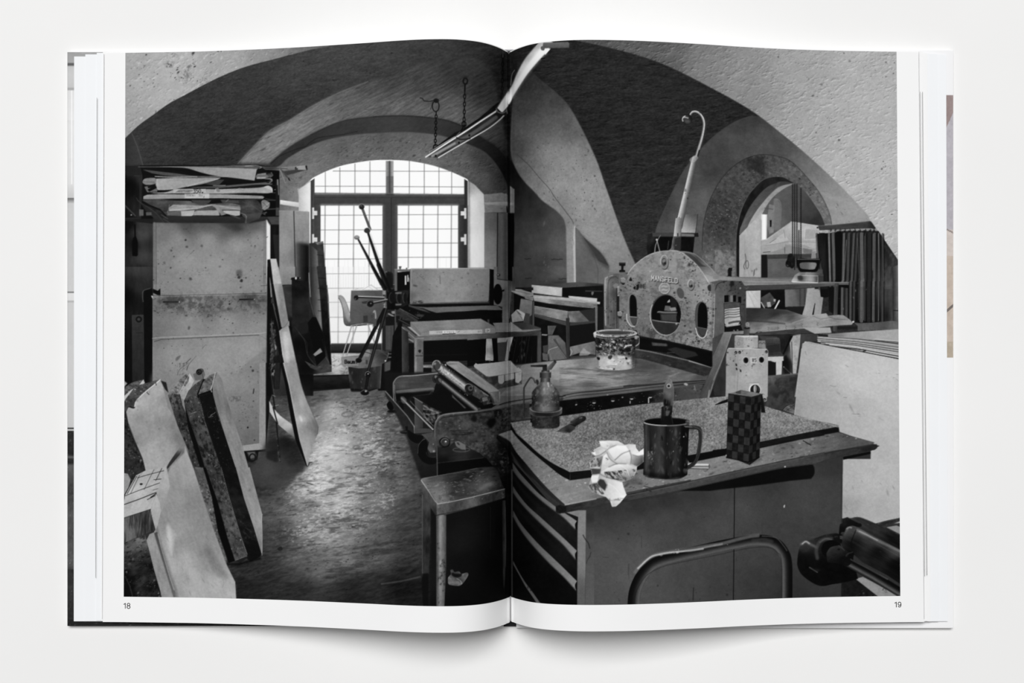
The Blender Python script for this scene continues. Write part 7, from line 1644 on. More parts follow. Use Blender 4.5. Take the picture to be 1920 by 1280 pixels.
F([850,385,900,368,935,385,1040,435,1040,465,960,470,850,540,850,640,810,610,820,470,825,440,850,430], N(R(870,400,26, 1000,450,16, 840,550,12), (6,6,6,0,3,3))); S([855,385,900,370,1035,437], 5, 74, .7); F(ELL(1020,448,24,18), 18)
F(ELL(855,530,22,14), 44); F(ELL(835,570,24,16), 56); S([815,575,850,590], 6, 84, .6)
# big roller
F(C(885,480,905,465,960,455,1020,480)+[1440,710,1440,1045,1300,950,1050,820,960,740,860,680,840,640,870,520], N(R(900,480,70, 960,490,60, 1050,510,90, 1200,600,60, 1400,700,70, 1000,600,24, 1200,720,14, 1400,850,6, 950,650,12), (8,30,4,30,3,4)))
S(C(1000,500,1100,550,1250,625,1440,715), 26, 130, .5, 10); S(C(1020,510,1100,548,1200,600), 10, 176, .5, 4); S([1200,640,1440,770], 8, 84, .35, 4); S(C(895,485,920,470,940,475), 12, 150, .7, 4); F([900,470,925,470,890,520,870,560], 110, .5, 5, own=False)
S(C(985,500,960,560,940,620,945,680), 8, 8, .7, 3); K([1050,560,1300,680,1300,760,1100,680], .2, 60, .5, 10, 3, 28, 3, 289)
# drum end
F(CC(400,800,420,680,470,610,520,600,600,570,700,540,810,535,830,620,850,680,960,720,960,800,1000,960,990,990,850,1025,750,1040,650,1058,560,1030,450,950,405,870), N(R(470,640,50, 430,800,10, 700,560,36, 780,600,14, 700,900,5, 500,900,8, 900,900,4), (5,8,6,0,3,3)))
S(C(440,640,480,615,530,640,590,670), 26, 104, .6, 10); S(C(450,635,485,612,520,632), 12, 190, .6, 5); K([520,570,810,530,810,570,560,600], .1, 84, .5, 5, 3, 0, 3, 290)
S(C(600,780,590,700,620,620,680,588,740,590), 34, 66, .7, 12); S(C(625,620,680,585,740,592), 12, 96, .5, 5); F(ELL(740,690,100,92), 8); F(C(690,730,720,680,760,660,820,650)+[920,720,900,800,860,840,700,820], N(L(700,680,50,780,840,12), (6,8,5,0,3,3))); S(C(815,655,850,680,870,700), 8, 70, .6, 3); F(ELL(815,690,14,8), 14)
S(C(870,800,900,740,950,720), 14, 60, .5, 4)
S([520,870,600,920], 6, 150, .7, 2); F([520,875,640,890,600,925], 40, .6, 6, own=False)
S([895,815,1160,960,1440,1130], 92, 0, own=True, prof=[20,44,84,60,30,14,8,6]); S([930,790,1100,880,1300,990], 10, 120, .5, 6); S([870,800,895,815], 84, 12, .9); S(C(880,790,860,820,850,870), 12, 10, .8)
# ---- hanging strip lamp and its chains
O('printed_strip_lamp')
V('A2')
# lamp tray
F([1028,935,1060,905,1180,820,1300,745,1420,660,1570,560,1600,530,1650,590,1640,620,1500,735,1380,800,1250,860,1130,945], N(R(1050,930,60, 1200,840,40, 1400,700,30, 1600,590,24, 1300,830,60, 1500,680,50), (4,8,4,-32,2,3)))
F([1060,895,1250,755,1300,735,1440,640,1570,530,1610,520,1570,580,1300,760,1070,905], N(22,(8,8,4,-32,2,3)))
S(C(1035,935,1180,840,1330,745,1450,665,1590,575), 15, 0, .95, own=True, prof=[120,235,200,90]); S(C(1060,900,1200,815,1250,785), 6, 170, .8)
S(C(1130,940,1250,870,1380,795,1500,725,1580,665,1630,615), 12, 0, .95, own=True, prof=[100,200,190,70])
S(C(1090,925,1260,830,1400,750,1560,640), 26, 90, .8, 5); S([1080,930,1250,835], 16, 150, .7, 4); for_ = [(1108,928),(1282,830),(1360,775)]
for x,y in for_: F(ELL(x,y,8,8), 20)
S(C(1265,792,1290,805,1340,802,1365,800), 9, 30); S([1250,790,1290,750], 5, 120, .7)
# lit tube across the fold
V('A2')
F(C(1570,570,1600,520,1640,460,1680,400,1718,310,1775,205,1852,112,1885,76)+[1960,60,1990,80]+C(1935,155,1880,215,1800,310,1740,400,1690,480,1660,540,1610,600)+[1580,600], N(R(1600,560,226, 1640,520,230, 1665,440,170, 1700,400,206, 1720,330,160, 1780,200,150, 1860,100,140, 1800,260,222, 1900,160,236, 1760,330,226, 1640,480,190), (2,8,8,0,1,3)))
F(C(1580,585,1620,530,1660,460,1700,395,1762,295,1835,195,1912,108)+C(1945,150,1880,215,1800,310,1740,400,1690,480,1650,550,1610,600), L(1600,560,238,1900,150,240), .85, 6)
S(C(1570,565,1600,520,1640,460,1680,400,1718,310,1775,205,1852,112), 8, 110, .6, 4)
S(C(1940,160,1880,222,1800,320,1740,412,1690,495), 16, 84, .45, 10)
S(C(1700,285,1680,320,1670,400), 4, 150, .8)
F([1570,570,1600,600,1625,610,1640,580,1650,600,1640,630,1600,620,1560,600], N(30,(6,5,5,0,2,3))); S(C(1562,575,1575,600,1610,608,1640,590), 8, 130, .7, 2); S([1638,575,1645,610], 6, 110)
V('A3')
F([155,80,340,75,350,85,348,118,160,122,150,100], N(L(0,75,96,0,120,74), (6,10,4,0,2,3))); F([155,125,210,125,170,170,140,130], 236); F(CC(135,115,150,105,165,120,160,138,140,135), 84); F([0,0,120,80,160,76,150,120,40,250], 0, 0)
S([140,200,165,196], 8, 12)
O('printed_lamp_chain')
def chain(x0,y0,x1,y1,n,w=11,h=1.0,t_=18):
    for k in range(n):
        f = (k+.5)/n; x = x0+(x1-x0)*f; y = y0+(y1-y0)*f; L_ = (y1-y0)/n
        if k % 2: S(ELL(x,y,w*.75,L_*.62,n=16), 7, t_, .95, own=True)
        else: S([x,y-L_*.55,x,y+L_*.55], 9, t_, .95, own=True)
V('A2')
F(ELL(1110,515,16,16), 26); S(ELL(1108,556,25,40), 8, 24, own=True); S(ELL(1112,515,18,14), 6, 26); S(C(990,493,1010,500,1020,515,1060,520,1095,512), 6, 22); S([1085,520,1070,580], 4, 40)
chain(1112,600,1104,850,11); S(C(1090,870,1095,850,1110,845,1120,850), 9, 16)
O('printed_lamp_chain')
S(ELL(1330,368,16,22), 10, 20, own=True); S([1328,395,1326,440], 12, 20); chain(1326,440,1320,700,9); S(ELL(1320,690,14,20), 9, 18); S([1300,740,1318,700,1335,700], 9, 16); F(ELL(1328,340,22,9), 30, .6, 4)
O('printed_lamp_chain')
chain(1612,135,1606,470,11, w=10, t_=10); S([1612,130,1612,190], 5, 110, .7); S([1598,500,1600,460,1612,460], 9, 12)
# the tones of the print: a touch of contrast, as printed
CV = np.interp(CV, [0, 20, 45, 80, 110, 130, 160, 200, 240, 255], [3, 15, 46, 84, 121, 144, 176, 217, 248, 253]).astype(np.float32)
_Y, _X = np.mgrid[0:CH, 0:CW].astype(np.float32)
CV += (vnoise(_X, _Y, 2.3, 2.1, 17, 1, 40) * 5 + vnoise(_X, _Y, 5.3, 4.1, 31, 2, 41) * 5) * np.clip(CV / 130, .15, 1) * np.clip((246 - CV) / 40, 0, 1)
CV = np.clip(CV, 3, 252)
# ---------------------------------------------------------------- laying everything out
# The photograph was taken straight down on the book.  DCAM = lens height over the tabletop,
# KPX = focal length in pixels of the 1920 x 1280 frame, (960, PY) = foot point of the lens.
def s_of_z(z): return KPX / (DCAM - z)
def z_of_s(s): return DCAM - KPX / s
def gutter_px(y): return 953.8 + (y - 97) * (957.2 - 953.8) / 1072
# scale (pixel per metre) of the page surface across the spread, read along its top edge
YT, YB = .169, -.131
_px = np.array([139,192,235,300,370,440,515,580,640,700,740,780,810,840,865,890,905,915,925,932,940,946,951.5,953.6,955.5,
                957.4,960,964,968,973,982,990,1000,1010,1020,1040,1060,1080,1105,1140,1180,1220,1260,1320,1380,1430,1480,1540,1600,1680,1733,1780], float)
_yt = np.array([99.8,99.3,99,97.9,96.6,94.2,91.0,87.5,83.6,79.6,76.6,74.3,73.4,73.2,74.2,76.7,79.4,81.6,84.8,87.2,90.7,93.8,96.6,98.2,102.0,
                98.2,96.8,94.9,93.0,91.2,87.6,84.8,82.6,80.8,79.2,77.2,75.8,74.9,74.5,74.8,75.7,77.3,79.3,82.8,86.9,89.8,92.2,94.2,95.6,96.8,97.4,98.6], float)
_s = (PY - _yt) / YT
def surf_z(x):
    """height of the top page at pixel column x"""
    return z_of_s(np.interp(x, _px, _s))
def px_edge(kind, y):
    """pixel x of page edges at pixel row y (the leaves lie a trifle askew)"""
    t = (y - 97) / 1070
    return {'L': 196.5 - 4*t, 'PL': 235.2 - 3.4*t, 'PR': 1681 + 7.4*t, 'R': 1722 + 11*t, 'G': 953.8 + 3.4*t}[kind]

REF = {-1: (192.5, px_edge('PL', 632), 955.5), 1: (955.5, px_edge('PR', 632), 1730.0)}
def warp(side, xref, yp):
    """pixel x, at row yp, of the page column that passes xref half way down"""
    yp = np.asarray(yp, float); xref = np.broadcast_to(np.asarray(xref, float), np.broadcast(xref, yp).shape)
    a, b, c = REF[side]
    k = ('L', 'PL', 'G') if side < 0 else ('G', 'PR', 'R')
    A, B, C_ = (px_edge(q, yp) for q in k)
    return np.where(xref < b, A + (B - A) * (xref - a) / (b - a), B + (C_ - B) * (xref - b) / (c - b))
def unwarp(side, xp, yp):
    a, b, c = REF[side]
    k = ('L', 'PL', 'G') if side < 0 else ('G', 'PR', 'R')
    return np.interp(xp, [float(px_edge(q, yp)) for q in k], [a, b, c])

def world(xpx, ypx, z):
    s = s_of_z(z)
    return (xpx - 960) / s, (PY - ypx) / s

# slightly smoothed columns, kept sharp at the fold
def columns(side):
    a, b, c = REF[side]
    if side < 0: xs = np.r_[np.linspace(a, b, 16)[:-1], np.linspace(b, c, 722)]
    else: xs = np.r_[np.linspace(a, b, 730), np.linspace(b, c, 16)[1:]]
    f = xs
    z = surf_z(xs)
    zz = z.copy()
    k = 9
    for _ in range(3):
        pad = np.concatenate([2*zz[0] - zz[k:0:-1], zz, 2*zz[-1] - zz[-2:-k-2:-1]])
        sm = np.convolve(pad, np.ones(2*k + 1) / (2*k + 1), 'valid')
        w = np.clip(np.abs(xs - 955.5) / 25 - .1, 0, 1)
        zz = zz * (1 - w) + sm * w
    return f, xs, zz

def lin(v):
    c = np.clip(np.asarray(v, float) / 255, 0, 1)
    return np.where(c <= .04045, c / 12.92, ((c + .055) / 1.055) ** 2.4)

COL = bpy.context.scene.collection
def link(name, me, mat, parent=None, smooth=True, label=None):
    o = bpy.data.objects.new(name, me); COL.objects.link(o)
    if mat: me.materials.append(mat)
    if parent: o.parent = parent
    if smooth: me.polygons.foreach_set('use_smooth', np.ones(len(me.polygons), bool))
    if label: o['label'] = label
    return o

def mesh_np(name, V_, Q, col=None):
    me = bpy.data.meshes.new(name)
    nq = len(Q); k = Q.shape[1]
    me.vertices.add(len(V_)); me.vertices.foreach_set('co', np.asarray(V_, np.float32).ravel())
    me.loops.add(nq * k); me.loops.foreach_set('vertex_index', Q.astype(np.int32).ravel())
    me.polygons.add(nq); me.polygons.foreach_set('loop_start', np.arange(0, nq * k, k, dtype=np.int32))
    me.polygons.foreach_set('loop_total', np.full(nq, k, np.int32))
    if col is not None:
        a = me.color_attributes.new('ink', 'FLOAT_COLOR', 'POINT')
        c = np.ones((len(V_), 4), np.float32); c[:, :3] = np.asarray(col).reshape(len(V_), -1)
        a.data.foreach_set('color', c.ravel())
    me.update(calc_edges=True)
    return me

def grid_q(nr, nc, flip=False):
    i = np.arange(nr * nc).reshape(nr, nc)
    q = np.stack([i[:-1, :-1], i[:-1, 1:], i[1:, 1:], i[1:, :-1]], -1).reshape(-1, 4)
    return q[:, ::-1] if flip else q

def to_local(P, base):
    P = np.array(P, float); P -= base; return P

# ---- materials
def mat(name, base, rough=.6, spec=.25, attr=None, noise=None, bump=None):
    m = bpy.data.materials.new(name); m.use_nodes = True
    nt = m.node_tree; b = nt.nodes['Principled BSDF']
    b.inputs['Base Color'].default_value = (*base, 1); b.inputs['Roughness'].default_value = rough
    b.inputs['Specular IOR Level'].default_value = spec
    if attr:
        a = nt.nodes.new('ShaderNodeAttribute'); a.attribute_name = attr
        nt.links.new(a.outputs['Color'], b.inputs['Base Color'])
    if noise:
        tc = nt.nodes.new('ShaderNodeTexCoord'); n = nt.nodes.new('ShaderNodeTexNoise'); r = nt.nodes.new('ShaderNodeValToRGB')
        n.inputs['Scale'].default_value = noise[0]; n.inputs['Detail'].default_value = 6
        nt.links.new(tc.outputs['Object'], n.inputs['Vector']); nt.links.new(n.outputs['Fac'], r.inputs['Fac'])
        e = r.color_ramp.elements; e[0].position = .3; e[1].position = .7
        e[0].color = (*[c * (1 - noise[1]) for c in base], 1); e[1].color = (*[min(1, c * (1 + noise[1])) for c in base], 1)
        nt.links.new(r.outputs['Color'], b.inputs['Base Color'])
        if bump:
            bm_ = nt.nodes.new('ShaderNodeBump'); bm_.inputs['Strength'].default_value = bump; bm_.inputs['Distance'].default_value = .0004
            nt.links.new(n.outputs['Fac'], bm_.inputs['Height']); nt.links.new(bm_.outputs['Normal'], b.inputs['Normal'])
    return m
M_TABLE = mat('matt_white_tabletop', (.825, .822, .815), .8, .1, noise=(7, .012), bump=.15)
M_PAPER = mat('white_book_paper', (.86, .86, .86), .7, .12, noise=(60, .004))
M_PAPER2 = mat('cool_white_endleaf', (.845, .858, .875), .7, .12, noise=(40, .006))
M_INK = mat('printing_ink_on_paper', (.5, .5, .5), .7, .02, attr='ink')
M_BOARD = mat('white_cover_cloth', (.83, .83, .83), .75, .1, noise=(90, .01))
M_TEXT = mat('black_text_ink', (.012, .012, .012), .6, .1, noise=(200, .1))
M_SPINE = mat('black_spine_lining', (.02, .02, .021), .8, .1, noise=(120, .3))
M_BAND = mat('grey_headband', (.32, .32, .33), .8, .1, noise=(400, .2))

# ---- the table
def slab(name, x0, x1, y0, y1, z0, z1, m, parent=None, base=(0, 0, 0), bevel=.0006, seg=2, label=None):
    bm = bmesh.new(); bmesh.ops.create_cube(bm, size=1)
    for v in bm.verts:
        v.co = ((x0 + x1)/2 + v.co.x*(x1 - x0), (y0 + y1)/2 + v.co.y*(y1 - y0), (z0 + z1)/2 + v.co.z*(z1 - z0))
    bmesh.ops.bevel(bm, geom=bm.edges[:], offset=bevel, segments=seg, affect='EDGES', profile=.5)
    bmesh.ops.translate(bm, verts=bm.verts, vec=[-c for c in base])
    me = bpy.data.meshes.new(name); bm.to_mesh(me); bm.free()
    return link(name, me, m, parent, smooth=False, label=label)
table = slab('tabletop', -.8, .8, -.6, .6, -.03, 0, M_TABLE, bevel=.004)
table['label'] = 'plain matt off-white tabletop under the open book'; table['category'] = 'table'

# ---- the book
BASE = np.array([0.0, .019, 0.0])
book = bpy.data.objects.new('open_book', None); COL.objects.link(book); book.location = BASE
book.empty_display_size = .05
book['label'] = 'open hardcover photo book showing a black and white printing workshop across pages 18 and 19'
book['category'] = 'book'
TB = .0030                                           # board thickness

def board_outline(side):
    if side < 0: c = [(125.6, 97), (944, 93.5), (944, 1176.8), (125.4, 1173.2)]
    else: c = [(968, 93.3), (1788.2, 93.4), (1787.2, 1178), (968, 1177.5)]
    return [world(x, y, TB) for x, y in c]

def prism(name, poly, z0, z1, m, parent, bevel=0, label=None):
    bm = bmesh.new()
    vs = [bm.verts.new((x - BASE[0], y - BASE[1], z0)) for x, y in poly]
    f = bm.faces.new(vs); f.normal_update()
    if f.normal.z > 0: f.normal_flip()
    r = bmesh.ops.extrude_face_region(bm, geom=[f])
    bmesh.ops.translate(bm, verts=[e for e in r['geom'] if isinstance(e, bmesh.types.BMVert)], vec=(0, 0, z1 - z0))
    bmesh.ops.recalc_face_normals(bm, faces=bm.faces)
    if bevel: bmesh.ops.bevel(bm, geom=bm.edges[:], offset=bevel, segments=2, affect='EDGES', profile=.5)
    me = bpy.data.meshes.new(name); bm.to_mesh(me); bm.free()
    return link(name, me, m, parent, smooth=False, label=label)
cl = prism('cover_board', board_outline(-1), .0001, TB, M_BOARD, book, .0005)
cr = prism('cover_board', board_outline(1), .0001, TB, M_BOARD, book, .0005)
sp = prism('spine', [world(x, y, .002) for x, y in ((946, 95), (966, 95), (969, 1174.6), (941, 1174.6))], .0002, .0014, M_SPINE, book, .0004)
hb = prism('headband', [world(x, y, .005) for x, y in ((946, 92.6), (964, 92.6), (964, 96), (946, 96))], .0014, .0050, M_BAND, book, .0003)

# printed endpapers glued on the boards: photographs of their own, of which only the rims show
def strip(name, xs, ys, z, tone_fn, parent, label=None):
    X, Y = np.meshgrid(xs, ys)
    wx, wy = world(X, Y, z)
    P = np.stack([wx - BASE[0], wy - BASE[1], np.full(X.shape, z)], -1).reshape(-1, 3)
    c = lin(tone_fn(X, Y)) * INK
    c = c.reshape(-1, c.shape[-1]) if c.ndim == 3 else np.repeat(c.reshape(-1, 1), 3, 1)
    return link(name, mesh_np(name, P, grid_q(len(ys), len(xs), True), c), M_INK, parent, label=label)
def left_tone(X, Y):
    n = vnoise(X, Y, 7, 7, 0, 3, 5); n2 = vnoise(X, Y, 2.2, 2.2, 0, 2, 6)
    t = np.interp(Y, [96,104,117,119,122,124,125,140,163,166,168,170,225,226,232,345,366,370,371,373,382,383,410,546,547,549,550,562,565,568,700,785,788,801,802,804,805,807,808,852,857,860,868,872,900,925,960,1000,1060,1066,1068,1100,1180],
                     [158,163,168,96,92,172,196,204,200,170,170,222,230,222,226,224,205,204,120,122,210,206,206,206,130,132,224,224,176,206,206,200,200,200,60,60,196,196,40,38,96,40,40,90,76,60,84,74,84,70,44,52,42])
    t = np.where((X > 133) & (X < 136) & (Y > 170) & (Y < 345), 244, t)
    t = np.where((Y < 101) & (X > 140), np.interp(X, [140, 170, 264, 267], [166, 168, 160, 248]) + n*5, t)
    lo = Y > 806
    t = t + np.where(lo, n*12 + np.where(n2 > .5, 60*(n2-.5)*2, 0), n*3)
    t = np.where((X < 127.4), t*.9 + 10, t)
    t = np.where(Y > 1160, 36 + n*8 + np.where(n2 > .42, 130*(n2 - .42), 0), t)
    return t
e1 = strip('endpaper', np.r_[np.linspace(126.4, 145, 22), np.arange(148, 944, 3)], np.r_[np.arange(97.6, 118, 1.0), np.arange(118, 1155, 1.5), np.arange(1155, 1173, .8), 1173.2], TB + .00012, left_tone, book, 'endpaper printed with a dark and grey photograph')
def right_tone(X, Y):
    n = vnoise(X, Y, 9, 9, 30, 3, 8); n2 = vnoise(X, Y, 3, 3, 0, 2, 4)
    g = np.full(X.shape, 243.0)
    rgb = np.stack([g, g, g + 1], -1)
    ins = (Y > 178) & (Y < 671) & (X > 1771)
    diag = Y + (X - 1775) * 2.2
    br = ins & (diag < 238)
    mid = ins & (diag >= 238) & (Y < 430)
    lowr = ins & (Y >= 430) & (Y < 480)
    bot = ins & (Y >= 480)
    for m_, c in ((br, (154, 138, 136)), (mid, (182, 178, 184)), (lowr, (206, 196, 190)), (bot, (196, 182, 170))):
        rgb[m_] = c
    rgb[bot & (np.abs(Y - (583 - (X-1775)*.9)) < 3)] = (116, 108, 104)
    rgb[bot & (Y > 640)] = (178, 166, 150)
    rgb[ins & (np.abs(Y - 430 - (X-1775)*.5) < 1.5)] = (140, 130, 126)
    rgb = rgb + np.where(ins, n*11 + n2*5, 0)[..., None]
    return rgb
e2 = strip('endpaper', np.r_[np.arange(970, 1770, 8), np.linspace(1771, 1787.2, 20)], np.r_[np.arange(95, 1178, 1.5)], TB + .00012, right_tone, book, 'white endpaper printed with a narrow brown and grey picture')

# ---- leaves
def leaf(side, xe_t, xe_b, yt, yb, zoff, zend, th, m, name='page', label=None):
    """a leaf from the fold to its fore edge (pixel columns xe_t / xe_b); zoff under the top page"""
    f, xs, zz = columns(side)
    n = 150
    u = np.linspace(0, 1, n) ** 1.25                    # 0 = fold
    g = 955.5; xm = (xe_t + xe_b) / 2
    x = g + (xm - g) * u
    order = np.argsort(xs)
    z = np.interp(x, xs[order], zz[order])
    if side < 0: beyond = np.clip((215 - x) / 50, 0, 1)
    else: beyond = np.clip((x - 1705) / 50, 0, 1)
    z = z - .00035 - zoff
    z = z * (1 - beyond) + np.minimum(z, zend) * beyond
    z = np.maximum(z, np.where(np.abs(x - g) < 14, .0016, TB + .0002) + th)
    top = []
    for yy, lastx in ((yt, xe_t), (yb, xe_b)):
        yp = PY - s_of_z(z) * yy
        g_ = gutter_px(yp)
        xp = g_ + (lastx - g_) * u
        X = (xp - 960) / s_of_z(z)
        top.append(np.stack([X - BASE[0], np.full(n, yy) - BASE[1], z], 1))
    d = np.array([0, 0, th])
    return sheet(name, top[0], top[1], top[0] - d, top[1] - d, m, label)

def sheet(name, A, B, A2, B2, m, label=None):
    """thin solid between the upper rows A (head), B (foot) and the lower rows A2, B2; every side has its own vertices"""
    n = len(A); a = np.arange(n - 1)
    def band_(p, r): return np.stack([p + a, r + a, r + a + 1, p + a + 1], 1)
    P = np.concatenate([A, B, A2, B2, A, A2, B, B2, [A[0], B[0], B2[0], A2[0]], [A[-1], B[-1], B2[-1], A2[-1]]])
    e = 8 * n
    Q = np.concatenate([band_(0, n), band_(2*n, 3*n)[:, ::-1], band_(4*n, 5*n)[:, ::-1], band_(6*n, 7*n),
                        [[e, e+3, e+2, e+1]], [[e+4, e+5, e+6, e+7]]])
    if A[0][0] > A[-1][0]: Q = Q[:, ::-1]
    return link(name, mesh_np(name, P, Q), m, book, label=label)

def top_leaf(side, label):
    f, xs, zz = columns(side); rows = []
    for yy in (YT, YB if side < 0 else YB + .0004):
        yp = PY - s_of_z(zz) * yy
        rows.append(np.stack([(warp(side, xs, yp) - 960) / s_of_z(zz) - BASE[0], np.full(len(xs), yy) - BASE[1], zz], 1))
    d = np.array([0, 0, .00014])
    return sheet('page', rows[0], rows[1], rows[0] - d, rows[1] - d, M_PAPER, label)
pl = top_leaf(-1, None); pr = top_leaf(1, None)
# leaves under them, fore edges showing at both sides
leaf(-1, 193, 190, YT + .0006, YB + .0004, .0003, .0044, .00014, M_PAPER)
leaf(-1, 181.5, 180, YT + .0003, YB + .0006, .0006, .0041, .00014, M_PAPER2)
leaf(-1, 160, 158, YT - .0004, YB + .0004, .0010, .0038, .00014, M_PAPER2)
leaf(-1, 139, 138.4, YT - .0015, YB + .0001, .0014, .0035, .00016, M_PAPER2)
leaf(1, 1727.5, 1734.5, YT + .0006, YB + .0006, .0003, .0068, .00014, M_PAPER)
leaf(1, 1731, 1739, YT + .0004, YB + .0007, .0006, .0061, .00014, M_PAPER)
leaf(1, 1739, 1745, YT - .0002, YB + .0004, .0009, .0054, .00014, M_PAPER)
leaf(1, 1757, 1760, YT - .0004, YB + .0003, .0012, .0047, .00014, M_PAPER2)
leaf(1, 1774, 1777, YT - .0006, YB + .0002, .0016, .0040, .0002, M_PAPER2)
# the body of the book: sewn pages between the shown leaves and the boards
def block(side):
    f, xs, zz = columns(side)
    idx = np.arange(0, len(xs), 4)
    x = xs[idx]; z = zz[idx]
    sel = (x > 240) & (x < 1690) & (np.abs(x - 955.5) > 11); x, z = x[sel], z[sel]
    if side > 0: pass
    th = .0020
    zt = np.maximum(z - th, TB + .0003); zt = np.minimum(zt, z - .0018); n = len(x)
    X = (x - 960) / s_of_z(zt)
    rows = []
    for yy in (YT - .0012, YB + .0012):
        rows.append(np.stack([X - BASE[0], np.full(n, yy) - BASE[1], zt], 1))
    zb = np.minimum(TB + .0002, zt - .0002)
    return sheet('page_block', rows[0], rows[1], np.c_[rows[0][:, :2], zb], np.c_[rows[1][:, :2], zb], M_PAPER)
block(-1); block(1)

# ---- the printed photograph: ink lying on the two pages, split into what it shows
def ink_grid(side, nrow):
    f, xs, zz = columns(side)
    sel = slice(15, None) if side < 0 else slice(0, 730)
    x, z = xs[sel], zz[sel]
    yb = np.interp(x, [232, 957, 1080, 1690], [-.1176, -.1176, -.1172, -.1168])
    # the ink film is .05 mm thick measured square to the paper, also where the page plunges into the fold
    lift = .00005 * np.minimum(np.hypot(1, np.gradient(z, (x - 960) / s_of_z(z))), 9)
    v = np.linspace(0, 1, nrow)[:, None]
    Yw = YT - .00002 + (yb - YT) * v                      # rows x columns
    s = s_of_z(z)
    yp = PY - s * Yw
    xp = warp(side, x[None, :], yp)
    P = np.stack([(xp - 960) / s - BASE[0], Yw - BASE[1], np.broadcast_to(z + lift, xp.shape)], -1)
    return P, xp, yp
def sample(A, xp, yp):
    X = np.clip(xp - X0 - .5, 0, CW - 1.001); Y = np.clip(yp - Y0 - .5, 0, CH - 1.001)
    i, j = X.astype(int), Y.astype(int); fx, fy = X - i, Y - j
    return (A[j, i]*(1-fx) + A[j, i+1]*fx)*(1-fy) + (A[j+1, i]*(1-fx) + A[j+1, i+1]*fx)*fy
parts = {}
off = 0; PV, PC, PQ, PI = [], [], [], []
for side in (-1, 1):
    P, xp, yp = ink_grid(side, 1052)
    c = lin(np.clip(sample(CV, xp, yp), 4, 252)) * INK
    ids = IDB[np.clip((yp - Y0).astype(int), 0, CH-1), np.clip((xp - X0).astype(int), 0, CW-1)]
    q = grid_q(P.shape[0], P.shape[1], True)
    q = q + off
    if side > 0:                                          # both halves share the vertices of the fold
        nc = P.shape[1]; first = (q - off) % nc == 0
        q = np.where(first, (q - off) // nc * NCL + NCL - 1, q)
    else: NCL = P.shape[1]
    PV.append(P.reshape(-1, 3)); PC.append(c.ravel()); PQ.append(q); PI.append(ids[:-1, :-1].ravel())
    off += P.shape[0] * P.shape[1]
PV = np.concatenate(PV); PC = np.concatenate(PC); PQ = np.concatenate(PQ); PI = np.concatenate(PI)
def sub_mesh(name, mask):
    q = PQ[mask]
    u, inv = np.unique(q, return_inverse=True)
    return mesh_np(name, PV[u], inv.reshape(-1, 4), np.repeat(PC[u][:, None], 3, 1))
photo = link('printed_photograph', sub_mesh('printed_photograph', PI == 0), M_INK, book,
             label='black and white photograph of a vaulted printing workshop printed across both pages')
for k in range(1, len(NAMES)):
    mk = PI == k
    if mk.sum() < 12: continue
    link(NAMES[k], sub_mesh(NAMES[k], mk), M_INK, photo, label='printed image of a ' + NAMES[k].replace('printed_', '').replace('_', ' ')
         if not NAMES[k].endswith('s') else 'printed image of ' + NAMES[k].replace('printed_', '').replace('_', ' '))

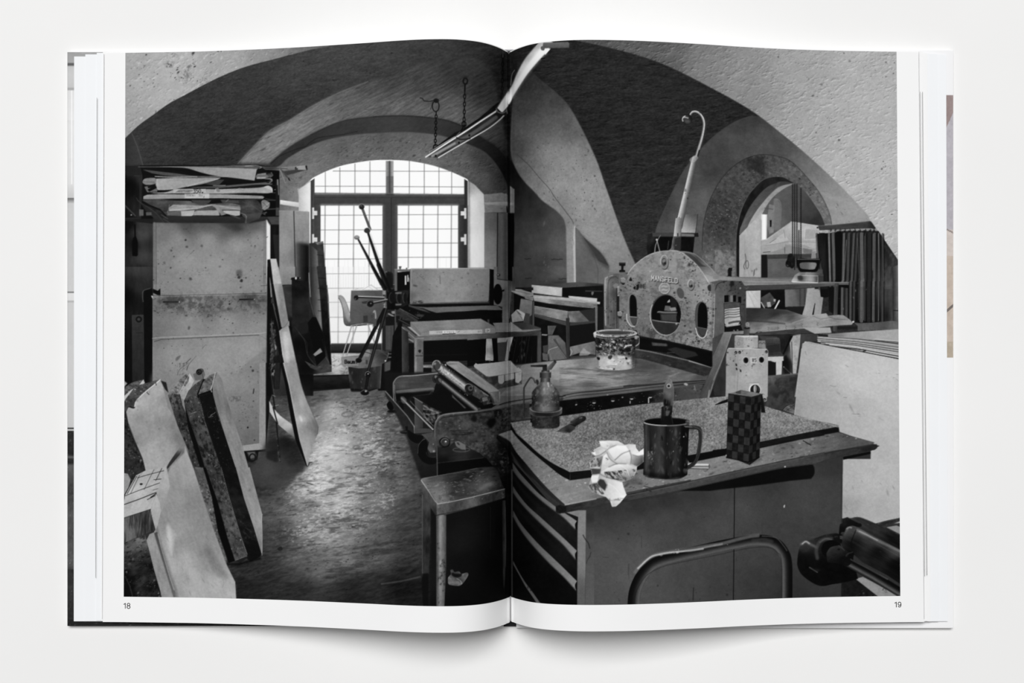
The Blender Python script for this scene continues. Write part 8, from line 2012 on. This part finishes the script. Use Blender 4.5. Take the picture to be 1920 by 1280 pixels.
# slivers of the pictures printed on the leaves underneath, and shade lines painted at the fore edges
def sliver(x0, x1, y0, y1, z, t0, label):
    xs_, ys_ = np.array([x0, (x0 + x1)/2, x1]), np.linspace(y0, y1, 60)
    X, Y = np.meshgrid(xs_, ys_); X = X + (Y - 97) / 1070 * (-3 if x0 < 900 else 10)
    wx, wy = world(X, Y, z)
    P = np.stack([wx - BASE[0], wy - BASE[1], np.full(X.shape, z)], -1).reshape(-1, 3)
    c = lin(t0 + vnoise(X, Y, 9, 60, 0, 2, 3) * 18) * INK
    link('printed_picture_edge', mesh_np('printed_picture_edge', P, grid_q(60, 3, True), np.repeat(c.reshape(-1, 1), 3, 1)), M_INK, book, label=label)
sliver(181.6, 182.4, 183, 1083, .00475, 150, 'thin grey edge of a picture on the leaf below at the left')
sliver(194.2, 195.2, 101, 1160, .00475, 205, None)  # grey ink painted as the shaded gap beside the top page's edge
sliver(1724.2, 1725.0, 172, 1080, .0074, 160, 'thin grey edge of a picture on the leaf below at the right')
sliver(1728.6, 1729.5, 172, 1078, .0072, 150, None)
sliver(1722.6, 1723.4, 97, 1160, .0074, 198, None)  # right-hand match: page-edge shade painted in as a grey line
# ---- page numbers
DIG = {'1': [[(0, .22), (.14, .2), (.27, .1), (.33, 0), (.33, 1)]],
       '8': [[(.3 + .235*math.sin(t), .26 - .22*math.cos(t)) for t in np.linspace(0, 2*math.pi, 25)],
             [(.3 + .27*math.sin(t), .735 - .25*math.cos(t)) for t in np.linspace(0, 2*math.pi, 25)]],
       '9': [[(.3 + .26*math.sin(t), .33 - .29*math.cos(t)) for t in np.linspace(0, 2*math.pi, 25)],
             [(.56, .33), (.57, .5), (.55, .7), (.48, .87), (.38, .94), (.27, .955), (.14, .9), (.06, .74)]]}
def page_number(txt, x_left, y_top, h):
    """numerals cut from ribbons, lying on the page; h = height in frame pixels"""
    side = -1 if x_left < 900 else 1
    f, xs, zz = columns(side); V_, Q_ = [], []
    for k, ch in enumerate(txt):
        for line in DIG[ch]:
            P = np.array(line); n = len(P); T = np.gradient(P, axis=0)
            if np.allclose(P[0], P[-1]): T[0] = T[-1] = P[1] - P[-2]
            T /= np.linalg.norm(T, axis=1)[:, None] + 1e-9
            Nn = np.stack([-T[:, 1], T[:, 0]], 1) * .066
            b = len(V_)
            for A in (P + Nn, P - Nn):
                for gx, gy in A:
                    xp = x_left + (gx + k * .62) * h; yp = y_top + gy * h
                    z = float(np.interp(unwarp(side, xp, yp), xs, zz)) + .00005
                    wx, wy = world(xp, yp, z); V_.append((wx - BASE[0], wy - BASE[1], z))
            Q_ += [[b + i, b + n + i, b + n + i + 1, b + i + 1] for i in range(n - 1)]
    return link('page_number', mesh_np('page_number', np.array(V_), np.array(Q_)), M_TEXT, book, smooth=False, label='black page number ' + txt)
page_number('18', 231.6, 1130.2, 10.3)
page_number('19', 1677.2, 1128.0, 10.2)
